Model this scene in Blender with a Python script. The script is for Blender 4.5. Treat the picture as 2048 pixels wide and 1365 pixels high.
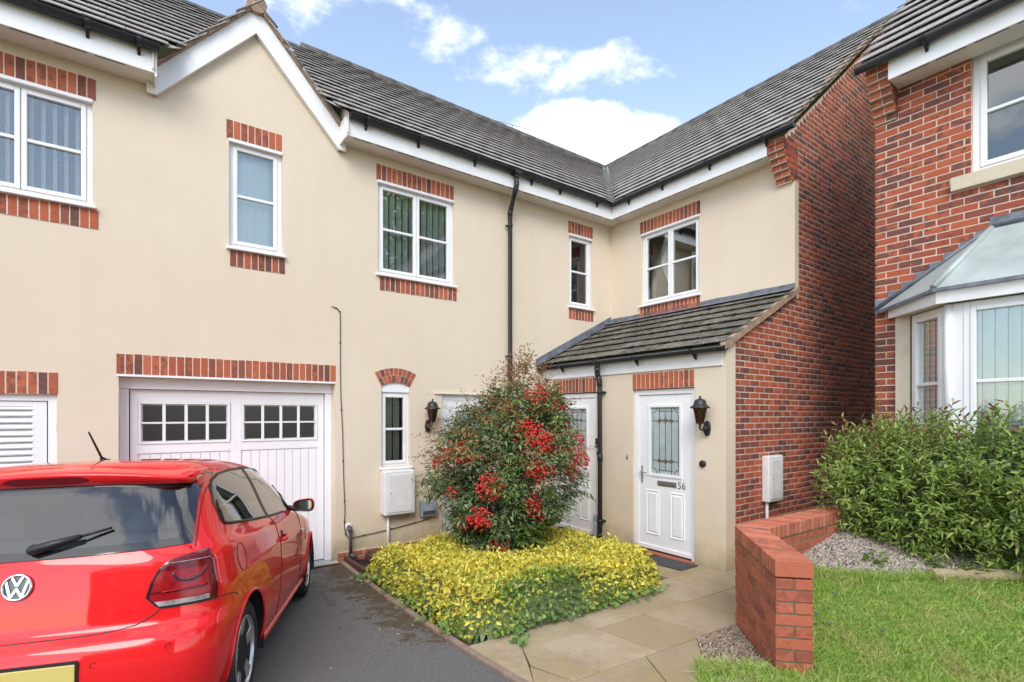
import bpy, bmesh, math, random
import numpy as np
from mathutils import Vector, Matrix

for o in list(bpy.data.objects):
    bpy.data.objects.remove(o)
S = bpy.context.scene
COL = S.collection
R = math.radians
random.seed(7)
NP = np.random.default_rng(11)

# ------------------------------------------------------------------ camera
CAM = Vector((-7.18, -6.717, 1.819))
YAW = 0.6299
cam_data = bpy.data.cameras.new('camera')
cam = bpy.data.objects.new('camera', cam_data)
COL.objects.link(cam)
cam.location = CAM
cam.rotation_euler = (R(90), 0, -YAW)
cam_data.sensor_width = 36
cam_data.sensor_fit = 'HORIZONTAL'
cam_data.lens = 1033.4 / 2048 * 36
cam_data.shift_y = 148.0 / 2048
cam_data.clip_start = 0.05
cam_data.clip_end = 2000
S.camera = cam

# ------------------------------------------------------------------ light
SUN_EL, SUN_AZ = R(38), R(220)          # azimuth clockwise from +y
world = bpy.data.worlds.new('World')
S.world = world
world.use_nodes = True
wn, wl = world.node_tree.nodes, world.node_tree.links
wn.clear()
w_out = wn.new('ShaderNodeOutputWorld')
w_bg = wn.new('ShaderNodeBackground')
w_sky = wn.new('ShaderNodeTexSky')
w_sky.sky_type = 'NISHITA'
w_sky.sun_disc = False
w_sky.sun_elevation = SUN_EL
w_sky.sun_rotation = SUN_AZ
w_sky.air_density = 1.0
w_sky.dust_density = 0.6
w_sky.ozone_density = 1.6
w_bg.inputs['Strength'].default_value = 0.15
wl.new(w_bg.outputs[0], w_out.inputs[0])

def wnode(t, **k):
    n = wn.new(t)
    for a, b in k.items():
        setattr(n, a, b)
    return n

def wmath(op, a, b=None, clamp=False):
    n = wnode('ShaderNodeMath', operation=op, use_clamp=clamp)
    for i, v in enumerate((a, b)):
        if v is None:
            continue
        if isinstance(v, (int, float)):
            n.inputs[i].default_value = v
        else:
            wl.new(v, n.inputs[i])
    return n.outputs[0]

# clouds: banks of fair weather cloud all round the sky, ragged by noise in sky direction
w_tc = wnode('ShaderNodeTexCoord')
DIRV = w_tc.outputs['Generated']
w_n1 = wnode('ShaderNodeTexNoise'); w_n1.inputs['Scale'].default_value = 4.2; w_n1.inputs['Detail'].default_value = 9; w_n1.inputs['Roughness'].default_value = 0.58
w_n2 = wnode('ShaderNodeTexNoise'); w_n2.inputs['Scale'].default_value = 11.0; w_n2.inputs['Detail'].default_value = 8; w_n2.inputs['Roughness'].default_value = 0.62
w_map = wnode('ShaderNodeMapping'); w_map.inputs['Scale'].default_value = (1, 1, 1.9); w_map.inputs['Location'].default_value = (3.1, 0.4, 1.7)
wl.new(DIRV, w_map.inputs['Vector'])
wl.new(w_map.outputs[0], w_n1.inputs['Vector'])
wl.new(w_map.outputs[0], w_n2.inputs['Vector'])

def cloud(az, el, raz, rel, gain):
    """soft puff at azimuth/elevation (degrees), its extents in degrees"""
    a, e = R(az), R(el)
    d = Vector((math.sin(a) * math.cos(e), math.cos(a) * math.cos(e), math.sin(e)))
    rt = Vector((math.cos(a), -math.sin(a), 0))
    up = rt.cross(d)
    def dot(v, s):
        n = wnode('ShaderNodeVectorMath', operation='DOT_PRODUCT')
        wl.new(DIRV, n.inputs[0]); n.inputs[1].default_value = v * s
        return n.outputs['Value']
    x2 = wmath('POWER', dot(rt, 1 / math.radians(raz)), 2.0)
    y2 = wmath('POWER', dot(up, 1 / math.radians(rel)), 2.0)
    front = wmath('GREATER_THAN', dot(d, 1), 0.0)
    f = wmath('SUBTRACT', 1.0, wmath('ADD', x2, y2))
    f = wmath('MAXIMUM', f, -3.0)
    f = wmath('MULTIPLY', f, gain)
    f = wmath('ADD', wmath('MULTIPLY', f, front), wmath('MULTIPLY', wmath('SUBTRACT', 1.0, front), -3.0 * gain))
    return f

def bank(puffs, a1, a2, lo, hi, top):
    acc = None
    for c in puffs:
        f = cloud(*c)
        acc = f if acc is None else wmath('MAXIMUM', acc, f)
    rag = wmath('ADD', wmath('MULTIPLY', wmath('SUBTRACT', w_n1.outputs['Fac'], .5), a1), wmath('MULTIPLY', wmath('SUBTRACT', w_n2.outputs['Fac'], .5), a2))
    mr = wnode('ShaderNodeMapRange', interpolation_type='SMOOTHSTEP')
    mr.inputs['From Min'].default_value = lo; mr.inputs['From Max'].default_value = hi; mr.inputs['To Max'].default_value = top
    wl.new(wmath('ADD', acc, rag), mr.inputs['Value'])
    return mr.outputs[0]
# heaped cumulus, and thin torn shreds higher up
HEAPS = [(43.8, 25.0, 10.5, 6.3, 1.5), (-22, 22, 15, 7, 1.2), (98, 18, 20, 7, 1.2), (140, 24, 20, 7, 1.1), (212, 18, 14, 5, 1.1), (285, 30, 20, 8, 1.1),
         (250, 50, 24, 12, 1.1), (310, 58, 22, 10, 1.1), (80, 62, 24, 11, 1.1), (165, 62, 22, 10, 1.1), (20, 72, 22, 11, 1.0), (230, 78, 22, 11, 1.0)]  # high clouds out of view, added to brighten the ground and the car's rear glass
SHREDS = [(28.6, 36.2, 4.6, 2.4, .55), (36.6, 34.4, 6.0, 1.8, .5), (45.5, 33.2, 7.0, 1.9, .5), (12.0, 37.0, 6, 2.4, .5), (20.0, 38.4, 4.5, 2.0, .45),
          (88, 36, 12, 3, .5), (120, 40, 14, 3, .5), (185, 36, 14, 3, .5), (235, 42, 12, 3, .5), (330, 36, 14, 3, .5)]
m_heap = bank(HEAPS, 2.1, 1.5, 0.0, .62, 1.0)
m_shred = bank(SHREDS, 3.4, 3.4, .15, 1.7, .85)
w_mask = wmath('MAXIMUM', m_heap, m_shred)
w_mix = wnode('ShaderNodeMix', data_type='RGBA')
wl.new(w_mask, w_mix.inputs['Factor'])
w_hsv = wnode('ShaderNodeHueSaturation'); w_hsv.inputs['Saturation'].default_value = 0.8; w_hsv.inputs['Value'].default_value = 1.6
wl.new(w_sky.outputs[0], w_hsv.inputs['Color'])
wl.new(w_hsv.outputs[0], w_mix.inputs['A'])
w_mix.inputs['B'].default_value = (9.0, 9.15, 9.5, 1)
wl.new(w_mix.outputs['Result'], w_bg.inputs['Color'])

sun_d = bpy.data.lights.new('sun', 'SUN')
sun_d.energy = 1.45
sun_d.angle = R(28)
sun_d.color = (1.0, 0.955, 0.89)
sun = bpy.data.objects.new('sun', sun_d)
COL.objects.link(sun)
sd = Vector((math.sin(SUN_AZ) * math.cos(SUN_EL), math.cos(SUN_AZ) * math.cos(SUN_EL), math.sin(SUN_EL)))
sun.rotation_euler = (-sd).to_track_quat('-Z', 'Y').to_euler()
sun.location = sd * 30

vs = S.view_settings
vs.view_transform = 'Standard'
vs.look = 'None'
vs.exposure = 0.54
vs.gamma = 1.0
vs.use_curve_mapping = False
S.cycles.max_bounces = 8
S.cycles.transparent_max_bounces = 12

# ------------------------------------------------------------------ helpers
def ground_z(x, y):
    """paved ground: level by the doors, rising towards the street"""
    x = min(max(x, -9.5), -1.0); y = min(max(y, -7.2), 0.5)
    return .0369 + .0207 * x + .054 * y + .0145 * x * y + .0088 * y * y

def lawn_z(x, y):
    x = max(x, -6.0); y = max(y, -7.5)
    return max(.19, min(.72, .2 + .17 * (x + 3.85) + .27 * (y + 5.2)))

def link(o, parent=None):
    COL.objects.link(o)
    if parent is not None:
        o.parent = parent
        if parent.type == 'EMPTY' and not parent.get('_local'):
            o.matrix_parent_inverse = Matrix.Translation(-Vector(parent.location))
    return o

def thing(name, label, cat, loc, group=None, local=False):
    o = bpy.data.objects.new(name, None)
    o.empty_display_size = .2
    o.location = loc
    o['label'] = label
    o['category'] = cat
    if group:
        o['group'] = group
    if local:
        o['_local'] = 1
    COL.objects.link(o)
    return o

def tag(o, label=None, cat=None, group=None, kind=None):
    for k, v in (('label', label), ('category', cat), ('group', group), ('kind', kind)):
        if v:
            o[k] = v
    return o

class MB:
    """collects shapes in frame (u, n, v): u along a wall, n outward, v up"""
    def __init__(s, T=None):
        s.v = []; s.f = []; s.m = []; s.sm = []
        s.T = T or (lambda a, b, c: (a, b, c))
        s.mi = 0; s.smooth = False
    def P(s, *p):
        s.v.append(s.T(*p)); return len(s.v) - 1
    def F(s, *i):
        s.f.append(i); s.m.append(s.mi); s.sm.append(s.smooth)
    def poly(s, pts):
        s.F(*[s.P(*p) for p in pts])
    def box(s, u0, u1, n0, n1, v0, v1):
        i = [s.P(u, n, v) for u in (u0, u1) for n in (n0, n1) for v in (v0, v1)]
        for q in ((0, 1, 3, 2), (4, 6, 7, 5), (0, 4, 5, 1), (2, 3, 7, 6), (0, 2, 6, 4), (1, 5, 7, 3)):
            s.F(*[i[k] for k in q])
    def prism(s, poly, n0, n1):
        """poly of (u, v) extruded along n"""
        a = [s.P(u, n0, v) for u, v in poly]; b = [s.P(u, n1, v) for u, v in poly]
        s.F(*a); s.F(*b[::-1]); k = len(poly)
        for i in range(k):
            s.F(a[i], a[(i + 1) % k], b[(i + 1) % k], b[i])
    def vprism(s, poly, zf, th):
        """poly of (x, y): top at zf(x, y), thickness th downwards"""
        a = [s.P(x, y, zf(x, y)) for x, y in poly]; b = [s.P(x, y, zf(x, y) - th) for x, y in poly]
        s.F(*a); s.F(*b[::-1]); k = len(poly)
        for i in range(k):
            s.F(a[i], a[(i + 1) % k], b[(i + 1) % k], b[i])
    def tube(s, path, r, n=10, cap=True, closed=False):
        path = [Vector(p) for p in path]; k = len(path)
        rr = r if isinstance(r, (list, tuple)) else [r] * k
        rings = []
        ref = None
        for i, p in enumerate(path):
            if closed:
                d = (path[(i + 1) % k] - path[i - 1])
            else:
                d = (path[min(i + 1, k - 1)] - path[max(i - 1, 0)])
            d.normalize()
            if ref is None:
                ref = d.cross(Vector((0, 0, 1)))
                if ref.length < .1:
                    ref = d.cross(Vector((1, 0, 0)))
            ref = (ref - d * ref.dot(d))
            if ref.length < 1e-6:
                ref = d.cross(Vector((.3, .5, .8)))
            ref.normalize()
            b = d.cross(ref)
            rings.append([s.P(*(p + (ref * math.cos(t) + b * math.sin(t)) * rr[i])) for t in [2 * math.pi * j / n for j in range(n)]])
        sm = s.smooth; s.smooth = True
        for i in range(k if closed else k - 1):
            A, B = rings[i], rings[(i + 1) % k]
            for j in range(n):
                s.F(A[j], A[(j + 1) % n], B[(j + 1) % n], B[j])
        s.smooth = sm
        if cap and not closed:
            s.F(*rings[0][::-1]); s.F(*rings[-1])
    def lathe(s, o, prof, n=20, axis='v'):
        """prof of (radius, height) about an axis through o"""
        rings = []
        for r_, h in prof:
            ring = []
            for j in range(n):
                t = 2 * math.pi * j / n
                c, q = r_ * math.cos(t), r_ * math.sin(t)
                if axis == 'v': p = (o[0] + c, o[1] + q, o[2] + h)
                elif axis == 'n': p = (o[0] + c, o[1] + h, o[2] + q)
                else: p = (o[0] + h, o[1] + c, o[2] + q)
                ring.append(s.P(*p))
            rings.append(ring)
        sm = s.smooth; s.smooth = True
        for A, B in zip(rings, rings[1:]):
            for j in range(n):
                s.F(A[j], A[(j + 1) % n], B[(j + 1) % n], B[j])
        s.smooth = sm
        s.F(*rings[0][::-1]); s.F(*rings[-1])
    def build(s, name, mat, parent=None, bevel=0, recalc=True, kind=None, auto=False):
        me = bpy.data.meshes.new(name)
        me.from_pydata(s.v, [], s.f)
        ms = mat if isinstance(mat, (list, tuple)) else [mat]
        for m in ms:
            me.materials.append(m)
        me.polygons.foreach_set('material_index', s.m)
        me.polygons.foreach_set('use_smooth', s.sm)
        if recalc:
            bm = bmesh.new(); bm.from_mesh(me)
            bmesh.ops.recalc_face_normals(bm, faces=bm.faces)
            bm.to_mesh(me); bm.free()
        me.update()
        o = bpy.data.objects.new(name, me)
        if bevel:
            b = o.modifiers.new('bevel', 'BEVEL'); b.width = bevel; b.segments = 2; b.limit_method = 'ANGLE'; b.angle_limit = R(40)
        if kind:
            o['kind'] = kind
        return link(o, parent)

def frame(O, U, N):
    O, U, N = Vector(O), Vector(U).normalized(), Vector(N).normalized()
    def T(u, n, v):
        return (O.x + U.x * u + N.x * n, O.y + U.y * u + N.y * n, O.z + v)
    return T

def TM(y0=0.0):      # wall facing the camera side (-y); u = x
    return lambda u, n, v: (u, y0 - n, v)

def TW(x0=0.0):      # wall facing left (-x); u = -y
    return lambda u, n, v: (x0 - n, -u, v)

def np_mesh(name, verts, faces_flat, nper, mats, parent=None, mi=None, smooth=False, kind=None):
    """fast mesh from numpy; faces all with nper corners"""
    me = bpy.data.meshes.new(name)
    nf = len(faces_flat) // nper
    me.vertices.add(len(verts)); me.vertices.foreach_set('co', np.asarray(verts, np.float32).ravel())
    me.loops.add(len(faces_flat)); me.loops.foreach_set('vertex_index', np.asarray(faces_flat, np.int32))
    me.polygons.add(nf)
    me.polygons.foreach_set('loop_start', np.arange(nf, dtype=np.int32) * nper)
    me.polygons.foreach_set('loop_total', np.full(nf, nper, np.int32))
    if mi is not None:
        me.polygons.foreach_set('material_index', np.asarray(mi, np.int32))
    if smooth:
        me.polygons.foreach_set('use_smooth', np.ones(nf, bool))
    for m in (mats if isinstance(mats, (list, tuple)) else [mats]):
        me.materials.append(m)
    me.update(calc_edges=True)
    me.validate()
    o = bpy.data.objects.new(name, me)
    if kind:
        o['kind'] = kind
    return link(o, parent)

# projected size in the view, used only to pick which repeats become single objects
_F = Vector((math.sin(YAW), math.cos(YAW), 0)); _R = Vector((math.cos(YAW), -math.sin(YAW), 0))
def proj(p):
    d = Vector(p) - CAM
    k = d.dot(_F)
    if k < .05:
        return (-1e4, -1e4, k)
    return (1024 + 1033.4 * d.dot(_R) / k, 830.5 - 1033.4 * d.z / k, k)
# ------------------------------------------------------------------ materials
def nmat(name):
    m = bpy.data.materials.new(name); m.use_nodes = True
    nt = m.node_tree
    b = nt.nodes['Principled BSDF']
    return m, nt, nt.nodes, nt.links, b

def noise(nt, scale, detail=4, rough=.55, vec=None, stretch=None):
    n = nt.nodes.new('ShaderNodeTexNoise')
    n.inputs['Scale'].default_value = scale; n.inputs['Detail'].default_value = detail; n.inputs['Roughness'].default_value = rough
    if vec is None:
        g = nt.nodes.get('GeoPos') or nt.nodes.new('ShaderNodeNewGeometry'); g.name = 'GeoPos'
        vec = g.outputs['Position']
    if stretch:
        mp = nt.nodes.new('ShaderNodeMapping'); mp.inputs['Scale'].default_value = stretch
        nt.links.new(vec, mp.inputs['Vector']); vec = mp.outputs[0]
    nt.links.new(vec, n.inputs['Vector'])
    return n.outputs['Fac']

def ramp(nt, fac, stops, interp='LINEAR'):
    r = nt.nodes.new('ShaderNodeValToRGB')
    r.color_ramp.interpolation = interp
    e = r.color_ramp.elements
    while len(e) < len(stops):
        e.new(.5)
    for i, (p, c) in enumerate(stops):
        e[i].position = p
        e[i].color = (*c, 1) if not isinstance(c, (int, float)) else (c, c, c, 1)
    nt.links.new(fac, r.inputs['Fac'])
    return r.outputs['Color']

def mixc(nt, fac, a, b, mode='MIX'):
    n = nt.nodes.new('ShaderNodeMix'); n.data_type = 'RGBA'; n.blend_type = mode
    for k, v in (('Factor', fac), ('A', a), ('B', b)):
        if isinstance(v, (int, float)):
            n.inputs[k].default_value = v
        elif isinstance(v, tuple):
            n.inputs[k].default_value = (*v, 1)
        else:
            nt.links.new(v, n.inputs[k])
    return n.outputs['Result']

def mth(nt, op, a, b=0.0, clamp=False):
    n = nt.nodes.new('ShaderNodeMath'); n.operation = op; n.use_clamp = clamp
    for i, v in enumerate((a, b)):
        if isinstance(v, (int, float)): n.inputs[i].default_value = v
        else: nt.links.new(v, n.inputs[i])
    return n.outputs[0]

def bump(nt, h, strength, dist, prev=None):
    n = nt.nodes.new('ShaderNodeBump'); n.inputs['Strength'].default_value = strength; n.inputs['Distance'].default_value = dist
    nt.links.new(h, n.inputs['Height'])
    if prev is not None:
        nt.links.new(prev, n.inputs['Normal'])
    return n.outputs[0]

def sep_z(nt):
    g = nt.nodes.get('GeoPos') or nt.nodes.new('ShaderNodeNewGeometry'); g.name = 'GeoPos'
    s = nt.nodes.new('ShaderNodeSeparateXYZ'); nt.links.new(g.outputs['Position'], s.inputs[0])
    return s.outputs

def pmat(name, col, rough=.6, metal=0.0, var=0.0, vscale=6, bscale=0, bstr=.3, bdist=.004, spec=.5, coat=0.0):
    m, nt, N, L, b = nmat(name)
    b.inputs['Base Color'].default_value = (*col, 1)
    b.inputs['Roughness'].default_value = rough
    b.inputs['Metallic'].default_value = metal
    b.inputs['Specular IOR Level'].default_value = spec
    if coat:
        b.inputs['Coat Weight'].default_value = coat; b.inputs['Coat Roughness'].default_value = .03
    if var:
        f = noise(nt, vscale, 6, .6)
        c = ramp(nt, f, [(.3, tuple(x * (1 - var) for x in col)), (.7, tuple(min(1, x * (1 + var)) for x in col))])
        L.new(c, b.inputs['Base Color'])
    if bscale:
        L.new(bump(nt, noise(nt, bscale, 5, .6), bstr, bdist), b.inputs['Normal'])
    return m

def rnd_out(nt):
    """a random number that differs between objects and between loose pieces of one mesh"""
    oi = nt.nodes.new('ShaderNodeObjectInfo'); g = nt.nodes.new('ShaderNodeNewGeometry')
    return mth(nt, 'FRACT', mth(nt, 'ADD', oi.outputs['Random'], g.outputs['Random Per Island']))

def brick_mat(name, stops, patch, patch_amt):
    m, nt, N, L, b = nmat(name)
    r = rnd_out(nt)
    c = ramp(nt, r, stops)
    f = noise(nt, 14, 5, .6)
    r2 = mth(nt, 'FRACT', mth(nt, 'MULTIPLY', r, 7.31))
    f = mth(nt, 'ADD', f, mth(nt, 'MULTIPLY', mth(nt, 'SUBTRACT', r2, .5), .35))
    pf = ramp(nt, f, [(.5, 0.0), (.62, patch_amt)])
    c = mixc(nt, pf, c, patch)
    fine = ramp(nt, noise(nt, 90, 4, .7), [(.3, .78), (.7, 1.12)])
    c = mixc(nt, .8, c, fine, 'MULTIPLY')
    eff = ramp(nt, noise(nt, 5, 5, .7), [(.70, 0.0), (.82, .18)])
    c = mixc(nt, eff, c, (.55, .42, .36))
    L.new(c, b.inputs['Base Color'])
    b.inputs['Roughness'].default_value = .85
    b.inputs['Specular IOR Level'].default_value = .25
    L.new(bump(nt, noise(nt, 130, 5, .65), .5, .004), b.inputs['Normal'])
    return m

M = {}
# stucco: cream, sand grain, faint rain streaks and a damp, algae tinged foot
def render_mat():
    m, nt, N, L, b = nmat('cream_render')
    big = noise(nt, .55, 5, .6)
    c = ramp(nt, big, [(.3, (.685, .58, .45)), (.72, (.735, .63, .498))])
    st = noise(nt, 3.0, 6, .65, stretch=(1, 1, .12))
    c = mixc(nt, ramp(nt, st, [(.52, 0.0), (.76, .3)]), c, (.63, .53, .40))
    g = noise(nt, 260, 3, .6)
    c = mixc(nt, .55, c, ramp(nt, g, [(.3, .86), (.7, 1.08)]), 'MULTIPLY')
    z = sep_z(nt)[2]
    zz = mth(nt, 'ADD', z, mth(nt, 'MULTIPLY', mth(nt, 'SUBTRACT', noise(nt, 2.2, 6, .65), .5), 1.5))
    low = N.new('ShaderNodeMapRange'); low.inputs['From Min'].default_value = 1.15; low.inputs['From Max'].default_value = -.1; low.inputs['To Max'].default_value = .55
    L.new(zz, low.inputs['Value'])
    c = mixc(nt, low.outputs[0], c, (.58, .43, .25))
    zf = mth(nt, 'ADD', z, mth(nt, 'MULTIPLY', mth(nt, 'SUBTRACT', noise(nt, 6, 6, .7), .5), .5))
    low2 = N.new('ShaderNodeMapRange'); low2.inputs['From Min'].default_value = .28; low2.inputs['From Max'].default_value = -.05; low2.inputs['To Max'].default_value = .6
    L.new(zf, low2.inputs['Value'])
    c = mixc(nt, low2.outputs[0], c, (.20, .19, .10))
    L.new(c, b.inputs['Base Color'])
    b.inputs['Roughness'].default_value = .92; b.inputs['Specular IOR Level'].default_value = .15
    n1 = bump(nt, noise(nt, 240, 3, .6), .55, .004)
    L.new(bump(nt, noise(nt, 9, 4, .6), .25, .012, n1), b.inputs['Normal'])
    return m
M['render'] = render_mat()
M['brick'] = brick_mat('multi_red_brick', [(0, (.41, .10, .05)), (.35, (.47, .125, .062)), (.62, (.37, .092, .05)), (.82, (.31, .085, .054)), (.93, (.23, .085, .064)), (1, (.43, .105, .052))], (.10, .062, .06), .75)
M['brick_lintel'] = brick_mat('lintel_red_brick', [(0, (.42, .11, .055)), (.4, (.50, .145, .072)), (.75, (.36, .10, .055)), (.93, (.18, .09, .072)), (1, (.45, .12, .058))], (.10, .055, .05), .6)
M['brick_plain'] = brick_mat('plain_red_brick', [(0, (.42, .115, .062)), (.5, (.50, .145, .08)), (1, (.35, .10, .058))], (.17, .062, .04), .5)
M['brick_coping'] = brick_mat('coping_brick', [(0, (.50, .15, .085)), (.5, (.60, .20, .12)), (1, (.45, .135, .075))], (.22, .08, .05), .5)
M['mortar'] = pmat('mortar', (.62, .50, .40), .95, var=.18, vscale=30, bscale=160, spec=.1)
M['mortar_dark'] = pmat('grey_mortar', (.18, .165, .12), .95, var=.3, vscale=20, bscale=120, spec=.1)
M['dark_joint'] = pmat('recessed_joint', (.10, .09, .07), .95, var=.3, vscale=20)  # dark mortar colour for the coping joints
M['net2'] = pmat('white_blind', (.93, .94, .93), .9)
M['upvc'] = pmat('white_upvc', (.80, .80, .81), .35, var=.03, vscale=5)
M['white'] = pmat('white_gloss_paint', (.80, .795, .80), .42, var=.035, vscale=4, bscale=40, bstr=.05)
M['fascia'] = pmat('white_fascia_board', (.79, .79, .79), .4, var=.05, vscale=3)
M['soffit'] = pmat('soffit_board', (.68, .65, .58), .6, var=.06, vscale=4)
M['gutter'] = pmat('black_gutter_plastic', (.018, .019, .022), .42, var=.3, vscale=8)
M['black'] = pmat('black_plastic', (.012, .012, .013), .45)
M['lead'] = pmat('lead_flashing', (.17, .185, .215), .55, .25, var=.4, vscale=9, bscale=14, bstr=.25, bdist=.01)
M['bay_lead'] = pmat('weathered_pale_lead', (.40, .45, .43), .5, .1, var=.16, vscale=3.5, bscale=9, bstr=.12, bdist=.01)
M['cement'] = pmat('verge_cement', (.34, .235, .165), .95, var=.35, vscale=14, bscale=60, bstr=.5, bdist=.008, spec=.1)
M['sill_stone'] = pmat('cream_cast_stone', (.60, .53, .40), .85, var=.08, vscale=9, bscale=90)
M['steel'] = pmat('brushed_steel', (.55, .54, .52), .35, .9)
M['pipe_grey'] = pmat('grey_plastic_pipe', (.27, .29, .31), .5, var=.1)
M['pipe_dark'] = pmat('dark_grey_pipe', (.065, .068, .07), .5, var=.2)
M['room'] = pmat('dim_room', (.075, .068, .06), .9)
M['blind'] = pmat('pale_blind_fabric', (.84, .84, .80), .85, var=.06, vscale=12)
M['net'] = pmat('net_curtain', (.85, .86, .83), .9, var=.12, vscale=20)
M['cream_curtain'] = pmat('cream_curtain', (.56, .52, .42), .9, var=.1, vscale=10)
M['number'] = pmat('grey_number', (.14, .15, .16), .4, .5)
M['came'] = pmat('lead_came', (.06, .065, .07), .5, .4)
M['amber'] = pmat('amber_diamond', (.16, .12, .085), .4)
M['obscure'] = pmat('obscure_glass', (.40, .46, .47), .14, var=.12, vscale=6, bscale=25, bstr=.15, bdist=.01, spec=.6)
M['dark_pane'] = pmat('dark_acrylic_pane', (.014, .013, .014), .22, bscale=18, bstr=.08, bdist=.01)
M['mat_rubber'] = pmat('rubber_mat', (.055, .055, .06), .9, var=.35, vscale=24, bscale=220, bstr=.8, bdist=.004)
M['mat_brown'] = pmat('coir_mat', (.085, .05, .03), .95, var=.3, vscale=30, bscale=240, bstr=.8, bdist=.004)
M['mat_dark'] = pmat('black_mat_fibre', (.02, .02, .022), .95, var=.3, vscale=24, bscale=220, bstr=.8, bdist=.004)
M['threshold'] = pmat('blue_grey_paint', (.28, .33, .38), .7, var=.12, vscale=10, bscale=50)
M['brown_board'] = pmat('dark_brown_board', (.09, .045, .03), .75, var=.25, vscale=8, bscale=40)
M['timber'] = pmat('weathered_timber', (.40, .31, .19), .85, var=.25, vscale=9, bscale=50, bstr=.4)
M['soil'] = pmat('damp_soil', (.06, .045, .03), .95, var=.4, vscale=14, bscale=40, bstr=.8, bdist=.02)
M['quarry'] = pmat('quarry_tile', (.36, .11, .06), .7, var=.15, vscale=18)
M['terracotta'] = pmat('flower_ornament', (.5, .2, .1), .6)

def tile_mat():
    m, nt, N, L, b = nmat('concrete_roof_tile')
    r = rnd_out(nt)
    c = ramp(nt, r, [(0, (.285, .265, .248)), (.5, (.33, .31, .29)), (1, (.375, .352, .33))])
    c = mixc(nt, .8, c, ramp(nt, noise(nt, 26, 5, .7), [(.3, .6), (.72, 1.45)]), 'MULTIPLY')
    br = ramp(nt, noise(nt, 2.3, 5, .6), [(.5, 0.0), (.75, .5)])
    c = mixc(nt, br, c, (.26, .22, .18))
    li = ramp(nt, noise(nt, 34, 3, .5), [(.655, 0.0), (.70, .85)])
    c = mixc(nt, li, c, (.46, .45, .42))
    L.new(c, b.inputs['Base Color'])
    b.inputs['Roughness'].default_value = .9; b.inputs['Specular IOR Level'].default_value = .2
    L.new(bump(nt, noise(nt, 60, 5, .65), .5, .006), b.inputs['Normal'])
    return m
M['tile'] = tile_mat()

def tile_moss_mat():
    m, nt, N, L, b = nmat('mossy_roof_tile')
    r = rnd_out(nt)
    c = ramp(nt, r, [(0, (.12, .11, .092)), (.5, (.16, .147, .122)), (1, (.215, .19, .155))])
    c = mixc(nt, .8, c, ramp(nt, noise(nt, 22, 5, .7), [(.3, .6), (.72, 1.4)]), 'MULTIPLY')
    mo = ramp(nt, noise(nt, 11, 6, .75), [(.53, 0.0), (.6, .9)])
    c = mixc(nt, mo, c, (.028, .024, .012))
    li = ramp(nt, noise(nt, 26, 3, .5), [(.66, 0.0), (.69, .9)])
    c = mixc(nt, li, c, (.55, .54, .5))
    L.new(c, b.inputs['Base Color'])
    b.inputs['Roughness'].default_value = .92; b.inputs['Specular IOR Level'].default_value = .2
    h = bump(nt, noise(nt, 11, 6, .75), .8, .02)
    L.new(bump(nt, noise(nt, 70, 5, .65), .5, .006, h), b.inputs['Normal'])
    return m
M['tile_moss'] = tile_moss_mat()
M['ridge'] = pmat('ridge_tile', (.10, .095, .09), .9, var=.3, vscale=12, bscale=60)

def glass_mat(name, tint=(.92, .96, .95), refl=1.0, rough=0.0):
    m, nt, N, L, b = nmat(name)
    N.remove(b)
    out = N['Material Output']
    tr = N.new('ShaderNodeBsdfTransparent'); tr.inputs[0].default_value = (*tint, 1)
    gl = N.new('ShaderNodeBsdfGlossy'); gl.inputs['Roughness'].default_value = rough; gl.inputs[0].default_value = (1, 1, 1, 1)
    fr = N.new('ShaderNodeFresnel'); fr.inputs['IOR'].default_value = 1.52
    wv = bump(nt, noise(nt, 1.6, 2, .5), .12, .02)
    L.new(wv, gl.inputs['Normal'])
    f = mth(nt, 'MULTIPLY', mth(nt, 'ADD', fr.outputs[0], .025 * refl), 1.35 * refl, True)
    mx = N.new('ShaderNodeMixShader')
    L.new(f, mx.inputs[0]); L.new(tr.outputs[0], mx.inputs[1]); L.new(gl.outputs[0], mx.inputs[2])
    L.new(mx.outputs[0], out.inputs[0])
    return m
M['glass'] = glass_mat('window_glass')
M['glass_bay'] = glass_mat('bay_glass', (.95, .98, .97), .45)
M['car_glass'] = glass_mat('tinted_car_glass', (.42, .48, .47), 1.1)

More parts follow.
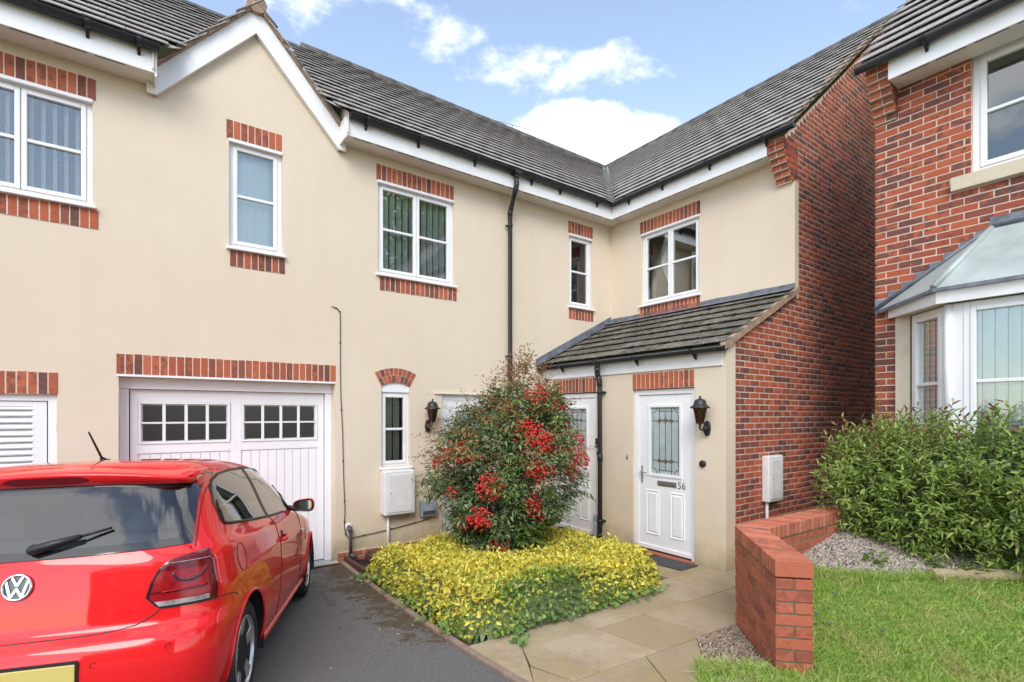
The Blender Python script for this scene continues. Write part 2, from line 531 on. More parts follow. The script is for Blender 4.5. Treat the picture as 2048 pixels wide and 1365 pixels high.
def asphalt_mat():
    m, nt, N, L, b = nmat('worn_asphalt')
    c = ramp(nt, noise(nt, 95, 5, .75), [(.3, (.065, .063, .062)), (.62, (.19, .183, .175)), (.8, (.34, .325, .305))])
    c = mixc(nt, ramp(nt, noise(nt, 1.2, 5, .6), [(.4, 0.0), (.7, .45)]), c, (.16, .15, .138))
    v = N.new('ShaderNodeTexVoronoi'); v.inputs['Scale'].default_value = 26
    L.new(N['GeoPos'].outputs['Position'], v.inputs['Vector'])
    sp = ramp(nt, v.outputs['Distance'], [(.06, 1.0), (.10, 0.0)])
    keep = ramp(nt, noise(nt, 9, 3, .6), [(.56, 0.0), (.6, 1.0)])
    c = mixc(nt, mth(nt, 'MULTIPLY', sp, keep), c, (.46, .44, .40))
    # leaf litter and moss along the edge of the planted bed
    xyz = sep_z(nt)
    ed = N.new('ShaderNodeMapRange'); ed.inputs['From Min'].default_value = -5.85; ed.inputs['From Max'].default_value = -5.15
    L.new(xyz[0], ed.inputs['Value'])
    yb = N.new('ShaderNodeMapRange'); yb.inputs['From Min'].default_value = -3.45; yb.inputs['From Max'].default_value = -3.0
    L.new(xyz[1], yb.inputs['Value'])
    lit = mth(nt, 'MULTIPLY', ed.outputs[0], yb.outputs[0])
    li = ramp(nt, mth(nt, 'ADD', mth(nt, 'MULTIPLY', lit, .33), noise(nt, 7, 6, .7)), [(.66, 0.0), (.78, .8)])
    c = mixc(nt, li, c, ramp(nt, noise(nt, 16, 4, .7), [(.4, (.07, .034, .016)), (.6, (.075, .065, .015))]))
    L.new(c, b.inputs['Base Color'])
    b.inputs['Roughness'].default_value = .82; b.inputs['Specular IOR Level'].default_value = .35
    L.new(bump(nt, noise(nt, 110, 5, .75), .9, .008), b.inputs['Normal'])
    return m
M['asphalt'] = asphalt_mat()

def slab_mat():
    m, nt, N, L, b = nmat('buff_paving_slab')
    r = rnd_out(nt)
    c = ramp(nt, r, [(0, (.36, .28, .175)), (.5, (.40, .315, .205)), (1, (.45, .36, .25))])
    c = mixc(nt, ramp(nt, noise(nt, 2.2, 6, .65), [(.42, 0.0), (.66, .75)]), c, (.33, .26, .125))
    c = mixc(nt, ramp(nt, noise(nt, 4.5, 6, .7), [(.5, 0.0), (.72, .6)]), c, (.28, .22, .165))
    c = mixc(nt, .7, c, ramp(nt, noise(nt, 70, 5, .7), [(.3, .78), (.7, 1.15)]), 'MULTIPLY')
    v = N.new('ShaderNodeTexVoronoi'); v.inputs['Scale'].default_value = 15
    L.new(N['GeoPos'].outputs['Position'], v.inputs['Vector'])
    sp = mth(nt, 'MULTIPLY', ramp(nt, v.outputs['Distance'], [(.05, 1.0), (.085, 0.0)]), ramp(nt, noise(nt, 6, 3, .6), [(.58, 0.0), (.62, 1.0)]))
    c = mixc(nt, sp, c, (.55, .5, .42))
    L.new(c, b.inputs['Base Color'])
    b.inputs['Roughness'].default_value = .82; b.inputs['Specular IOR Level'].default_value = .3
    L.new(bump(nt, noise(nt, 60, 6, .7), .35, .006), b.inputs['Normal'])
    return m
M['slab'] = slab_mat()
M['kerb'] = pmat('concrete_edging', (.26, .19, .14), .9, var=.25, vscale=14, bscale=80, bstr=.5)
M['grass_ground'] = pmat('grassy_soil', (.22, .25, .09), .95, var=.5, vscale=10, bscale=40, bstr=.8, bdist=.02)
M['gravel_ground'] = pmat('gravel_bed', (.20, .165, .14), .95, var=.35, vscale=60, bscale=90, bstr=1.0, bdist=.02)

def leaf_mat(name, stops, rough=.5, trans=.25, patch=None):
    m, nt, N, L, b = nmat(name)
    r = rnd_out(nt)
    c = ramp(nt, r, stops)
    c = mixc(nt, .4, c, ramp(nt, noise(nt, 30, 3, .6), [(.3, .75), (.7, 1.2)]), 'MULTIPLY')
    if patch:                                   # drier, paler patches
        c = mixc(nt, ramp(nt, noise(nt, 3.2, 5, .65), [(.46, 0.0), (.66, .6)]), c, patch)
    L.new(c, b.inputs['Base Color'])
    b.inputs['Roughness'].default_value = rough
    b.inputs['Specular IOR Level'].default_value = .35
    if trans:
        out = N['Material Output']
        tl = N.new('ShaderNodeBsdfTranslucent'); L.new(c, tl.inputs[0])
        mx = N.new('ShaderNodeMixShader'); mx.inputs[0].default_value = trans
        L.new(b.outputs[0], mx.inputs[1]); L.new(tl.outputs[0], mx.inputs[2]); L.new(mx.outputs[0], out.inputs[0])
    return m
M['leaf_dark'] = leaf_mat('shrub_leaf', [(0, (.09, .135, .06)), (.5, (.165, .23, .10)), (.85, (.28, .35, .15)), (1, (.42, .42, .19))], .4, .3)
M['leaf_fresh'] = leaf_mat('fresh_leaf', [(0, (.10, .19, .03)), (1, (.18, .29, .05))], .42, .3)
M['leaf_bronze'] = leaf_mat('bronze_leaf', [(0, (.26, .15, .05)), (.4, (.34, .20, .08)), (.75, (.40, .13, .06)), (1, (.30, .28, .10))], .5)
M['leaf_yellow'] = leaf_mat('golden_leaf', [(0, (.60, .52, .05)), (.5, (.76, .64, .08)), (.85, (.82, .72, .18)), (1, (.50, .54, .09))], .45, .2)
M['leaf_lime'] = leaf_mat('lime_leaf', [(0, (.30, .38, .05)), (.5, (.42, .48, .07)), (1, (.55, .56, .10))], .45, .25)
M['leaf_green2'] = leaf_mat('evergreen_leaf', [(0, (.09, .17, .045)), (.6, (.16, .28, .065)), (1, (.27, .37, .09))], .38, .2)
M['leaf_laurel'] = leaf_mat('willow_leaf', [(0, (.20, .285, .06)), (.5, (.30, .415, .09)), (.85, (.41, .52, .13)), (1, (.50, .58, .19))], .42, .28)
M['leaf_tip'] = leaf_mat('reddish_tip_leaf', [(0, (.20, .10, .05)), (1, (.26, .16, .07))], .5, .25)
M['grass'] = leaf_mat('grass_blade', patch=(.55, .50, .20), stops=[(0, (.22, .38, .055)), (.5, (.34, .53, .09)), (.85, (.46, .60, .14)), (1, (.62, .56, .27))], rough=.55, trans=.3)
M['stem'] = pmat('woody_stem', (.07, .05, .035), .9, var=.3, vscale=20)
M['stem_green'] = pmat('leaf_stalk', (.11, .10, .04), .8)
M['berry'] = leaf_mat('red_berry', [(0, (.45, .012, .012)), (.6, (.66, .025, .022)), (1, (.75, .08, .06))], .25, 0)
M['stone_pale'] = leaf_mat('pale_chippings', [(0, (.26, .21, .17)), (.4, (.43, .36, .31)), (.8, (.55, .48, .43)), (1, (.33, .22, .17))], .8, 0)
M['stone_mixed'] = leaf_mat('mixed_pebbles', [(0, (.16, .11, .07)), (.35, (.32, .25, .17)), (.7, (.46, .39, .30)), (.85, (.22, .12, .08)), (1, (.55, .5, .42))], .8, 0)
M['petal'] = pmat('blue_petal', (.10, .08, .5), .6)
# ------------------------------------------------------------------ bricks and tiles
_bm_cache = {}
def brick_mesh(w, h, t, mat, ch=.003):
    k = (round(w, 3), round(h, 3), round(t, 3), mat.name)
    if k in _bm_cache:
        return _bm_cache[k]
    a, b = w / 2, h / 2
    v = [(-a + ch, 0, -b + ch), (a - ch, 0, -b + ch), (a - ch, 0, b - ch), (-a + ch, 0, b - ch),
         (-a, ch, -b), (a, ch, -b), (a, ch, b), (-a, ch, b), (-a, t, -b), (a, t, -b), (a, t, b), (-a, t, b)]
    f = [(0, 1, 2, 3)]
    for i in range(4):
        j = (i + 1) % 4
        f.append((i, 4 + i, 4 + j, j)); f.append((4 + i, 8 + i, 8 + j, 4 + j))
    f.append((11, 10, 9, 8))
    me = bpy.data.meshes.new('brick'); me.from_pydata(v, [], f); me.materials.append(mat); me.update()
    _bm_cache[k] = me
    return me

def put_brick(parent, T, rz, u0, u1, v0, v1, n, t, mat, name='brick', tilt=0.0):
    o = bpy.data.objects.new(name, brick_mesh(u1 - u0, v1 - v0, t, mat))
    o.location = T((u0 + u1) / 2, n, (v0 + v1) / 2)
    o.rotation_euler = (0, tilt, rz)
    return link(o, parent)

def brick_stuff(parent, T, rects, n, t, mat, name='brickwork', ch=.003):
    if not rects:
        return
    V, Fc = [], []
    for i, (u0, u1, v0, v1, dn) in enumerate(rects):
        nn = n + dn
        for uu, vv, e, q in ((0, 0, 1, 0), (1, 0, 1, 0), (1, 1, 1, 0), (0, 1, 1, 0)):
            V.append(T((u0 + ch, u1 - ch)[uu], nn, (v0 + ch, v1 - ch)[vv]))
        for uu, vv in ((0, 0), (1, 0), (1, 1), (0, 1)):
            V.append(T((u0, u1)[uu], nn - ch, (v0, v1)[vv]))
        for uu, vv in ((0, 0), (1, 0), (1, 1), (0, 1)):
            V.append(T((u0, u1)[uu], nn - t, (v0, v1)[vv]))
        b = i * 12
        Fc += [b, b + 1, b + 2, b + 3]
        for k in range(4):
            j = (k + 1) % 4
            Fc += [b + k, b + 4 + k, b + 4 + j, b + j, b + 4 + k, b + 8 + k, b + 8 + j, b + 4 + j]
    return np_mesh(name, V, Fc, 4, mat, parent, kind='stuff')

def lay_bricks(parent, T, rz, rects, n, t, mat, limit=300, seen=None):
    """rects (u0, u1, v0, v1): the ones that show largest become single bricks, the rest one mesh"""
    sc = []
    for r in rects:
        p = [proj(T(u, n, v)) for u, v in ((r[0], r[2]), (r[1], r[2]), (r[1], r[3]), (r[0], r[3]))]
        cx = sum(q[0] for q in p) / 4; cy = sum(q[1] for q in p) / 4
        a = abs((p[2][0] - p[0][0]) * (p[3][1] - p[1][1]) - (p[3][0] - p[1][0]) * (p[2][1] - p[0][1])) / 2
        ok = p[0][2] > .1 and -10 < cx < 2060 and -10 < cy < 1375 and (seen is None or seen(cx, cy))
        sc.append(a if ok else 0)
    order = sorted(range(len(rects)), key=lambda i: -sc[i])
    single = set(i for i in order[:limit] if sc[i] > 0)
    rest = []
    rng = random.Random(len(rects))
    for i, r in enumerate(rects):
        dn = rng.uniform(-.0015, .002)
        if i in single:
            put_brick(parent, T, rz, r[0], r[1], r[2], r[3], n + dn, t, mat)
        else:
            rest.append((*r, dn))
    brick_stuff(parent, T, rest, n, t, mat)

def bond(u_lo, u_hi, v_lo, v_hi, keep, start=0.0, course=.075, L=.215, gap=.010, v_ref=0.0):
    """stretcher bond; keep(v_mid) -> list of (u0, u1) spans to fill at that height"""
    out = []
    k0 = math.floor((v_lo - v_ref) / course); k1 = math.ceil((v_hi - v_ref) / course)
    pitch = L + gap
    for k in range(k0, k1):
        va, vb = v_ref + k * course, v_ref + (k + 1) * course - gap
        va, vb = max(va, v_lo), min(vb, v_hi)
        if vb - va < .02:
            continue
        off = start + (pitch / 2 if k % 2 else 0)
        for (s0, s1) in keep((va + vb) / 2):
            i = math.floor((s0 - off) / pitch)
            while off + i * pitch < s1:
                a, b = max(off + i * pitch, s0), min(off + i * pitch + L, s1)
                if b - a > .03:
                    out.append((a, b, va, vb))
                i += 1
    return out

def spans(lo, hi, cuts):
    """lo..hi minus the cut intervals"""
    s = [(lo, hi)]
    for c0, c1 in cuts:
        n = []
        for a, b in s:
            if c1 <= a or c0 >= b:
                n.append((a, b))
            else:
                if c0 > a: n.append((a, c0))
                if c1 < b: n.append((c1, b))
        s = n
    return s

def soldier(parent, T, rz, u0, v0, count, h=.215, name='lintel', mat=None, pitch=.075, n=.006):
    mb = MB(T); mb.box(u0 + .002, u0 + count * pitch - .012, -.05, n - .0015, v0 + .001, v0 + h - .001)
    L = mb.build(name, M['mortar'], parent)
    for i in range(count):
        d = random.uniform(-.004, .004)
        put_brick(L, T, rz, u0 + i * pitch + random.uniform(-.001, .001), u0 + i * pitch + pitch - .010, v0 + random.uniform(0, .004), v0 + h + d * .6, n + random.uniform(0, .002), .03, mat or M['brick_lintel'])
    return L

_tile_cache = {}
def tile_mesh(w, ln, th, mat, var=0):
    k = (round(w, 3), round(ln, 3), mat.name, var)
    if k in _tile_cache:
        return _tile_cache[k]
    rng = random.Random(var)
    a = w / 2
    lift = th * 1.3
    # nose slightly uneven, back tucked under the course above
    j = lambda s: rng.uniform(-s, s)
    nz = .012
    v = [(-a, j(.005), lift + j(.004)), (0, j(.005), lift + .003 + j(.003)), (a, j(.005), lift + j(.004)),
         (-a, ln, .002), (0, ln, .004), (a, ln, .002),
         (-a, .003, lift - nz), (0, .003, lift - nz + .002), (a, .003, lift - nz), (-a, ln, -nz), (a, ln, -nz), (0, ln, -nz)]
    f = [(0, 1, 4, 3), (1, 2, 5, 4), (6, 7, 1, 0), (7, 8, 2, 1), (6, 0, 3, 9), (2, 8, 10, 5), (6, 9, 11, 7), (7, 11, 10, 8)]
    me = bpy.data.meshes.new('tile'); me.from_pydata(v, [], f); me.materials.append(mat); me.update()
    _tile_cache[k] = me
    return me

def tile_roof(parent, O, U, V, rows, span, gauge, width, mat, limit=300, th=.03, stagger=True, seen=None, off0=0.0):
    """tiles on the plane through O (eave line along U, up the slope along V)"""
    O, U, V = Vector(O), Vector(U).normalized(), Vector(V).normalized()
    Nn = U.cross(V)
    if Nn.z < 0:
        Nn = -Nn
    Xa = U if U.cross(V).dot(Nn) > 0 else -U
    rot = Matrix((Xa, V, Nn)).transposed()
    eul = rot.to_euler()
    items = []
    for r in range(rows):
        v = r * gauge
        off = off0 + (width / 2 if (stagger and r % 2) else 0)
        for (s0, s1) in span(v + gauge * .5, v, v + gauge):
            i = math.floor((s0 - off) / width)
            while off + i * width < s1:
                a, b = max(off + i * width, s0), min(off + (i + 1) * width, s1)
                full = b - a > width * .98
                if b - a > .03:
                    p = O + U * ((a + b) / 2) + V * v
                    q = proj(p); q2 = proj(p + V * gauge); q3 = proj(p + U * width)
                    area = abs((q2[0] - q[0]) * (q3[1] - q[1]) - (q3[0] - q[0]) * (q2[1] - q[1]))
                    ok = full and q[2] > .1 and -20 < q[0] < 2070 and -20 < q[1] < 1380 and (seen is None or seen(q[0], q[1]))
                    items.append((area if ok else 0, a, b, v))
                i += 1
    items.sort(key=lambda t: -t[0])
    rng = random.Random(rows)
    V_, F_ = [], []
    for k, (ar, a, b, v) in enumerate(items):
        p = O + U * ((a + b) / 2) + V * v
        w = b - a - .005
        me = tile_mesh(width - .005 if ar else round(w, 2), gauge + .09, th, mat, rng.randrange(4))
        dz = rng.uniform(-.002, .002)
        rr = rot @ Matrix.Rotation(rng.uniform(-.004, .004), 3, 'Z') @ Matrix.Rotation(rng.uniform(-.005, .005), 3, 'Y')
        if k < limit and ar > 0:
            o = bpy.data.objects.new('tile', me)
            o.matrix_basis = Matrix.Translation(p + Nn * dz) @ rr.to_4x4()
            link(o, parent)
        else:
            b0 = len(V_)
            for vv in me.vertices:
                V_.append(tuple(p + Nn * dz + rr @ vv.co))
            for pl in me.polygons:
                F_ += [b0 + x for x in pl.vertices]
    if V_:
        np_mesh('tiling', V_, F_, 4, mat, parent, kind='stuff')

def gutter(parent, a, b, inward, r=.058, brackets=(), name='gutter'):
    """half round gutter from a to b with brackets at the given distances; inward points to the fascia"""
    a, b, inward = Vector(a), Vector(b), Vector(inward)
    d = (b - a).normalized(); side = d.cross(Vector((0, 0, 1))); Z = Vector((0, 0, 1))
    mb = MB(); ring = []
    mb.smooth = True
    ts = [math.pi * (1 + i / 12) for i in range(13)]
    for p in (a, b):
        for q in (r, r - .006):
            ring.append([mb.P(*(p + side * (q * math.cos(t)) + Z * (q * math.sin(t)))) for t in ts])
    for A, B in ((0, 2), (1, 3)):
        for i in range(12):
            mb.F(ring[A][i], ring[A][i + 1], ring[B][i + 1], ring[B][i])
    mb.smooth = False
    for e in (0, 12):
        mb.F(ring[0][e], ring[1][e], ring[3][e], ring[2][e])
    mb.F(*ring[0]); mb.F(*ring[2])
    g = mb.build(name, M['gutter'], parent, recalc=False)
    for fr in brackets:
        p = a + d * fr
        m = MB()
        prof = [((r + .006) * math.cos(t), (r + .006) * math.sin(t)) for t in ts]
        R0 = [m.P(*(p - d * .02 + side * x + Z * z)) for x, z in prof]; R1 = [m.P(*(p + d * .02 + side * x + Z * z)) for x, z in prof]
        for i in range(12):
            m.F(R0[i], R0[i + 1], R1[i + 1], R1[i])
        f0 = p + inward * (r + .002)
        pts = [f0 - Z * .005, f0 - Z * (r + .065), p - Z * (r + .004)]
        A = [m.P(*(q + d * .014)) for q in pts]; B = [m.P(*(q - d * .014)) for q in pts]
        m.F(*A); m.F(*B[::-1])
        for i in range(3):
            m.F(A[i], A[(i + 1) % 3], B[(i + 1) % 3], B[i])
        m.build('bracket', M['gutter'], g, recalc=False)
    return g

def window(parent, T, u0, u1, v0, v1, lights, bars=(.5,), back=.07, fw=.05, sw=.042, blind=None, sill=True, slat_u=None, label=None, room=True, head=True, sill_out=.055, glass='glass'):
    """casement window in an opening; lights = list of (fraction0, fraction1)"""
    mb = MB(T)
    n1, n0 = -back, -back - .06
    mb.box(u0, u0 + fw, n0, n1, v0, v1); mb.box(u1 - fw, u1, n0, n1, v0, v1)
    mb.box(u0 + fw, u1 - fw, n0, n1, v0, v0 + fw); mb.box(u0 + fw, u1 - fw, n0, n1, v1 - fw, v1)
    W = mb.build('window', M['upvc'], parent, bevel=.004)
    if label:
        W['label'] = label
    iu0, iu1 = u0 + fw, u1 - fw
    iv0, iv1 = v0 + fw, v1 - fw
    for (a, b) in lights:
        x0, x1 = iu0 + (iu1 - iu0) * a, iu0 + (iu1 - iu0) * b
        if a > 0: x0 += .003
        if b < 1: x1 -= .003
        m = MB(T)
        s0, s1 = n1 - .045, n1 + .012
        m.box(x0, x0 + sw, s0, s1, iv0, iv1); m.box(x1 - sw, x1, s0, s1, iv0, iv1)
        m.box(x0 + sw, x1 - sw, s0, s1, iv0, iv0 + sw); m.box(x0 + sw, x1 - sw, s0, s1, iv1 - sw, iv1)
        sash = m.build('sash', M['upvc'], W, bevel=.006)
        edges = [iv0 + sw] + [iv0 + (iv1 - iv0) * f for f in bars] + [iv1 - sw]
        for f in bars:
            vz = iv0 + (iv1 - iv0) * f
            mm = MB(T); mm.box(x0 + sw, x1 - sw, s0 + .006, s1 - .006, vz - .016, vz + .016)
            mm.build('glazing_bar', M['upvc'], W, bevel=.005)
        for k in range(len(edges) - 1):
            va = edges[k] + (.016 if k else 0); vb = edges[k + 1] - (.016 if k < len(edges) - 2 else 0)
            mm = MB(T); mm.box(x0 + sw - .004, x1 - sw + .004, n1 - .026, n1 - .020, va - .004, vb + .004)
            mm.build('pane', M[glass], W)
    if sill:
        m = MB(T)
        m.prism([(u0 - .03, v0 - .035), (u1 + .03, v0 - .035), (u1 + .03, v0 - .004), (u0 - .03, v0 - .004)], -back - .02, sill_out)
        m.build('sill', M['upvc'], W, bevel=.006)
    if head:
        m = MB(T); m.box(u0 - .002, u1 + .002, -.06, .012, v1 - .03, v1 + .006)
        m.build('lintel_trim', M['upvc'], W, bevel=.003)
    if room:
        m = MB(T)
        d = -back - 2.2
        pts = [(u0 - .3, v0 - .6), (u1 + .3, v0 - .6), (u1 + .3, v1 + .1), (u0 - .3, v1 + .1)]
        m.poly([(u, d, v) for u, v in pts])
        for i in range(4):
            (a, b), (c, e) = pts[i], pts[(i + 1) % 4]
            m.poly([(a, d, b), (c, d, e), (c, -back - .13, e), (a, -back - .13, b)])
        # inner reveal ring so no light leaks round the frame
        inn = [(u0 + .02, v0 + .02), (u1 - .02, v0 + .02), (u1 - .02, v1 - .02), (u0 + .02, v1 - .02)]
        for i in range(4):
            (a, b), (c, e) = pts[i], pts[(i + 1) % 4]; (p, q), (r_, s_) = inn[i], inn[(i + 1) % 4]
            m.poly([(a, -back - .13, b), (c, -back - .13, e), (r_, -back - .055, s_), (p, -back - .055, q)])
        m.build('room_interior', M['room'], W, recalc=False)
    if blind:
        kind, step, ang = blind[:3]
        x = iu0 + .03
        while x < iu1 - .02:
            m = MB(T)
            c, s = math.cos(R(ang)) * .043, math.sin(R(ang)) * .043
            nb = -back - (.05 if back == 0 else .12)
            m.smooth = True
            cols = [(-1, 0), (-.35, .006), (.35, .006), (1, 0)]
            idx = []
            for vv in (iv0 - .02, iv1 + .02):
                idx.append([m.P(x + t * c, nb + t * s + e, vv) for t, e in cols])
            for i in range(3):
                m.F(idx[0][i], idx[0][i + 1], idx[1][i + 1], idx[1][i])
            m.build('blind_slat', M[kind], W, recalc=False)
            x += step
    return W

def wall_mesh(parent, T, u_lo, u_hi, v_lo, v_hi, opens, mat, depth=.14, name='wall', extra=None):
    """flat wall with rectangular openings (u0, u1, v0, v1) and their reveals"""
    us = sorted(set([u_lo, u_hi] + [o[0] for o in opens] + [o[1] for o in opens]))
    vs_ = sorted(set([v_lo, v_hi] + [o[2] for o in opens] + [o[3] for o in opens]))
    us = [u for u in us if u_lo <= u <= u_hi]; vs_ = [v for v in vs_ if v_lo <= v <= v_hi]
    mb = MB(T)
    for i in range(len(us) - 1):
        for j in range(len(vs_) - 1):
            cu, cv = (us[i] + us[i + 1]) / 2, (vs_[j] + vs_[j + 1]) / 2
            if any(o[0] < cu < o[1] and o[2] < cv < o[3] for o in opens):
                continue
            mb.poly([(us[i], 0, vs_[j]), (us[i + 1], 0, vs_[j]), (us[i + 1], 0, vs_[j + 1]), (us[i], 0, vs_[j + 1])])
    for o in opens:
        a, b, c, d = o[:4]; dp = o[4] if len(o) > 4 else depth
        for (p, q) in (((a, c), (b, c)), ((b, c), (b, d)), ((b, d), (a, d)), ((a, d), (a, c))):
            mb.poly([(p[0], 0, p[1]), (q[0], 0, q[1]), (q[0], -dp, q[1]), (p[0], -dp, p[1])])
    if extra:
        extra(mb)
    return mb.build(name, mat, parent, recalc=False)
# ================================================================== main cream range
RZ_W = R(-90)
RIDGE, PITCH = 3.15, .84
def roof_z(d):                       # roof surface at distance d in from the wall face
    return 5.61 + PITCH * (d + .35)
MT = TM(0.0)
main = thing('cream_house', 'long cream rendered house with white garage door and dark tiled roof, left and centre', 'house', (-5.5, 1.5, -.1))
ops = [(-8.60, -7.53, 3.93, 5.0), (-6.31, -5.735, 3.757, 5.0), (-4.53, -3.35, 3.737, 5.0), (-1.05, -.48, 3.73, 5.0),
       (-7.32, -5.10, -.35, 2.24, .22), (-8.75, -7.80, -.35, 2.02), (-4.48, -4.06, 1.11, 2.27), (-3.55, -2.55, -.35, 2.12)]
def gable_tri(mb):
    mb.poly([(-7.06, 0, 5.335), (-5.01, 0, 5.335), (-6.035, 0, 6.52)])
wall_mesh(main, MT, -11.5, 0.0, -.35, 5.335, ops, M['render'], extra=gable_tri)
# windows, left to right
window(main, MT, -8.60, -7.53, 3.93, 5.0, [(0, .5), (.5, 1)], blind=('blind', .086, 62), back=.05)
window(main, MT, -6.31, -5.735, 3.757, 5.0, [(0, 1)], blind=('net2', .083, 4), back=.05)
window(main, MT, -4.53, -3.35, 3.737, 5.0, [(0, .5), (.5, 1)], blind=('blind', .098, 58), back=.05)
W4 = window(main, MT, -1.05, -.48, 3.73, 5.0, [(0, 1)], back=.05)
soldier(main, MT, 0, -8.62, 5.0, 15); soldier(main, MT, 0, -6.335, 5.0, 8); soldier(main, MT, 0, -4.55, 5.0, 16); soldier(main, MT, 0, -1.066, 5.0, 8)
soldier(main, MT, 0, -8.60, 3.70, 15, name='sill_course', h=.19); soldier(main, MT, 0, -6.30, 3.532, 8, name='sill_course', h=.185)
soldier(main, MT, 0, -4.50, 3.514, 16, name='sill_course', h=.185); soldier(main, MT, 0, -1.05, 3.504, 8, name='sill_course', h=.185)
soldier(main, MT, 0, -7.337, 2.24, 30); soldier(main, MT, 0, -8.76, 2.02, 13)

def tied_curtain(parent, T, u0, u1, v0, v1, n, tie, mat, name='curtain'):
    """a gathered curtain drawn to one side and tied at height tie"""
    m = MB(T); m.smooth = True
    rows = 22; cols = 25
    idx = []
    for r_ in range(rows + 1):
        v = v1 + (v0 - v1) * r_ / rows
        t = abs(v - tie) / (v1 - v0)
        wd = (u1 - u0) * min(1, .28 + 1.35 * t ** .8)
        c0 = u0 if u1 > u0 else u0
        idx.append([m.P(c0 + wd * k / cols, n + .022 * math.sin(k * 1.9 + r_ * .05) * min(1, .5 + t), v) for k in range(cols + 1)])
    for a, b in zip(idx, idx[1:]):
        for k in range(cols):
            m.F(a[k], a[k + 1], b[k + 1], b[k])
    return m.build(name, mat, parent, recalc=False)
tied_curtain(W4, MT, -1.0, -.72, 4.32, 4.95, -.2, 4.45, M['net'])
tied_curtain(W4, MT, -.56, -.74, 4.32, 4.95, -.2, 4.5, M['cream_curtain'])

# small window by the door under a segmental arch
SW = window(main, MT, -4.48, -4.06, 1.11, 2.14, [(0, 1)], bars=(.5,), back=.05, fw=.035, head=False, blind=('cream_curtain', .11, 25))
arc = lambda r_, t: (-4.27 + r_ * math.sin(t), 1.815 + r_ * math.cos(t))
m = MB(MT); m.prism([(-4.478, 2.135), (-4.062, 2.135), (-4.062, 2.2), *[arc(.455, t) for t in np.linspace(.44, -.44, 9)], (-4.478, 2.2)], -.05, -.02)
m.build('arch_panel', M['upvc'], SW)
m = MB(MT); ts = np.linspace(-.5, .5, 25)
ai = [arc(.452, t) for t in ts]; ao = [arc(.652, t) for t in ts]
for i in range(24):
    m.poly([(*ai[i][:1], .001, ai[i][1]), (ai[i + 1][0], .001, ai[i + 1][1]), (ao[i + 1][0], .001, ao[i + 1][1]), (ao[i][0], .001, ao[i][1])])
AR = m.build('brick_arch', M['mortar'], main, recalc=False)
for ring, (ra, rb) in enumerate(((.455, .548), (.556, .65))):
    nb = 8 if ring == 0 else 9
    for i in range(nb):
        t0, t1 = -.49 + .98 * i / nb + .009, -.49 + .98 * (i + 1) / nb - .009
        m = MB(MT)
        q = [arc(ra, t0), arc(ra, t1), arc(rb, t1), arc(rb, t0)]
        m.prism(q, -.02, .006)
        m.build('brick', M['brick_lintel'], AR)
# plinth bricks at the foot of the wall
m = MB(MT); m.box(-5.06, -3.56, .001, .012, -.3, .042)
PL = m.build('plinth', M['mortar'], main)
for k in range(2):
    for i in range(7):
        u = -5.06 + i * .225 - (.1125 if k else 0)
        a, b = max(u, -5.06), min(u + .215, -3.56)
        if b - a > .05:
            put_brick(PL, MT, 0, a, b, -.108 + k * .075, -.043 + k * .075, .018, .02, M['brick_plain'])
for k in range(2):
    put_brick(PL, TW(-5.062), RZ_W, -.2, 0.015, -.108 + k * .075, -.043 + k * .075, .006, .02, M['brick_plain'])

# ---- garage door
gd = MB(MT)
y0 = -.2
gd.box(-7.318, -7.235, y0 - .02, y0 + .06, -.2, 2.10); gd.box(-5.185, -5.102, y0 - .02, y0 + .06, -.2, 2.10); gd.box(-7.318, -5.102, y0 - .02, y0 + .075, 2.10, 2.235)
GF = gd.build('garage_frame', M['white'], main, bevel=.004)
m = MB(MT); m.box(-7.337, -5.09, -.09, .014, 2.222, 2.244); m.build('lintel_trim', M['white'], GF)
L0, L1 = -7.225, -5.195
lf = MB(MT)
TN = y0 + .02
win = [(-7.16, -6.27), (-6.16, -5.27)]
us = [L0, win[0][0], win[0][1], win[1][0], win[1][1], L1]
zs = [-.055, .02, 1.40, 1.50, 1.965, 2.095]
# stiles and rails of the leaf (openings are the window groups and the boarded panels)
for i in range(5):
    for j in range(5):
        hole = i in (1, 3) and j in (1, 3)
        lf.box(us[i], us[i + 1], TN - .04, TN - (.018 if hole else 0), zs[j], zs[j + 1])
GD = lf.build('garage_door', M['white'], main)
m = MB(MT); m.box(-7.30, -5.12, -.36, -.34, -.2, 2.2); m.build('garage_backing', M['black'], main)  # black sheet standing in for the dark inside of the garage
for (a, b) in win:
    fm = MB(MT)
    fm.box(a + .004, b - .004, TN - .018, TN + .012, 1.50, 1.522); fm.box(a + .004, b - .004, TN - .018, TN + .012, 1.94, 1.962)
    fm.box(a + .004, a + .03, TN - .018, TN + .012, 1.522, 1.94); fm.box(b - .03, b - .004, TN - .018, TN + .012, 1.522, 1.94)
    fm.build('window_surround', M['white'], GD, bevel=.004)
    cw = (b - a - .06) / 4
    for c in range(4):
        for r_ in range(2):
            p0 = a + .03 + c * cw; q0 = 1.522 + r_ * .209
            mm = MB(MT); mm.box(p0 + .016, p0 + cw - .016, TN - .017, TN - .006, q0 + .014, q0 + .195)
            mm.build('pane', M['dark_pane'], GD)
    mm = MB(MT)
    for c in range(1, 4):
        mm.box(a + .03 + c * cw - .0155, a + .03 + c * cw + .0155, TN - .0175, TN + .008, 1.523, 1.939)
    mm.box(a + .031, b - .031, TN - .0175, TN + .0075, 1.722, 1.74)
    mm.build('glazing_bars', M['white'], GD, bevel=.003)
    nb = 9
    bw = (b - a - .03) / nb
    for k in range(nb):
        mm = MB(MT); x = a + .015 + k * bw
        mm.box(x + .0035, x + bw - .0035, TN - .0175, TN - .007, .025, 1.385)
        mm.build('board', M['white'], GD, bevel=.003)
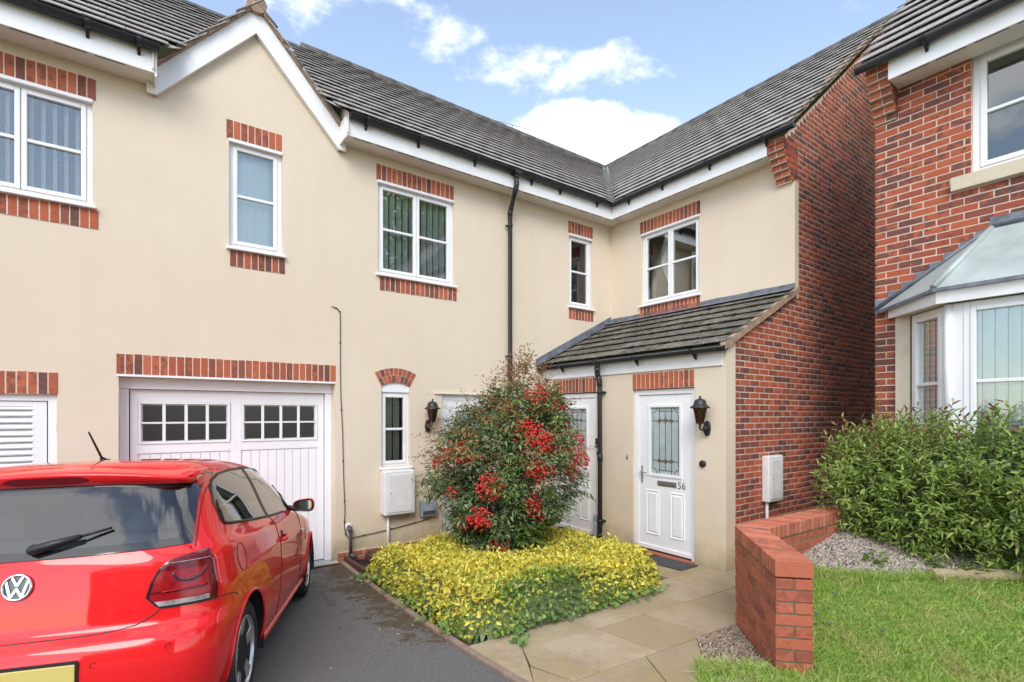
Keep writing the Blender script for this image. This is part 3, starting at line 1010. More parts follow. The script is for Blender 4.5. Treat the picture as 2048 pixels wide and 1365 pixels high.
m = MB(MT); m.box(-7.30, -5.12, -.2, -.02, -.12, -.068); m.build('garage_threshold', M['threshold'], main)

# ---- louvred store door at the far left
m = MB(MT); b0 = -.06
m.box(-8.75, -8.69, b0 - .05, b0 + .02, -.2, 2.02); m.box(-7.87, -7.802, b0 - .05, b0 + .02, -.2, 2.02); m.box(-8.69, -7.87, b0 - .05, b0 + .02, 1.955, 2.02)
LD = m.build('louvre_door', M['white'], main, bevel=.004)
m = MB(MT)
m.box(-8.68, -8.59, b0 - .04, b0 + .005, -.1, 1.95); m.box(-7.985, -7.88, b0 - .04, b0 + .005, -.1, 1.95)
m.box(-8.59, -7.985, b0 - .04, b0 + .005, 1.90, 1.95); m.box(-8.59, -7.985, b0 - .04, b0 + .005, -.1, .05)
m.build('door_leaf', M['white'], LD, bevel=.004)
k = .07
while k < 1.87:
    m = MB(MT)
    a = [(-8.60, b0 + .004, k), (-7.975, b0 + .004, k), (-7.975, b0 - .035, k + .052), (-8.60, b0 - .035, k + .052)]
    bq = [(u, n + .006, v + .012) for u, n, v in a]
    A = [m.P(*p) for p in a]; B = [m.P(*p) for p in bq]
    m.F(*A); m.F(*B[::-1])
    for i in range(4):
        m.F(A[i], A[(i + 1) % 4], B[(i + 1) % 4], B[i])
    m.build('louvre_slat', M['white'], LD)
    k += .062
m = MB(MT); m.box(-8.72, -7.83, b0 - .06, b0 - .055, -.2, 2.0); m.build('backing', M['black'], LD)
m = MB(MT); m.box(-7.806, -7.796, b0 + .0, b0 + .03, 1.66, 1.74); m.build('hinge', M['steel'], LD)

def text_mesh(parent, txt, size, T, u, v, n, mat, name='number'):
    cu = bpy.data.curves.new('txt', 'FONT'); cu.body = txt; cu.size = size; cu.extrude = 0; cu.resolution_u = 3
    ob = bpy.data.objects.new('txt', cu); COL.objects.link(ob)
    dg = bpy.context.evaluated_depsgraph_get(); dg.update()
    me0 = ob.evaluated_get(dg).to_mesh()
    mb = MB(T)
    ix = [mb.P(u + w.co.x, n, v + w.co.y) for w in me0.vertices]
    for p in me0.polygons:
        mb.F(*[ix[i] for i in p.vertices])
    bpy.data.objects.remove(ob)
    return mb.build(name, mat, parent, recalc=False)

def front_door(parent, T, u0, u1, v0, v1, num=None, letter_u=None, handle_left=True, gu=None, gap=True):
    """white door with leaded light, two moulded panels, letter plate and lever handle"""
    m = MB(T)
    m.box(u0, u0 + .065, -.10, -.035, v0, v1); m.box(u1 - .065, u1, -.10, -.035, v0, v1); m.box(u0 + .065, u1 - .065, -.10, -.035, v1 - .065, v1)
    D = m.build('door', M['upvc'], parent, bevel=.004)
    a, b = u0 + .069, u1 - .069
    bt = v0 + .07
    g0, g1 = a + .175 * (b - a) / .83, b - .175 * (b - a) / .83
    h0, h1 = v0 + 1.03, v1 - .225
    m = MB(T)
    f = -.055
    for (p, q, r_, s_) in ((a, g0, bt, v1 - .068), (g1, b, bt, v1 - .068), (g0, g1, bt, h0), (g0, g1, h1, v1 - .068)):
        m.box(p, q, f - .04, f, r_, s_)
    m.build('door_leaf', M['white'], D)
    m = MB(T)
    for (p, q, r_, s_) in ((g0 - .03, g0 + .012, h0 - .03, h1 + .03), (g1 - .012, g1 + .03, h0 - .03, h1 + .03), (g0 + .012, g1 - .012, h0 - .03, h0 + .012), (g0 + .012, g1 - .012, h1 - .012, h1 + .03)):
        m.box(p, q, f - .02, f + .014, r_, s_)
    m.build('glazing_frame', M['white'], D, bevel=.008)
    m = MB(T); m.box(g0, g1, f - .03, f - .018, h0, h1); GL = m.build('door_glass', M['obscure'], D)
    # leadwork
    m = MB(T); wd, ht = g1 - g0 - .024, h1 - h0 - .024
    x0, z0 = g0 + .012, h0 + .012
    nn = f - .015
    def came(pts, r_=.0035):
        m.tube([(x0 + p * wd, nn, z0 + q * ht) for p, q in pts], r_, 6)
    X = [.06, .29, .5, .71, .94]
    ct, cb = .80, .20
    for k in (0, 4):
        came([(X[k], .11), (X[k], .89)])
    for k in (1, 3):
        came([(X[k], 0), (X[k], .06)]); came([(X[k], .94), (X[k], 1)])
    came([(.24, .945), (.76, .945)]); came([(.24, .055), (.76, .055)])
    for k in (1, 2, 3):
        came([(X[k], cb - .06), (X[k], .055)]); came([(X[k], ct + .06), (X[k], .945)]); came([(X[k], cb + .05), (X[k], ct - .05)])
    came([(X[0], ct), (X[1] - .06, ct)]); came([(X[3] + .06, ct), (X[4], ct)]); came([(X[0], cb), (X[1] - .06, cb)]); came([(X[3] + .06, cb), (X[4], cb)])
    for k in range(4):                    # rounded ends of the long lights and of the little ones above and below
        p, q = X[k], X[k + 1]; c, hw = (p + q) / 2, (q - p) / 2
        if k in (1, 2):
            for (zz, sg) in ((ct - .05, 1), (cb + .05, -1), (ct + .06, -1), (cb - .06, 1)):
                came([(c - hw * math.cos(t), zz + sg * .05 * math.sin(t)) for t in np.linspace(0, math.pi, 9)], .003)
    for sx, sz in ((0, 0), (1, 0), (0, 1), (1, 1)):   # quarter rounds in the corners
        came([((.2 * math.cos(t)) if not sx else 1 - .2 * math.cos(t), (.085 * math.sin(t)) if not sz else 1 - .085 * math.sin(t)) for t in np.linspace(0, math.pi / 2, 8)])
    m.build('leadwork', M['came'], D, recalc=False)
    for k in (1, 2, 3):
        for zz in (ct, cb):
            m = MB(T)
            m.poly([(x0 + (X[k] + dx) * wd, nn + .004, z0 + (zz + dz) * ht) for dx, dz in ((-.085, 0), (0, -.035), (.085, 0), (0, .035))])
            m.build('diamond', M['amber'], D, recalc=False)
    # moulded panels
    w2 = (b - a) * .27
    for c in (a + (b - a) * .27, a + (b - a) * .74):
        m = MB(T)
        p0, p1, q0, q1 = c - w2 / 2, c + w2 / 2, v0 + .22, v0 + .82
        o_, i_, j_ = [(p0, q0), (p1, q0), (p1, q1), (p0, q1)], .018, .045
        ring = lambda d, n: [m.P(*p) for p in ((p0 + d, n, q0 + d), (p1 - d, n, q0 + d), (p1 - d, n, q1 - d), (p0 + d, n, q1 - d))]
        r0, r1, r2, r3 = ring(0, f + .0005), ring(.012, f + .012), ring(.03, f - .004 + .006), ring(.05, f + .011)
        for A, B in ((r0, r1), (r1, r2), (r2, r3)):
            for i in range(4):
                m.F(A[i], A[(i + 1) % 4], B[(i + 1) % 4], B[i])
        m.F(*r3)
        m.build('panel', M['white'], D, recalc=False)
    # weather bar, threshold
    m = MB(T); m.prism([(a - .01, bt - .045), (b + .01, bt - .045), (b + .01, bt + .012), (a - .01, bt + .012)], f - .02, f + .018); m.build('weather_bar', M['upvc'], D, bevel=.008)
    m = MB(T); m.box(a - .004, b + .004, f - .03, f + .012, v0 + .005, bt - .047); m.build('draught_seal', M['black'], D)
    m = MB(T); m.box(u0 - .005, u1 + .005, -.12, .055, v0 - .05, v0 + .006); m.build('threshold', M['quarry'], D, bevel=.004)
    # handle
    hu = a + .045 if handle_left else b - .045
    m = MB(T); m.box(hu - .014, hu + .014, f, f + .008, v0 + .9, v0 + 1.13); m.lathe((hu, f + .008, v0 + 1.05), [(.012, 0), (.01, .03), (.01, .045)], 10, 'n')
    m.tube([(hu, f + .05, v0 + 1.05), (hu + (.11 if handle_left else -.11), f + .055, v0 + 1.045)], .009, 8)
    m.build('handle', M['steel'], D, bevel=.002)
    # letter plate
    lu = letter_u if letter_u is not None else a + .30
    m = MB(T); m.box(lu - .15, lu + .15, f, f + .010, v0 + .885, v0 + .955); m.build('letter_plate', M['steel'], D, bevel=.01)
    m = MB(T); m.box(lu - .125, lu + .125, f + .010, f + .017, v0 + .90, v0 + .942); m.build('letter_flap', M['steel'], D, bevel=.006)
    if num:
        text_mesh(D, num, .125, T, lu + .16, v0 + .878, f + .003, M['number'])
    return D

front_door(main, MT, -3.55, -2.55, -.05, 2.12, None)
m = MB(MT); m.box(-3.68, -2.50, .0, .028, 2.125, 2.145); m.build('door_drip', M['soffit'], main)

# ---- eaves of the main range: soffit, fascia, gutter (two runs either side of the gable)
def eaves(parent, T, u0, u1, zb=5.315, zt=5.56, over=.28, caps=(False, False)):
    m = MB(T); m.box(u0, u1, over, over + .018, zb, zt); fa = m.build('fascia', M['fascia'], parent, bevel=.003)
    m = MB(T); m.box(u0, u1, -.01, over, zb + .012, zb + .022); m.build('soffit', M['soffit'], fa)
    m = MB(T)
    x = u0 + .1
    while x < u1 - .3:
        m.box(x, x + .24, over - .035, over - .02, zb + .009, zb + .0125); x += .3
    m.build('soffit_vents', M['pipe_dark'], fa)
    for k, e in enumerate((u0, u1)):
        if caps[k]:
            m = MB(T); s = -1 if k == 0 else 1
            m.box(min(e, e + s * .02), max(e, e + s * .02), 0, over + .022, zb - .035, zt - .02); m.build('end_cap', M['fascia'], fa, bevel=.004)
    return fa
eaves(main, MT, -11.5, -7.02, caps=(False, True))
eaves(main, MT, -5.05, -.281, caps=(True, False))
for u in (-.62,):
    m = MB(MT); m.box(u - .004, u + .004, .298, .3005, 5.316, 5.556); m.build('fascia_joint', M['soffit'], main)
m = MB(); m.box(-.2995, .0, -.2995, .0, 5.327, 5.337); m.build('soffit', M['soffit'], main)
gutter(main, (-11.5, -.36, 5.562), (-6.98, -.36, 5.562), (0, 1, 0), brackets=(1.3, 2.2, 3.1, 3.95, 4.35))
gutter(main, (-5.03, -.36, 5.562), (-.36, -.36, 5.562), (0, 1, 0), brackets=(.22, .95, 1.85, 2.9, 3.5, 4.35))
# ---- main roof
v_main = Vector((0, 1, PITCH)).normalized()
sl = math.hypot(1, PITCH)
rows_m = 16
slope_len = (RIDGE + .37) * sl
gauge = slope_len / rows_m
m = MB(); zz = lambda d: roof_z(d) - .03
GX, GW, GAP_ = -6.035, 1.02, 6.60
gyr = (GAP_ - 5.61) / PITCH - .35
m.poly([(-11.5, -.33, zz(-.33)), (GX - .885, -.33, zz(-.33)), (GX, gyr, zz(gyr)), (GX, RIDGE, zz(RIDGE)), (-11.5, RIDGE, zz(RIDGE))])
m.poly([(GX + .885, -.33, zz(-.33)), (-.33, -.33, zz(-.33)), (RIDGE, RIDGE, zz(RIDGE)), (GX, RIDGE, zz(RIDGE)), (GX, gyr, zz(gyr))])
m.poly([(-11.5, RIDGE, zz(RIDGE)), (RIDGE, RIDGE, zz(RIDGE)), (RIDGE + 3.4, RIDGE + 3.4, zz(-.25)), (-11.5, RIDGE + 3.4, zz(-.25))])
MR = m.build('roof', M['tile'], main, recalc=False)
def main_span(vm, v0, v1):
    y = -.37 + vm / sl
    x_hi = y - .06
    z = roof_z(y)
    cuts = []
    if z < GAP_ + .02:
        hw = (GAP_ + .05 - z) / 1.12
        cuts = [(GX - hw, GX + hw)]
    return spans(-11.4, x_hi, cuts)
tile_roof(MR, (0, -.37, roof_z(-.37) - .02), (1, 0, 0), v_main, rows_m, main_span, gauge, .33, M['tile'], limit=300)
m = MB(); x = -11.5
while x < RIDGE - .2:
    m2 = MB(); m2.smooth = True
    m2.tube([(x, RIDGE, roof_z(RIDGE) - .06), (x + .45, RIDGE, roof_z(RIDGE) - .06)], [.105, .11], 12)
    if x + .45 < -7 or x > -5.2:
        m2.build('ridge_tile', M['ridge'], MR)
    x += .45
# valley gutter
m = MB()
for s in (0, 1):
    pts = []
    a, b = (-.36, -.36), (RIDGE, RIDGE)
    w = .085
    sg = 1 if s else -1
    m.poly([(a[0], a[1], roof_z(-.42) - .005), (b[0], b[1], roof_z(RIDGE) - .005), (b[0] - (w if not s else 0), b[1] - (w if s else 0) , roof_z(RIDGE) + .035), (a[0] - (w if not s else 0), a[1] - (w if s else 0), roof_z(-.42) + .035)])
m.build('valley', M['bay_lead'], MR, recalc=False)
# ---- decorative gable over the garage
gk = 1.12
m = MB()
gy1 = 1.2
for s in (-1, 1):
    m.poly([(GX, -.13, GAP_), (GX + s * (GW + .09), -.13, GAP_ - gk * (GW + .09)), (GX + s * (GW + .09), gy1, GAP_ - gk * (GW + .09)), (GX, gy1, GAP_)])
GR = m.build('gable_roof', M['tile'], main, recalc=False)
for s in (-1, 1):
    Ud = (0, 1, 0)
    tile_roof(GR, (GX + s * (GW + .12), -.14, GAP_ - gk * (GW + .12) + .006), Ud, (-s, 0, gk), 6, lambda vm, a, b: [(0.0, 1.25)], (GW + .12) * math.hypot(1, gk) / 6, .33, M['tile'], limit=30)
for x0_ in (-7.04, -5.045):
    m = MB(lambda u, n, v: (x0_ + n, u, v)); m.prism([(-.33, 5.34), (.35, 5.34), (.35, roof_z(.35) - .035), (-.33, roof_z(-.33) - .035)], 0, .012); m.build('eaves_closer', M['soffit'], GR)
for s in (-1, 1):
    top = [(GX, GAP_ - .015), (GX + s * (GW + .03), GAP_ - .015 - gk * (GW + .03))]
    dz = .30
    m = MB(MT)
    poly = [top[0], top[1], (top[1][0], top[1][1] - .19), (top[1][0] - s * .09, top[1][1] - .19), (GX, GAP_ - .015 - dz)]
    m.prism(poly, .045, .075)
    m.build('bargeboard', M['fascia'], main, bevel=.004)
    m = MB(MT)
    m.prism([(GX, GAP_ - .015 - dz), (top[1][0] - s * .09, top[1][1] - .19), (top[1][0] - s * .09, top[1][1] - .175), (GX, GAP_ - dz)], .0, .045)
    m.build('gable_soffit', M['soffit'], main)
    # cement bedded verge with the ends of the tiles
    m = MB(MT)
    n = 16
    for i in range(n):
        a, b = i / n, (i + 1) / n
        j = random.uniform(-.008, .012)
        p = [(GX + s * (GW + .1) * t, GAP_ - gk * (GW + .1) * t) for t in (a, b)]
        m.prism([(p[0][0], p[0][1] - .018), (p[1][0], p[1][1] - .018), (p[1][0], p[1][1] + .026 + j), (p[0][0], p[0][1] + .026 + j)], .03, .115 + j)
    m.build('verge', M['cement'], GR)
    if s == 1:
        for i in range(5):
            t = .32 + i * .14
            m = MB(MT); c = (GX + s * (GW + .1) * t, GAP_ - gk * (GW + .1) * t)
            m.box(c[0] - .012, c[0] + .03, .10, .135, c[1] - .005, c[1] + .028); m.build('tile_clip', M['steel'], GR)
m = MB(); m.smooth = True
for k in range(3):
    m2 = MB(); m2.tube([(GX, -.13 + k * .42, GAP_ + .0), (GX, -.13 + k * .42 + .41, GAP_ + .0)], [.105, .115], 12); m2.build('ridge_tile', M['cement'], GR)
# ---- rainwater pipe on the main wall
def downpipe(parent, pts, r=.034, clips=(), T=None, side=1, name='downpipe'):
    m = MB(); m.tube(pts, r, 12)
    for k, p in enumerate(pts[1:-1]):
        m.tube([Vector(p) - (Vector(p) - Vector(pts[k])).normalized() * .05, p, Vector(p) + (Vector(pts[k + 2]) - Vector(p)).normalized() * .05], r + .006, 12)
    d = m.build(name, M['gutter'], parent, recalc=False)
    return d
dp = downpipe(main, [(-2.46, -.36, 5.53), (-2.46, -.36, 5.34), (-2.455, -.33, 5.28), (-2.38, -.11, 5.09), (-2.375, -.075, 5.02), (-2.375, -.075, 2.6), (-2.375, -.075, -.05)])
for z in (4.82, 2.75, 1.0):
    m = MB(); m.lathe((-2.375, -.075, z), [(.042, -.02), (.042, .02)], 14); m.box(-2.44, -2.31, -.05, -.03, z - .012, z + .012); m.build('pipe_clip', M['gutter'], dp)
m = MB(); m.lathe((-2.375, -.075, 2.55), [(.041, -.05), (.041, .05)], 14); m.build('pipe_collar', M['gutter'], dp)
m = MB(); m.box(-2.52, -2.40, -.42, -.30, 5.50, 5.56); m.lathe((-2.46, -.36, 5.44), [(.04, 0), (.045, .08)], 14); m.build('gutter_outlet', M['gutter'], dp)
# television aerial behind the ridge
m = MB()
ap = Vector((.2, RIDGE + .25, roof_z(RIDGE) - .3))
m.tube([ap, ap + Vector((0, 0, .62))], .014, 6)
m.tube([ap + Vector((-.55, .2, .66)), ap + Vector((.45, -.15, .56))], .008, 6)
for i in range(9):
    t = i / 8
    c = ap + Vector((-.55, .2, .66)) * (1 - t) + Vector((.45, -.15, .56)) * t
    m.tube([c + Vector((-.02, -.06, -.09)), c + Vector((.02, .06, .09))], .005, 5)
ae = m.build('television_aerial', M['pipe_grey'], None, recalc=False)
tag(ae, 'small metal television aerial poking up behind the dark tiled ridge', 'aerial')

# ================================================================== wing with porch and brick gable
WT = TW(0.0)
wing = thing('cream_wing', 'cream house wing with tiled porch over two white doors and red brick gable end', 'house', (1.5, -1.7, 0))
wall_mesh(wing, WT, 0.0, 3.29, -.3, 5.335, [(.72, 1.88, 3.735, 4.985)], M['render'])
Ww = window(wing, WT, .72, 1.88, 3.735, 4.985, [(0, .5), (.5, 1)], back=.05)
soldier(wing, WT, RZ_W, .702, 4.985, 16); soldier(wing, WT, RZ_W, .70, 3.515, 16, name='sill_course', h=.185)
tied_curtain(Ww, WT, 1.25, .98, 3.95, 4.93, -.22, 4.0, M['net'])
tied_curtain(Ww, WT, .78, .95, 3.8, 4.93, -.22, 4.0, M['cream_curtain'])
tied_curtain(Ww, WT, 1.4, 1.6, 3.8, 4.6, -.5, 3.9, M['cream_curtain'])
m = MB(WT)
for i in range(7):
    m.lathe((1.72 + random.uniform(-.05, .06), -.25 + random.uniform(-.03, .03), 3.98 + i * .05), [(.004, -.02), (.022, 0), (.004, .02)], 8)
m.tube([(1.58, -.25, 4.22), (1.72, -.25, 3.98)], .008, 6)
m.build('window_ornament', M['terracotta'], Ww, recalc=False)
# render return at the upper corner
m = MB(); m.box(0.0005, .105, -3.337, -3.29, 3.4, 4.98); m.build('corner_return', M['render'], wing)
fa = eaves(wing, WT, .28, 3.105)
for u in (.62,):
    m = MB(WT); m.box(u - .004, u + .004, .298, .3005, 5.316, 5.556); m.build('fascia_joint', M['soffit'], wing)
gutter(wing, (-.36, -.36, 5.562), (-.36, -3.50, 5.562), (1, 0, 0), brackets=(.35, 1.05, 1.9, 2.75))
# gable wall: mortar sheet plus bricks
GY = -3.33
RK = .862
def rake_z(x):
    return 5.69 + RK * (x + .088) - .10
apex_x = RIDGE
def gable_left(z):
    if z < 2.74: return -1.445
    if z < 3.46: return -1.445 + (z - 2.74) / .505
    if z < 4.975: return .105
    if z < 5.48: return .02 - .29 * (z - 4.975) / .505
    return (z - 5.69 + .10) / RK - .088
def gable_spans(z):
    lo = gable_left(z)
    hi = 2 * apex_x - ((z - 5.69 + .10) / RK - .088) if z > 5.5 else 6.4
    hi = min(hi, 5.2)
    return [(lo, hi)] if hi - lo > .06 else []
GT = TM(GY)
m = MB(GT)
outline = [(-1.445, -.3), (6.4, -.3), (6.4, 5.5), (apex_x, rake_z(apex_x) - .02), (-.27, 5.5), (-.25, 5.40), (.105, 4.975), (.105, 3.46), (-1.445, 2.74)]
m.poly([(u, -.0025, v) for u, v in outline])
GW_ = m.build('gable_wall', M['mortar'], wing, recalc=False)
rects = bond(-1.445, 5.2, -.3, 8.6, gable_spans, start=-1.445)
lay_bricks(GW_, GT, 0, rects, 0.0, .02, M['brick'], 300, seen=lambda x, y: x < 1752 and not (x > 1640 and y > 900))
# corbel stepping out under the eaves
for k in range(7):
    z0 = 4.975 + k * .075
    out = [.05, .10, .15, .20, .25, .285, .285][k]
    m = MB(WT); m.box(3.112, 3.322, -.02, out - .006, z0 - .01, z0 + .075); cb = m.build('corbel_course', M['mortar'], wing)
    halves = [(3.105, 3.21), (3.22, 3.325)] if k % 2 == 0 else [(3.105, 3.325)]
    halves = [(3.105, 3.21), (3.22, 3.325)]
    for a, b in halves:
        put_brick(cb, WT, RZ_W, a, b, z0, z0 + .065, out, out + .02, M['brick_lintel'])
    put_brick(cb, TM(-3.325), 0, -out + .002, -.002 if k < 1 else .1, z0, z0 + .065, .006, .03, M['brick'])
# wing roof
v_w = Vector((1, 0, PITCH)).normalized()
m = MB()
m.poly([(-.33, -.33, zz(-.33)), (-.33, -3.40, zz(-.33)), (RIDGE, -3.40, zz(RIDGE)), (RIDGE, RIDGE, zz(RIDGE))])
m.poly([(RIDGE, RIDGE, zz(RIDGE)), (RIDGE, -3.40, zz(RIDGE)), (6.7, -3.40, zz(-.4)), (6.7, 6.5, zz(-.4))])
WR = m.build('roof', M['tile'], wing, recalc=False)
def wing_span(vm, v0, v1):
    x = -.37 + vm / sl
    return [(-x + .06, 3.42)]
tile_roof(WR, (-.37, 0, roof_z(-.37) - .02), (0, -1, 0), v_w, rows_m, wing_span, gauge, .33, M['tile'], limit=300, off0=3.42)
y = RIDGE
while y > -3.3:
    m2 = MB(); m2.tube([(RIDGE, y, roof_z(RIDGE) - .06), (RIDGE, y - .45, roof_z(RIDGE) - .06)], [.11, .105], 12)
    m2.build('ridge_tile', M['ridge'], WR)
    y -= .45
# verge: cement bed on a clay undercloak along the rake
for s in (1, -1):
    n = 22
    m = MB()
    for i in range(n):
        a, b = i / n, (i + 1) / n
        x0, x1 = -.38 + (RIDGE + .38) * a, -.38 + (RIDGE + .38) * b
        z0, z1 = roof_z(x0) - .015, roof_z(x1) - .015
        if s < 0: x0, x1 = 2 * RIDGE - x0, 2 * RIDGE - x1
        j = random.uniform(-.006, .008)
        T_ = TM(0)
        m.T = T_
        m.prism([(x0, z0 - .055), (x1, z1 - .055), (x1, z1 + .02 + j), (x0, z0 + .02 + j)], 3.33, 3.395 + j)
    m.build('verge', M['cement'], WR)

# ---- porch
PX = -1.64
PT = TW(PX)
wall_mesh(wing, PT, 0.0, 3.322, -.3, 2.62, [(.275, 1.24, -.3, 2.164, .16), (1.95, 2.915, -.3, 2.164, .16)], M['render'], name='porch_wall')
m = MB(); 
m.T = TM(-3.322)
m.prism([(PX + .0005, -.3), (-1.445, -.3), (-1.445, 2.72), (PX + .0005, 2.62)], -.02, .014); m.build('corner_return', M['render'], wing)
soldier(wing, PT, RZ_W, .275, 2.164, 13); soldier(wing, PT, RZ_W, 1.945, 2.164, 13)
front_door(wing, PT, .275, 1.24, -.02, 2.15, '58', letter_u=.76, handle_left=True)
front_door(wing, PT, 1.95, 2.915, 0.0, 2.155, '56', letter_u=2.47, handle_left=True)
m = MB(PT); m.box(.02, 3.30, .0, .022, 2.40, 2.62); PF = m.build('porch_fascia', M['fascia'], wing, bevel=.003)
gutter(wing, (-1.75, -.02, 2.61), (-1.75, -3.40, 2.61), (1, 0, 0), r=.055, brackets=(.55, 2.05, 2.95))
pk = .505
def porch_z(x): return 2.655 + pk * (x + 1.72)
m = MB(); m.poly([(-1.72, 0, porch_z(-1.72) - .03), (-1.72, -3.38, porch_z(-1.72) - .03), (0, -3.38, porch_z(0) - .03), (0, 0, porch_z(0) - .03)])
PR = m.build('porch_roof', M['tile_moss'], wing, recalc=False)
ps = math.hypot(1, pk)
pg = 1.715 * ps / 7
tile_roof(PR, (-1.74, 0, porch_z(-1.74) - .015), (0, -1, 0), Vector((1, 0, pk)), 7, lambda vm, a, b: [(.02, 3.40)], pg, .335, M['tile_moss'], limit=120, off0=3.40)
# verge on the gable side
m = MB(TM(0)); n = 12
for i in range(n):
    x0, x1 = -1.765 + 1.76 * i / n, -1.765 + 1.76 * (i + 1) / n
    j = random.uniform(-.004, .006)
    m.prism([(x0, porch_z(x0) - .07), (x1, porch_z(x1) - .07), (x1, porch_z(x1) + .012 + j), (x0, porch_z(x0) + .012 + j)], 3.338, 3.40 + j)
m.build('verge', M['cement'], PR)
# flashings: up the wing wall and, stepped up the slope, against the main wall
m = MB(WT); 
prev = None
cols = 24
for i in range(cols):
    u0_, u1_ = 3.345 * i / cols, 3.345 * (i + 1) / cols
    t0, t1 = 3.60 + .004 * math.sin(i * 1.3), 3.60 + .004 * math.sin((i + 1) * 1.3)
    for (na, za, nb, zb_) in (((.006), None, .006, porch_z(0) + .02), (.006, porch_z(0) + .02, .17, porch_z(-.17) + .045)):
        m.poly([(u0_, na, za if za else t0), (u1_, na, za if za else t1), (u1_, nb, zb_), (u0_, nb, zb_)])
m.build('flashing', M['lead'], wing, recalc=False)
m = MB(MT)
for i in range(16):
    x0, x1 = -1.80 + 1.80 * i / 16, -1.80 + 1.80 * (i + 1) / 16
    m.poly([(x0, .006, porch_z(x0) + .13), (x1, .006, porch_z(x1) + .13), (x1, .006, porch_z(x1) + .01), (x0, .006, porch_z(x0) + .01)])
    m.poly([(x0, .006, porch_z(x0) + .012), (x1, .006, porch_z(x1) + .012), (x1, .15, porch_z(x1) + .04), (x0, .15, porch_z(x0) + .04)])
m.build('flashing', M['lead'], wing, recalc=False)
pd_ = downpipe(wing, [(-1.75, -1.37, 2.60), (-1.75, -1.37, 2.48), (-1.745, -1.37, 2.42), (-1.715, -1.375, 2.34), (-1.71, -1.38, 2.29), (-1.705, -1.385, 1.2), (-1.705, -1.385, .0)])
for z in (2.15, .28):
    m = MB(); m.lathe((-1.705, -1.385, z), [(.042, -.02), (.042, .02)], 14); m.box(-1.70, -1.645, -1.45, -1.30, z - .012, z + .012); m.build('pipe_clip', M['gutter'], pd_)
m = MB(); m.box(-1.81, -1.69, -1.43, -1.31, 2.57, 2.625); m.lathe((-1.75, -1.37, 2.5), [(.04, 0), (.046, .09)], 14); m.build('gutter_outlet', M['gutter'], pd_)
# ================================================================== brick house on the right
XR = -.38
RT = TW(XR)
rh = thing('brick_house', 'red brick house with a white bay window and pale lead bay roof, right', 'house', (2.5, -6.5, .5))
up_w = (5.235, 6.45, 4.245, 5.45)
bay_u0, bay_u1 = 4.605, 7.6
def bay_top(u): return 3.05 + .62 * (u - 4.40) / .98 if u < 5.4 else 3.70
m = MB(RT)
def rq(u0, u1, v0, v1): m.poly([(u0, -.0025, v0), (u1, -.0025, v0), (u1, -.0025, v1), (u0, -.0025, v1)])
rq(4.40, up_w[0], 3.0, 5.62); rq(up_w[0], up_w[1], 3.0, up_w[2]); rq(up_w[1], 8.5, 3.0, 5.62); rq(4.40, 4.61, .2, 3.0); rq(up_w[0], up_w[1], up_w[3], 5.62)
for (p, q) in (((5.235, 4.245), (5.235, 5.45)), ((6.45, 4.245), (6.45, 5.45)), ((5.235, 5.45), (6.45, 5.45)), ((5.235, 4.245), (6.45, 4.245))):
    m.poly([(p[0], -.0025, p[1]), (q[0], -.0025, q[1]), (q[0], -.2, q[1]), (p[0], -.2, p[1])])
m.poly([(7.4, -.0025, .2), (8.5, -.0025, .2), (8.5, -.0025, 3.0), (7.4, -.0025, 3.0)])
# flank wall facing the gap
m.poly([(4.40, -.0025, .2), (4.40, -7, .2), (4.40, -7, 5.6), (4.40, -.0025, 5.6)])
RW = m.build('wall', M['mortar'], rh, recalc=False)
def rspans(z):
    cuts = []
    if up_w[2] < z < up_w[3]: cuts.append((up_w[0], up_w[1]))
    if 4.10 < z < 4.245: cuts.append((5.085, 6.6))
    if z < 3.70:
        u = 4.40 + (z - 3.06) / .62 * .98
        if z < 3.0: cuts.append((4.605, 7.45))
        else: cuts.append((max(u, 4.40) - .02, 7.45))
    return spans(4.40, 8.0, cuts)
rr = bond(4.40, 8.0, .2, 5.62, rspans, start=4.40, v_ref=-.02)
lay_bricks(RW, RT, RZ_W, rr, 0.0, .02, M['brick'], 300)
fl = bond(.0, 3.0, .2, 5.6, lambda z: [(.0, 3.0)], v_ref=-.02)
FT = lambda u, n, v: (XR + u, -4.40 + n, v)
brick_stuff(RW, FT, [(*r_, 0) for r_ in fl], .0, .02, M['brick'])
window(rh, RT, 5.235, 6.45, 4.245, 5.45, [(0, .5), (.5, 1)], bars=(.5,), back=.06, fw=.06, sw=.05, sill=False, head=False)
m = MB(RT); m.box(5.085, 6.6, -.06, .055, 4.105, 4.243); m.build('stone_sill', M['sill_stone'], rh, bevel=.006)
RE = eaves(rh, RT, 4.62, 8.5, zb=5.40, zt=5.62, over=.28)
gutter(rh, (XR - .37, -4.34, 5.63), (XR - .37, -8.5, 5.63), (1, 0, 0), r=.06, brackets=(.62, 1.5))
for k in range(7):
    z0 = 5.10 + k * .075
    out = [.03, .08, .13, .18, .22, .26, .27][k]
    m = MB(RT); m.box(4.405, 4.612, -.02, out - .006, z0 - .01, z0 + .075); cb = m.build('corbel_course', M['mortar'], rh)
    for a, b in ([(4.40, 4.505), (4.515, 4.62)]):
        put_brick(cb, RT, RZ_W, a, b, z0, z0 + .065, out, out + .02, M['brick_lintel'])
# roof
rk = .95
m = MB()
rz0 = 5.62
def rroof(d): return rz0 + .02 + rk * (d + .40)
m.poly([(XR - .36, -4.36, rroof(-.36) - .03), (XR - .36, -14, rroof(-.36) - .03), (XR + 3.2, -14, rroof(3.2) - .03), (XR + 3.2, -4.36, rroof(3.2) - .03)])
RR = m.build('roof', M['tile'], rh, recalc=False)
tile_roof(RR, (XR - .385, -4.33, rroof(-.385) - .02), (0, -1, 0), Vector((1, 0, rk)), 16, lambda vm, a, b: [(0, 4.3)], .3, .335, M['tile'], limit=120, th=.036)
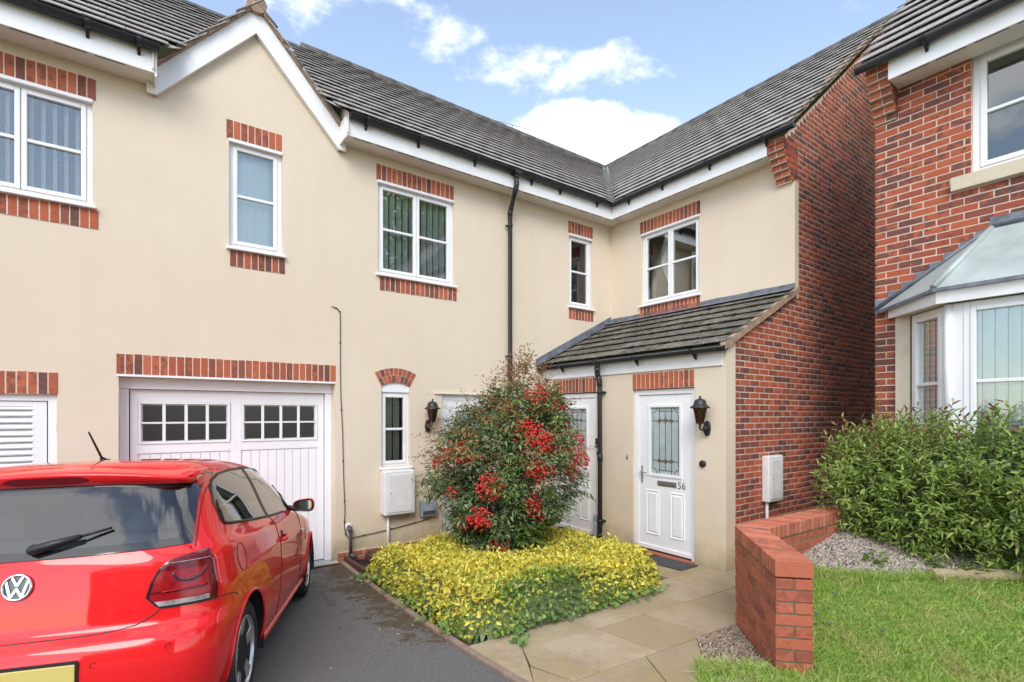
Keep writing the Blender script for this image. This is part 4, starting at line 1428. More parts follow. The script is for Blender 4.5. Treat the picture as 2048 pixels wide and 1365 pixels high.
# ---- canted bay
BD = .50
bu = 5.20          # front corner
roof_pts = {'a': (4.42, .02, 2.99), 'b': (5.09, .62, 3.03), 'c': (5.40, .012, 3.66), 'd': (8.2, .62, 3.03), 'e': (7.9, .012, 3.66)}
bay = MB(RT)
P_ = roof_pts
bay.poly([P_['a'], P_['b'], P_['c']]); bay.poly([P_['b'], P_['d'], P_['e'], P_['c']])
BR = bay.build('bay_roof', M['bay_lead'], rh, recalc=False)
m = MB(RT); m.tube([Vector(P_['b']) + Vector((0, 0, .012)), Vector(P_['c']) + Vector((0, 0, .0))], .028, 10); m.build('lead_roll', M['bay_lead'], BR, recalc=False)
m = MB(RT)
dn = Vector((0, 0, -.03))
for a, b in (('a', 'b'), ('b', 'd')):
    A, B = Vector(P_[a]), Vector(P_[b])
    out = Vector((0, .012, 0))
    m.poly([A + out, B + out, B + out + Vector((0, 0, -.035)), A + out + Vector((0, 0, -.035))])
m.build('lead_drip', M['lead'], BR, recalc=False)
# stepped lead flashing
for k in range(8):
    u = 4.40 + k * .125; z = 3.03 + k * .0755
    m = MB(RT); m.prism([(u, z - .06), (u + .15, z + .03), (u + .15, z + .092), (u, z + .092)], .002, .006 + .001 * k); m.build('step_flashing', M['lead'], BR)
m = MB(RT); m.tube([(4.41, .02, 3.02), (5.40, .02, 3.665)], .022, 8); m.tube([(5.40, .02, 3.665), (7.9, .02, 3.665)], .022, 8); m.box(5.38, 7.9, .001, .008, 3.64, 3.76); m.build('cover_flashing', M['lead'], BR, recalc=False)
# fascia boards of the bay
def seg_T(a, b):
    A, B = Vector((XR - a[1], -a[0], 0)), Vector((XR - b[1], -b[0], 0))
    U = (B - A).normalized(); N = Vector((U.y, -U.x, 0))
    if N.x > 0: N = -N
    return frame(A, U, N), (B - A).length
fz = (2.885, 3.0)
pa, pb, pc = (4.545, .06), (5.105, .585), (8.2, .585)
for a, b in ((pa, pb), (pb, pc)):
    T_, ln = seg_T(a, b)
    m = MB(T_); m.box(0, ln, -.02, 0, fz[0], fz[1]); m.build('bay_fascia', M['fascia'], BR)
m = MB(RT); m.poly([(4.5, .0, fz[0] + .006), (4.56, .06, fz[0] + .006), (5.105, .57, fz[0] + .006), (8.2, .57, fz[0] + .006), (8.2, 0, fz[0] + .006)]); m.build('bay_soffit', M['soffit'], BR, recalc=False)
# cream pier, windows, corner post, brick base
m = MB(RT); m.box(4.607, 4.745, -.02, .05, .5, 2.9); m.build('bay_pier', M['sill_stone'], rh, bevel=.006)
wa, wb = (4.75, .06), (bu - .05, BD - .05)
T_, ln = seg_T(wa, wb)
window(rh, T_, .02, ln - .02, 1.30, 2.88, [(0, 1)], bars=(.53,), back=.0, sill=False, head=False, room=False, blind=('blind', .088, 6), glass='glass_bay')
m = MB(RT); m.lathe((bu - .02, BD - .035, 1.25), [(.045, 0), (.045, 1.63)], 8); m.box(bu - .03, bu + .09, BD - .09, BD - .01, 1.25, 2.88); m.build('corner_post', M['upvc'], rh)
T2 = frame((XR - BD, -(bu + .09), 0), (0, -1, 0), (-1, 0, 0))
window(rh, T2, 0, 2.3, 1.30, 2.88, [(0, .42), (.42, 1)], bars=(.53,), back=.0, sill=False, head=False, room=False, blind=('blind', .088, 6))
m = MB(RT); m.prism([(0, 0)] * 0 or [(4.607, .2), (7.6, .2), (7.6, 1.24), (4.607, 1.24)], -.02, .03); m.box(bu, 7.6, .03, BD - .03, .2, 1.24); m.build('bay_base', M['brick'], rh)
m = MB(RT); m.poly([(4.7, .04, 1.26), (bu - .04, BD + .03, 1.26), (7.7, BD + .03, 1.26), (7.7, .04, 1.26)]); m.poly([(bu - .04, BD + .03, 1.26), (7.7, BD + .03, 1.26), (7.7, BD + .03, 1.21), (bu - .04, BD + .03, 1.21)]); m.build('bay_sill', M['upvc'], rh, recalc=False)
m = MB(RT)
m.poly([(4.6, -2.2, .8), (7.7, -2.2, .8), (7.7, -2.2, 3.0), (4.6, -2.2, 3.0)]); m.poly([(4.6, -.0, .8), (4.6, -2.2, .8), (4.6, -2.2, 3.0), (4.6, 0, 3.0)]); m.poly([(7.7, .4, .8), (7.7, -2.2, .8), (7.7, -2.2, 3.0), (7.7, .4, 3.0)]); m.poly([(4.6, 0, 2.99), (5.1, .5, 2.99), (7.7, .5, 2.99), (7.7, -2.2, 2.99), (4.6, -2.2, 2.99)]); m.poly([(4.6, 0, .9), (7.7, 0, .9), (7.7, -2.2, .9), (4.6, -2.2, .9)])
m.build('room_interior', M['room'], rh, recalc=False)
# ================================================================== ground
def grid_sheet(name, x0, x1, y0, y1, nx, ny, zf, mat, inside=None):
    V, Fq, ids = [], [], {}
    for i in range(nx + 1):
        for j in range(ny + 1):
            x, y = x0 + (x1 - x0) * i / nx, y0 + (y1 - y0) * j / ny
            V.append((x, y, zf(x, y)))
    for i in range(nx):
        for j in range(ny):
            a = i * (ny + 1) + j
            if inside and not inside((x0 + (x1 - x0) * (i + .5) / nx), (y0 + (y1 - y0) * (j + .5) / ny)):
                continue
            Fq += [a, a + ny + 1, a + ny + 2, a + 1]
    o = np_mesh(name, V, Fq, 4, mat, None, smooth=True)
    o['kind'] = 'structure'
    return o
def edge_x(y):                    # line between driveway and planted bed / path
    return -5.06 - .055 * min(4.5, max(0, -y))
far = grid_sheet('ground', -300, 300, -300, 300, 60, 60, lambda x, y: -.45 if (abs(x) < 20 and abs(y) < 20) else -.45, M['grass_ground'])
V, Fq = [], []
nx, ny = 60, 90
for j in range(ny + 1):
    y = .02 - 12.0 * j / ny
    xr = edge_x(y)
    for i in range(nx + 1):
        x = -15 + (xr + 15) * i / nx
        V.append((x, y, ground_z(x, y) - .012))
for j in range(ny):
    for i in range(nx):
        a = j * (nx + 1) + i
        Fq += [a, a + nx + 1, a + nx + 2, a + 1]
dr = np_mesh('driveway', V, Fq, 4, M['asphalt'], None, smooth=True); dr['kind'] = 'structure'
# bed soil
bed_z = lambda x, y: ground_z(x, y) - .035
grid_sheet('soil', -5.6, -1.66, -3.6, -.01, 30, 30, bed_z, M['soil'], inside=lambda x, y: x > edge_x(y) + .02 and not (x > -2.5))
# path slabs
path = grid_sheet('path', -5.5, 3.0, -5.4, -.02, 60, 50, lambda x, y: ground_z(x, y) - .03, M['soil'], inside=lambda x, y: x > edge_x(y) - .0 and (y < -3.3 or x > -2.7))
def slab(poly, dz=0.0):
    c = (sum(p[0] for p in poly) / len(poly), sum(p[1] for p in poly) / len(poly))
    g = .005
    q = []
    for x, y in poly:
        d = math.hypot(x - c[0], y - c[1]); q.append((x - (x - c[0]) / d * g, y - (y - c[1]) / d * g))
    m = MB(); m.vprism(q, lambda x, y: ground_z(x, y) + dz, .05)
    m.build('slab', M['slab'], path, bevel=.004)
xs = [-4.77, -4.19, -3.59, -3.0, -2.4, -1.8, -1.2, -.6, 0, .6]
ys = [-4.375, -3.745, -3.105, -2.5, -1.9, -1.3, -.7, -.05]
for i in range(len(xs) - 1):
    for j in range(len(ys) - 1):
        if j >= 2 and not (-2.5 < xs[i] + .3 < -1.66 or False):
            continue
        x0, x1 = xs[i], xs[i + 1]
        if j >= 2:
            x1 = min(x1, -1.645)
        if j >= 2 and x1 - x0 < .1:
            continue
        slab([(x0, ys[j]), (x1, ys[j]), (x1, ys[j + 1]), (x0, ys[j + 1])], random.uniform(-.002, .002))
for j in range(2, len(ys) - 1):
    slab([(-1.8, ys[j]), (-1.645, ys[j]), (-1.645, ys[j + 1]), (-1.8, ys[j + 1])])
slab([(-4.88, -3.68), (-4.77, -3.42), (-4.77, -4.375), (-5.0, -4.375), (-5.05, -4.0)])
slab([(-5.2, -3.42), (-4.77, -3.42), (-4.89, -3.70), (-5.06, -4.0), (-5.22, -4.26)][::-1])
slab([(-5.07, -4.02), (-5.01, -4.375), (-4.33, -4.375), (-4.72, -4.95), (-5.29, -4.6), (-5.24, -4.28)][::-1])
slab([(-4.33, -4.375), (-3.75, -4.38), (-4.40, -4.93), (-4.72, -4.95)][::-1])
slab([(-4.72, -4.95), (-4.40, -4.93), (-5.0, -5.42), (-5.30, -5.35), (-5.29, -4.6)][::-1])
# edging strip between driveway and bed
y = -.05
k = 0
while y > -5.2:
    y2 = y - .9
    m = MB(); w = .055
    a, b = edge_x(y), edge_x(y2)
    m.vprism([(a, y - .006), (a + w, y - .006), (b + w, y2 + .006), (b, y2 + .006)], lambda x, yy: ground_z(x, yy) + .012, .12)
    e = m.build('edging_strip', M['kerb'], path, bevel=.008)
    y = y2
# channel drain in front of the garage
dth = thing('channel_drain', 'narrow pale slotted drain channel across the garage entrance', 'drain', (-6.2, -.1, -.07))
m = MB(); m.vprism([(-7.32, -.10), (-5.08, -.10), (-5.08, -.02), (-7.32, -.02)], lambda x, y: -.062, .03); m.build('channel', M['black'], dth)
m = MB()
x = -7.32
while x < -5.08:
    m.box(x, x + .022, -.098, -.022, -.062, -.052); x += .04
m.box(-7.32, -5.08, -.104, -.098, -.065, -.051); m.box(-7.32, -5.08, -.022, -.016, -.065, -.051)
m.build('grate', M['sill_stone'], dth)

# ---- lawn, gravel
WV, WE = Vector((-3.17, -4.35)), Vector((-3.93, -5.07))         # garden wall: bend and free end (outer face)
leg_d = (WE - WV).normalized(); leg_n = Vector((-leg_d.y, leg_d.x))
if leg_n.x < 0: leg_n = -leg_n
def inner_side(x, y):
    """True on the lawn side of the garden wall"""
    p = Vector((x, y)) - WV
    return p.dot(leg_n) > 0 and y < -4.42 or (y < -4.42 and x > WV.x)
def beyond_end(x, y):
    return (Vector((x, y)) - WV).dot(leg_d) > (WE - WV).length
def lawn_h(x, y):
    return lawn_z(x, y)
def lawn_in(x, y):
    if y > -4.45: return False
    p = Vector((x, y)) - WV
    if p.dot(leg_n) > .1: return True
    return False
lawn = grid_sheet('lawn', -6.0, 4.0, -12.0, -4.4, 120, 90, lambda x, y: lawn_h(x, y), M['grass_ground'], inside=lambda x, y: lawn_in(x, y) or ((Vector((x, y)) - WV).dot(leg_d) > 1.0 and (Vector((x, y)) - WV).dot(leg_n) > -.3))
grav_strip = grid_sheet('gravel_strip', -5.6, -3.0, -5.9, -4.36, 40, 30, lambda x, y: ground_z(x, y) - .006, M['gravel_ground'], inside=lambda x, y: (Vector((x, y)) - Vector((-3.75, -4.38))).dot(Vector((.55, -.65)).normalized()) > -.12 and (Vector((x, y)) - WV).dot(leg_n) < .12)
# ---- garden wall, one brick thick, of plain red bricks with a coping of bricks on edge
gw = thing('garden_wall', 'low bent red brick garden wall with brick-on-edge coping between path and lawn', 'wall', (-3.0, -4.5, .1))
Wt = .215
TOPZ = .905
inner_bend = Vector((-3.045, -4.565))
legs = []
A_T = frame((WV.x, WV.y, 0), (leg_d.x, leg_d.y, 0), (-leg_n.x, -leg_n.y, 0))        # u from bend to free end, n outward to the path
B_d = Vector((1, -.02)).normalized(); B_nin = Vector((B_d.y, -B_d.x))                # lawn side normal of second leg
B_T = frame((WV.x, WV.y, 0), (B_d.x, B_d.y, 0), (-B_nin.x, -B_nin.y, 0))
LA = (WE - WV).length; LB = 2.75
def rz_of(T):
    a, b = Vector(T(0, 0, 0)), Vector(T(1, 0, 0)); n = Vector(T(0, 1, 0)) - a
    d = b - a
    return math.atan2(d.y, d.x)
m = MB(A_T); m.box(.07, LA - .004, -Wt + .003, -.003, -.1, TOPZ - .115); core = m.build('core', M['mortar_dark'], gw)
m = MB(B_T); m.box(.10, LB, -Wt + .003, -.003, -.1, TOPZ - .115); core2 = m.build('core', M['mortar_dark'], gw)
def gbricks(T, u0, u1, n, v_lo, flip, start, par, inward=False):
    """one face of the wall; bricks face +n or, on the lawn side, -n"""
    z = TOPZ - .1125 - .065
    k = 0
    while z > v_lo - .05:
        off = start + (.1125 if k % 2 else 0)
        i = math.floor((u0 - off) / .225)
        while off + i * .225 < u1:
            a, b = max(off + i * .225, u0), min(off + i * .225 + .215, u1)
            if b - a > .04:
                o = bpy.data.objects.new('brick', brick_mesh(b - a, .065, .1, M['brick_plain']))
                r0 = rz_of(T)
                nn = n + random.uniform(-.003, .003)
                o.location = T((a + b) / 2, nn, z + .0325)
                fl_ = Vector(T(0, 1, 0)) - Vector(T(0, 0, 0))
                if inward: fl_ = -fl_
                o.rotation_euler = (0, 0, math.atan2(fl_.y, fl_.x) + math.pi / 2)
                link(o, par)
            i += 1
        z -= .075; k += 1
gbricks(A_T, 0.0, LA, 0.0, .0, False, LA - 8 * .225 + .01, core)
gbricks(A_T, .16, LA, -Wt, .05, False, LA - 8 * .225 + .01, core, inward=True)
gbricks(B_T, .0, LB, 0.0, .3, False, 0, core2)
gbricks(B_T, .16, LB, -Wt, .45, False, 0.03, core2, inward=True)
# free end: full header faces and pairs of halves
E_T = frame(A_T(LA, 0, 0), Vector(A_T(0, -1, 0)) - Vector(A_T(0, 0, 0)), Vector((leg_d.x, leg_d.y, 0)))
z = TOPZ - .1125 - .065; k = 0
while z > .05:
    for a, b in ([(0, .1025), (.1125, .215)] if k % 2 == 0 else [(0, .215)]):
        fl_ = leg_d
        o = bpy.data.objects.new('brick', brick_mesh(b - a, .065, .1, M['brick_plain']))
        o.location = E_T((a + b) / 2, .003 + random.uniform(-.001, .002), z + .0325); o.rotation_euler = (0, 0, math.atan2(fl_.y, fl_.x) + math.pi / 2)
        link(o, core)
    z -= .075; k += 1
# coping: bricks on edge laid across, mitred at the bend
def coping_brick(q, par):
    m = MB(); j = random.uniform(.0, .003)
    m.vprism(q, lambda x, y: TOPZ + j, .1025)
    m.build('coping_brick', M['brick_coping'], par, bevel=.004)
def P2(T, u, n): p = T(u, n, 0); return (p[0], p[1])
m = MB(A_T); m.box(.02, LA - .03, -Wt - .0025, .0025, TOPZ - .11, TOPZ - .002); cope = m.build('coping_bed', M['dark_joint'], gw)
m = MB(B_T); m.box(.03, LB, -Wt - .0025, .0025, TOPZ - .112, TOPZ - .003); m.build('coping_bed', M['dark_joint'], gw)
nA = 14
uo = np.linspace(0.0, LA + .008, nA + 1); ui = np.linspace(.145, LA + .008, nA + 1)
for i in range(nA):
    g_ = .0055
    coping_brick([P2(A_T, uo[i] + g_, .004), P2(A_T, uo[i + 1] - g_, .004), P2(A_T, ui[i + 1] - g_, -Wt - .004), P2(A_T, ui[i] + g_, -Wt - .004)], cope)
nB = 37
uo = np.linspace(0.0, LB, nB + 1); ui = np.linspace(.10, LB, nB + 1)
for i in range(nB):
    coping_brick([P2(B_T, uo[i] + g_, .004), P2(B_T, uo[i + 1] - g_, .004), P2(B_T, ui[i + 1] - g_, -Wt - .004), P2(B_T, ui[i] + g_, -Wt - .004)], cope)
# ================================================================== parked red hatchback
def paint_mat():
    m, nt, N, L, b = nmat('red_car_paint')
    g = N.new('ShaderNodeNewGeometry')
    b.inputs['Base Color'].default_value = (.72, .012, .014, 1)
    b.inputs['Roughness'].default_value = .45; b.inputs['Specular IOR Level'].default_value = .08
    b.inputs['Coat Weight'].default_value = 1.0; b.inputs['Coat Roughness'].default_value = .045
    L.new(bump(nt, noise(nt, 2.5, 2, .5), .03, .01), b.inputs['Coat Normal'])
    trim = N.new('ShaderNodeBsdfDiffuse'); trim.inputs[0].default_value = (.09, .09, .095, 1)
    mx = N.new('ShaderNodeMixShader'); out = N['Material Output']
    L.new(g.outputs['Backfacing'], mx.inputs[0]); L.new(b.outputs[0], mx.inputs[1]); L.new(trim.outputs[0], mx.inputs[2]); L.new(mx.outputs[0], out.inputs[0])
    return m
M['paint'] = paint_mat()
M['tyre'] = pmat('tyre_rubber', (.016, .016, .017), .75, bscale=60, bstr=.2)
M['alloy'] = pmat('alloy_wheel', (.50, .50, .51), .32, .85, var=.05)
M['chrome'] = pmat('chrome', (.75, .75, .76), .12, 1.0)
M['lamp_red'] = pmat('red_lamp_lens', (.27, .004, .008), .2, var=.3, vscale=30)
M['lamp_deep'] = pmat('deep_red_lens', (.13, .003, .006), .14)
M['lamp_clear'] = pmat('clear_lamp_lens', (.30, .27, .27), .12, var=.5, vscale=25)
M['plate'] = pmat('yellow_plate', (.56, .45, .13), .5)
M['seat'] = pmat('grey_seat_cloth', (.13, .135, .14), .9, var=.15, vscale=10)
M['frit'] = pmat('black_glass_border', (.012, .013, .014), .05, coat=1.0)
M['mirror_glass'] = pmat('mirror_glass', (.22, .25, .27), .03, 1.0)
yaw_c = R(22.1)
fw = Vector((math.sin(yaw_c), math.cos(yaw_c), 0)) * math.cos(math.atan(-.0802)) + Vector((0, 0, math.sin(math.atan(-.0802))))
rt = Vector((math.cos(yaw_c), -math.sin(yaw_c), .0213)).normalized()
upv = rt.cross(fw).normalized()
rt = fw.cross(upv)
car = thing('parked_car', 'shiny red three door hatchback parked on the tarmac before the garage', 'car', (-7.408, -3.132, .136), local=True)
car.rotation_euler = Matrix((rt, fw, upv)).transposed().to_euler()

# rows: height, half width, rear s, front s, corner depth B, exponent
ROWS = [(.17, .72, -.50, 3.12, .42, 3.6), (.22, .775, -.575, 3.2, .42, 3.8), (.30, .812, -.63, 3.27, .42, 4), (.40, .832, -.655, 3.29, .43, 4.2),
        (.50, .838, -.662, 3.28, .44, 4.4), (.58, .842, -.652, 3.24, .45, 4.4), (.625, .843, -.632, 3.2, .45, 4.4), (.648, .843, -.60, 3.18, .45, 4.4), (.67, .842, -.588, 3.16, .45, 4.4),
        (.74, .842, -.58, 3.05, .45, 4.4), (.79, .840, -.575, 2.95, .45, 4.4), (.83, .831, -.57, 2.8, .45, 4.4), (.88, .822, -.563, 2.6, .45, 4.3), (.93, .812, -.556, 2.35, .45, 4.2), (.97, .793, -.545, 2.1, .45, 4.1),
        (1.00, .770, -.532, 2.12, .45, 4.0), (1.05, .744, -.503, 2.02, .45, 4), (1.12, .714, -.46, 1.88, .45, 4), (1.20, .682, -.408, 1.72, .45, 4.0),
        (1.28, .644, -.355, 1.55, .45, 4.0), (1.33, .614, -.318, 1.42, .45, 4.0), (1.365, .588, -.285, 1.30, .45, 3.9), (1.392, .556, -.25, 1.15, .44, 3.7), (1.412, .51, -.17, 1.0, .42, 3.3), (1.426, .43, -.04, .85, .36, 2.9), (1.436, .29, .12, .66, .22, 2.5), (1.440, .08, .28, .46, .08, 2.2)]
RA = np.array(ROWS)
RH = RA[:, 0]
_tan = np.zeros_like(RA)
for i in range(len(RA)):
    a, b = max(i - 1, 0), min(i + 1, len(RA) - 1)
    _tan[i] = (RA[b] - RA[a]) / (RH[b] - RH[a])
for c in range(RA.shape[1]):                     # keep the interpolation free of overshoot
    for i in range(len(RA) - 1):
        d = (RA[i + 1, c] - RA[i, c]) / (RH[i + 1] - RH[i])
        for k in (i, i + 1):
            if d == 0 or _tan[k, c] * d < 0: _tan[k, c] = 0 if d == 0 else _tan[k, c] * .0
            elif abs(_tan[k, c]) > 3 * abs(d): _tan[k, c] = 3 * d
def row_at(h):
    i = int(np.clip(np.searchsorted(RH, h) - 1, 0, len(RH) - 2))
    dx = RH[i + 1] - RH[i]; t = min(max((h - RH[i]) / dx, 0), 1)
    return (2 * t**3 - 3 * t**2 + 1) * RA[i] + (t**3 - 2 * t**2 + t) * dx * _tan[i] + (-2 * t**3 + 3 * t**2) * RA[i + 1] + (t**3 - t**2) * dx * _tan[i + 1]
def kf(s):
    a = max(0, .55 - s); b = max(0, s - 2.3)
    return 1 - .045 * min(1, a / 1.1) ** 1.6 - .05 * min(1, b) ** 2
def bfd(h, sr, sf):
    return min((sf - sr) * .45, float(np.interp(h, (.92, 1.06, 1.36, 1.42), (.95, .62, .5, .9))))
def rear_pt(r, h, off=0.0):
    _, w, sr, sf, B, n = row_at(h)
    s = sr
    for _ in range(6):
        x = min(.9999, abs(r) / (w * kf(s)))
        s = sr + B * (1 - (1 - x ** n) ** (1 / n))
    return Vector((r, s - off, h))
def side_pt(s, h, off=0.0, sgn=1):
    _, w, sr, sf, B, n = row_at(h)
    if s < sr + B:
        q = min(.9999, max(0, 1 - (s - sr) / B)); r = w * (1 - q ** n) ** (1 / n) * kf(s)
    else:
        BF = bfd(h, sr, sf)
        if s > sf - BF:
            q = min(.9999, max(0, 1 - (sf - s) / BF)); r = w * (1 - q ** 3) ** (1 / 3) * kf(s)
        else:
            r = w * kf(s)
    return Vector((sgn * (r + off), s, h))
def contour(h, nr=20, ns=56, nf=12):
    _, w, sr, sf, B, n = row_at(h)
    BF = bfd(h, sr, sf)
    B = min(B, (sf - sr) * .45)
    pts = []
    for i in range(nr):
        t = math.pi / 2 * (i / nr)
        t = math.pi / 2 * (1 - (1 - i / nr) ** 1.25)
        s = sr + B * (1 - math.cos(t) ** (2 / n)); pts.append((w * math.sin(t) ** (2 / n) * kf(s) if i else 0.0, s))
    for i in range(ns):
        s = sr + B + (sf - BF - sr - B) * i / ns; pts.append((w * kf(s), s))
    for i in range(nf + 1):
        t = math.pi / 2 * (1 - i / nf); s = sf - BF * (1 - math.cos(t) ** (2 / 3)); pts.append((w * math.sin(t) ** (2 / 3) * kf(s) if i < nf else 0.0, s))
    return pts
hs = []
for i in range(len(RH) - 1):
    k = max(1, int(round((RH[i + 1] - RH[i]) / .022)))
    hs += [RH[i] + (RH[i + 1] - RH[i]) * j / k for j in range(k)]
hs.append(RH[-1])
# outlines of the openings, in side view (s, h)
SWIN = [(-.165, 1.085), (-.15, 1.062), (-.06, 1.05), (.1, 1.038), (.4, 1.018), (.72, 1.0), (1.1, .985), (1.68, .967), (1.73, .98), (1.62, 1.10), (1.49, 1.205), (1.34, 1.285), (1.15, 1.33), (.75, 1.354), (.4, 1.347), (.15, 1.33), (-.02, 1.30), (-.10, 1.26), (-.155, 1.18)]
def in_poly(x, y, P):
    c = False; j = len(P) - 1
    for i in range(len(P)):
        if (P[i][1] > y) != (P[j][1] > y) and x < (P[j][0] - P[i][0]) * (y - P[i][1]) / (P[j][1] - P[i][1]) + P[i][0]: c = not c
        j = i
    return c
def near_poly(x, y, P):
    best = None
    for i in range(len(P)):
        a, b = Vector(P[i]), Vector(P[(i + 1) % len(P)])
        d = b - a; t = max(0, min(1, (Vector((x, y)) - a).dot(d) / d.length_squared)); q = a + d * t
        e = (q - Vector((x, y))).length
        if best is None or e < best[0]: best = (e, q)
    return best[1]
ARCH = [(0.0, .31, .335), (2.47, .31, .335)]
def rear_half(h): return .665 - .055 * (h - .985) / .345
def in_rear(r, h): return .99 < h < 1.338 and abs(r) < rear_half(h) - .03
def hole(p):
    r, s, h = p
    if abs(r) > .4 and in_poly(s, h, SWIN): return 'w'
    if abs(r) > .5:
        for i, (cs, ch, cr) in enumerate(ARCH):
            if (s - cs) ** 2 + (h - ch) ** 2 < cr * cr: return 'a%d' % i
    if s < .1 and in_rear(r, h): return 'r'
    if s > 1.0 and 1.01 < h < 1.34 and abs(r) < row_at(h)[1] * .86: return 'f'
    return None
m = MB(); m.smooth = True
grid = []
for h in hs:
    c = contour(h)
    full = c + [(-r_, s_) for r_, s_ in c[-2:0:-1]]
    grid.append([m.P(r_, s_, h) for r_, s_ in full])
nn_ = len(grid[0])
bad = {}
faces = []
for A, B in zip(grid, grid[1:]):
    for j in range(nn_):
        q = (A[j], A[(j + 1) % nn_], B[(j + 1) % nn_], B[j])
        cen = sum((Vector(m.v[i]) for i in q), Vector()) / 4
        hh = hole(cen)
        if hh: 
            for i in q: bad.setdefault(i, set()).add(hh)
        else: faces.append(q)
used = set(i for q in faces for i in q)
for i in used:                                    # snap the rims of the openings to their outlines
    if i in bad:
        r_, s_, h_ = m.v[i]; sg = 1 if r_ > 0 else -1
        t = sorted(bad[i])[0]
        if t == 'w':
            q = near_poly(s_, h_, SWIN); m.v[i] = tuple(side_pt(q[0], q[1], 0, sg))
        elif t[0] == 'a':
            cs, ch, cr = ARCH[int(t[1])]; d = Vector((s_ - cs, h_ - ch)).normalized() * cr
            hh_ = max(.17, ch + d.y); m.v[i] = tuple(side_pt(cs + d.x, hh_, 0, sg))
for q in faces: m.F(*q)
m.F(*grid[-1])
body = m.build('body', M['paint'], car)
# floor pan and wheel housings
m = MB(); m.box(-.70, .70, -.45, 3.0, .16, .20); m.box(-.60, .60, -.40, -.34, .2, .9); m.build('underbody', M['black'], car)
for sg in (-1, 1):
    for cs in (0.0, 2.47):
        m = MB(); m.smooth = True
        ts = np.linspace(-.3, math.pi + .3, 25)
        a = [m.P(sg * .825, cs + .338 * math.cos(t), .31 + .338 * math.sin(t)) for t in ts]; b = [m.P(sg * .50, cs + .338 * math.cos(t), .31 + .338 * math.sin(t)) for t in ts]
        for i in range(24): m.F(a[i], a[i + 1], b[i + 1], b[i])
        m.smooth = False
        m.F(*b)
        m.build('wheel_housing', M['black'], car, recalc=False)
        # rolled lip of the arch
        m = MB(); pts = []
        for t in np.linspace(-.12, math.pi + .12, 40):
            s_, h_ = cs + .337 * math.cos(t), .31 + .337 * math.sin(t)
            if h_ > .2: pts.append(side_pt(s_, h_, .003, sg))
        m.tube(pts, .009, 8); m.build('arch_lip', M['paint'], car, recalc=False)
# side glass
lo = [(-.165, 1.085), (-.15, 1.062), (-.06, 1.05), (.1, 1.038), (.4, 1.018), (.72, 1.0), (1.1, .985), (1.68, .967), (1.73, .98)]
hi = [(-.165, 1.085), (-.155, 1.18), (-.10, 1.26), (-.02, 1.30), (.15, 1.33), (.4, 1.347), (.75, 1.354), (1.15, 1.33), (1.34, 1.285), (1.49, 1.205), (1.62, 1.10), (1.73, .98)]
for sg in (-1, 1):
    for nm, sa, sb in (('quarter_window', -.163, .715), ('door_window', .755, 1.725)):
        m = MB(); m.smooth = True
        ix = []
        for s_ in np.linspace(sa, sb, 30):
            l_, u_ = np.interp(s_, *zip(*lo)), np.interp(s_, *zip(*hi))
            sh = -.05 * 0
            ix.append([m.P(*side_pt(s_, l_ + (u_ - l_) * t, .001, sg)) for t in np.linspace(0, 1, 9)])
        for A, B in zip(ix, ix[1:]):
            for j in range(8): m.F(A[j], A[j + 1], B[j + 1], B[j])
        m.build(nm, M['car_glass'], car)
    m = MB(); m.tube([side_pt(a, b, .002, sg) for a, b in SWIN], .009, 8, closed=True); m.build('window_rubber', M['black'], car, recalc=False)
    m = MB(); m.smooth = True
    A = [m.P(*side_pt(.70, h_, .003, sg)) for h_ in np.linspace(1.0, 1.352, 9)]; B = [m.P(*side_pt(.765, h_, .003, sg)) for h_ in np.linspace(.998, 1.352, 9)]
    for j in range(8): m.F(A[j], A[j + 1], B[j + 1], B[j])
    m.build('centre_pillar', M['black'], car)
    m = MB(); m.tube([side_pt(1.50, .975, .004, sg), side_pt(1.47, 1.19, .004, sg)], .011, 6); m.build('mirror_post', M['black'], car, recalc=False)
# windscreen
m = MB(); m.smooth = True; ix = []
for h_ in np.linspace(1.0, 1.345, 10):
    _, w, sr, sf, B, n = row_at(h_); BF = bfd(h_, sr, sf); row = []
    for t in np.linspace(-1, 1, 25):
        r_ = t * w * .88; x = min(.999, abs(r_) / w); row.append(m.P(r_, sf - BF * (1 - (1 - x ** 3) ** (1 / 3)) + .003, h_))
    ix.append(row)
for A, B in zip(ix, ix[1:]):
    for j in range(24): m.F(A[j], A[j + 1], B[j + 1], B[j])
m.build('windscreen', M['car_glass'], car)
# rear window with printed border
m = MB(); m.smooth = True; ix = []
NU, NV = 48, 20
for a in range(NV + 1):
    row = []
    for b_ in range(NU + 1):
        u = -1 + 2 * b_ / NU
        hb = .988 + .016 * u * u
        h_ = hb + (1.345 - hb) * a / NV
        row.append(m.P(*rear_pt(u * rear_half(h_), h_, .007)))
    ix.append(row)
for a in range(NV):
    for b_ in range(NU):
        u = -1 + 2 * (b_ + .5) / NU
        edge = min(1 - abs(u), 10)
        cu, cv = max(0, abs(u) - .80), max(0, .22 - (a + .5) / NV)
        m.mi = 1 if (edge < .085 or a < 2 or a >= NV - 4 or (cu * 5) ** 2 + (cv * 4.5) ** 2 > .95) else 0
        m.F(ix[a][b_], ix[a][b_ + 1], ix[a + 1][b_ + 1], ix[a + 1][b_])
RG = m.build('rear_window', [M['car_glass'], M['frit']], car)
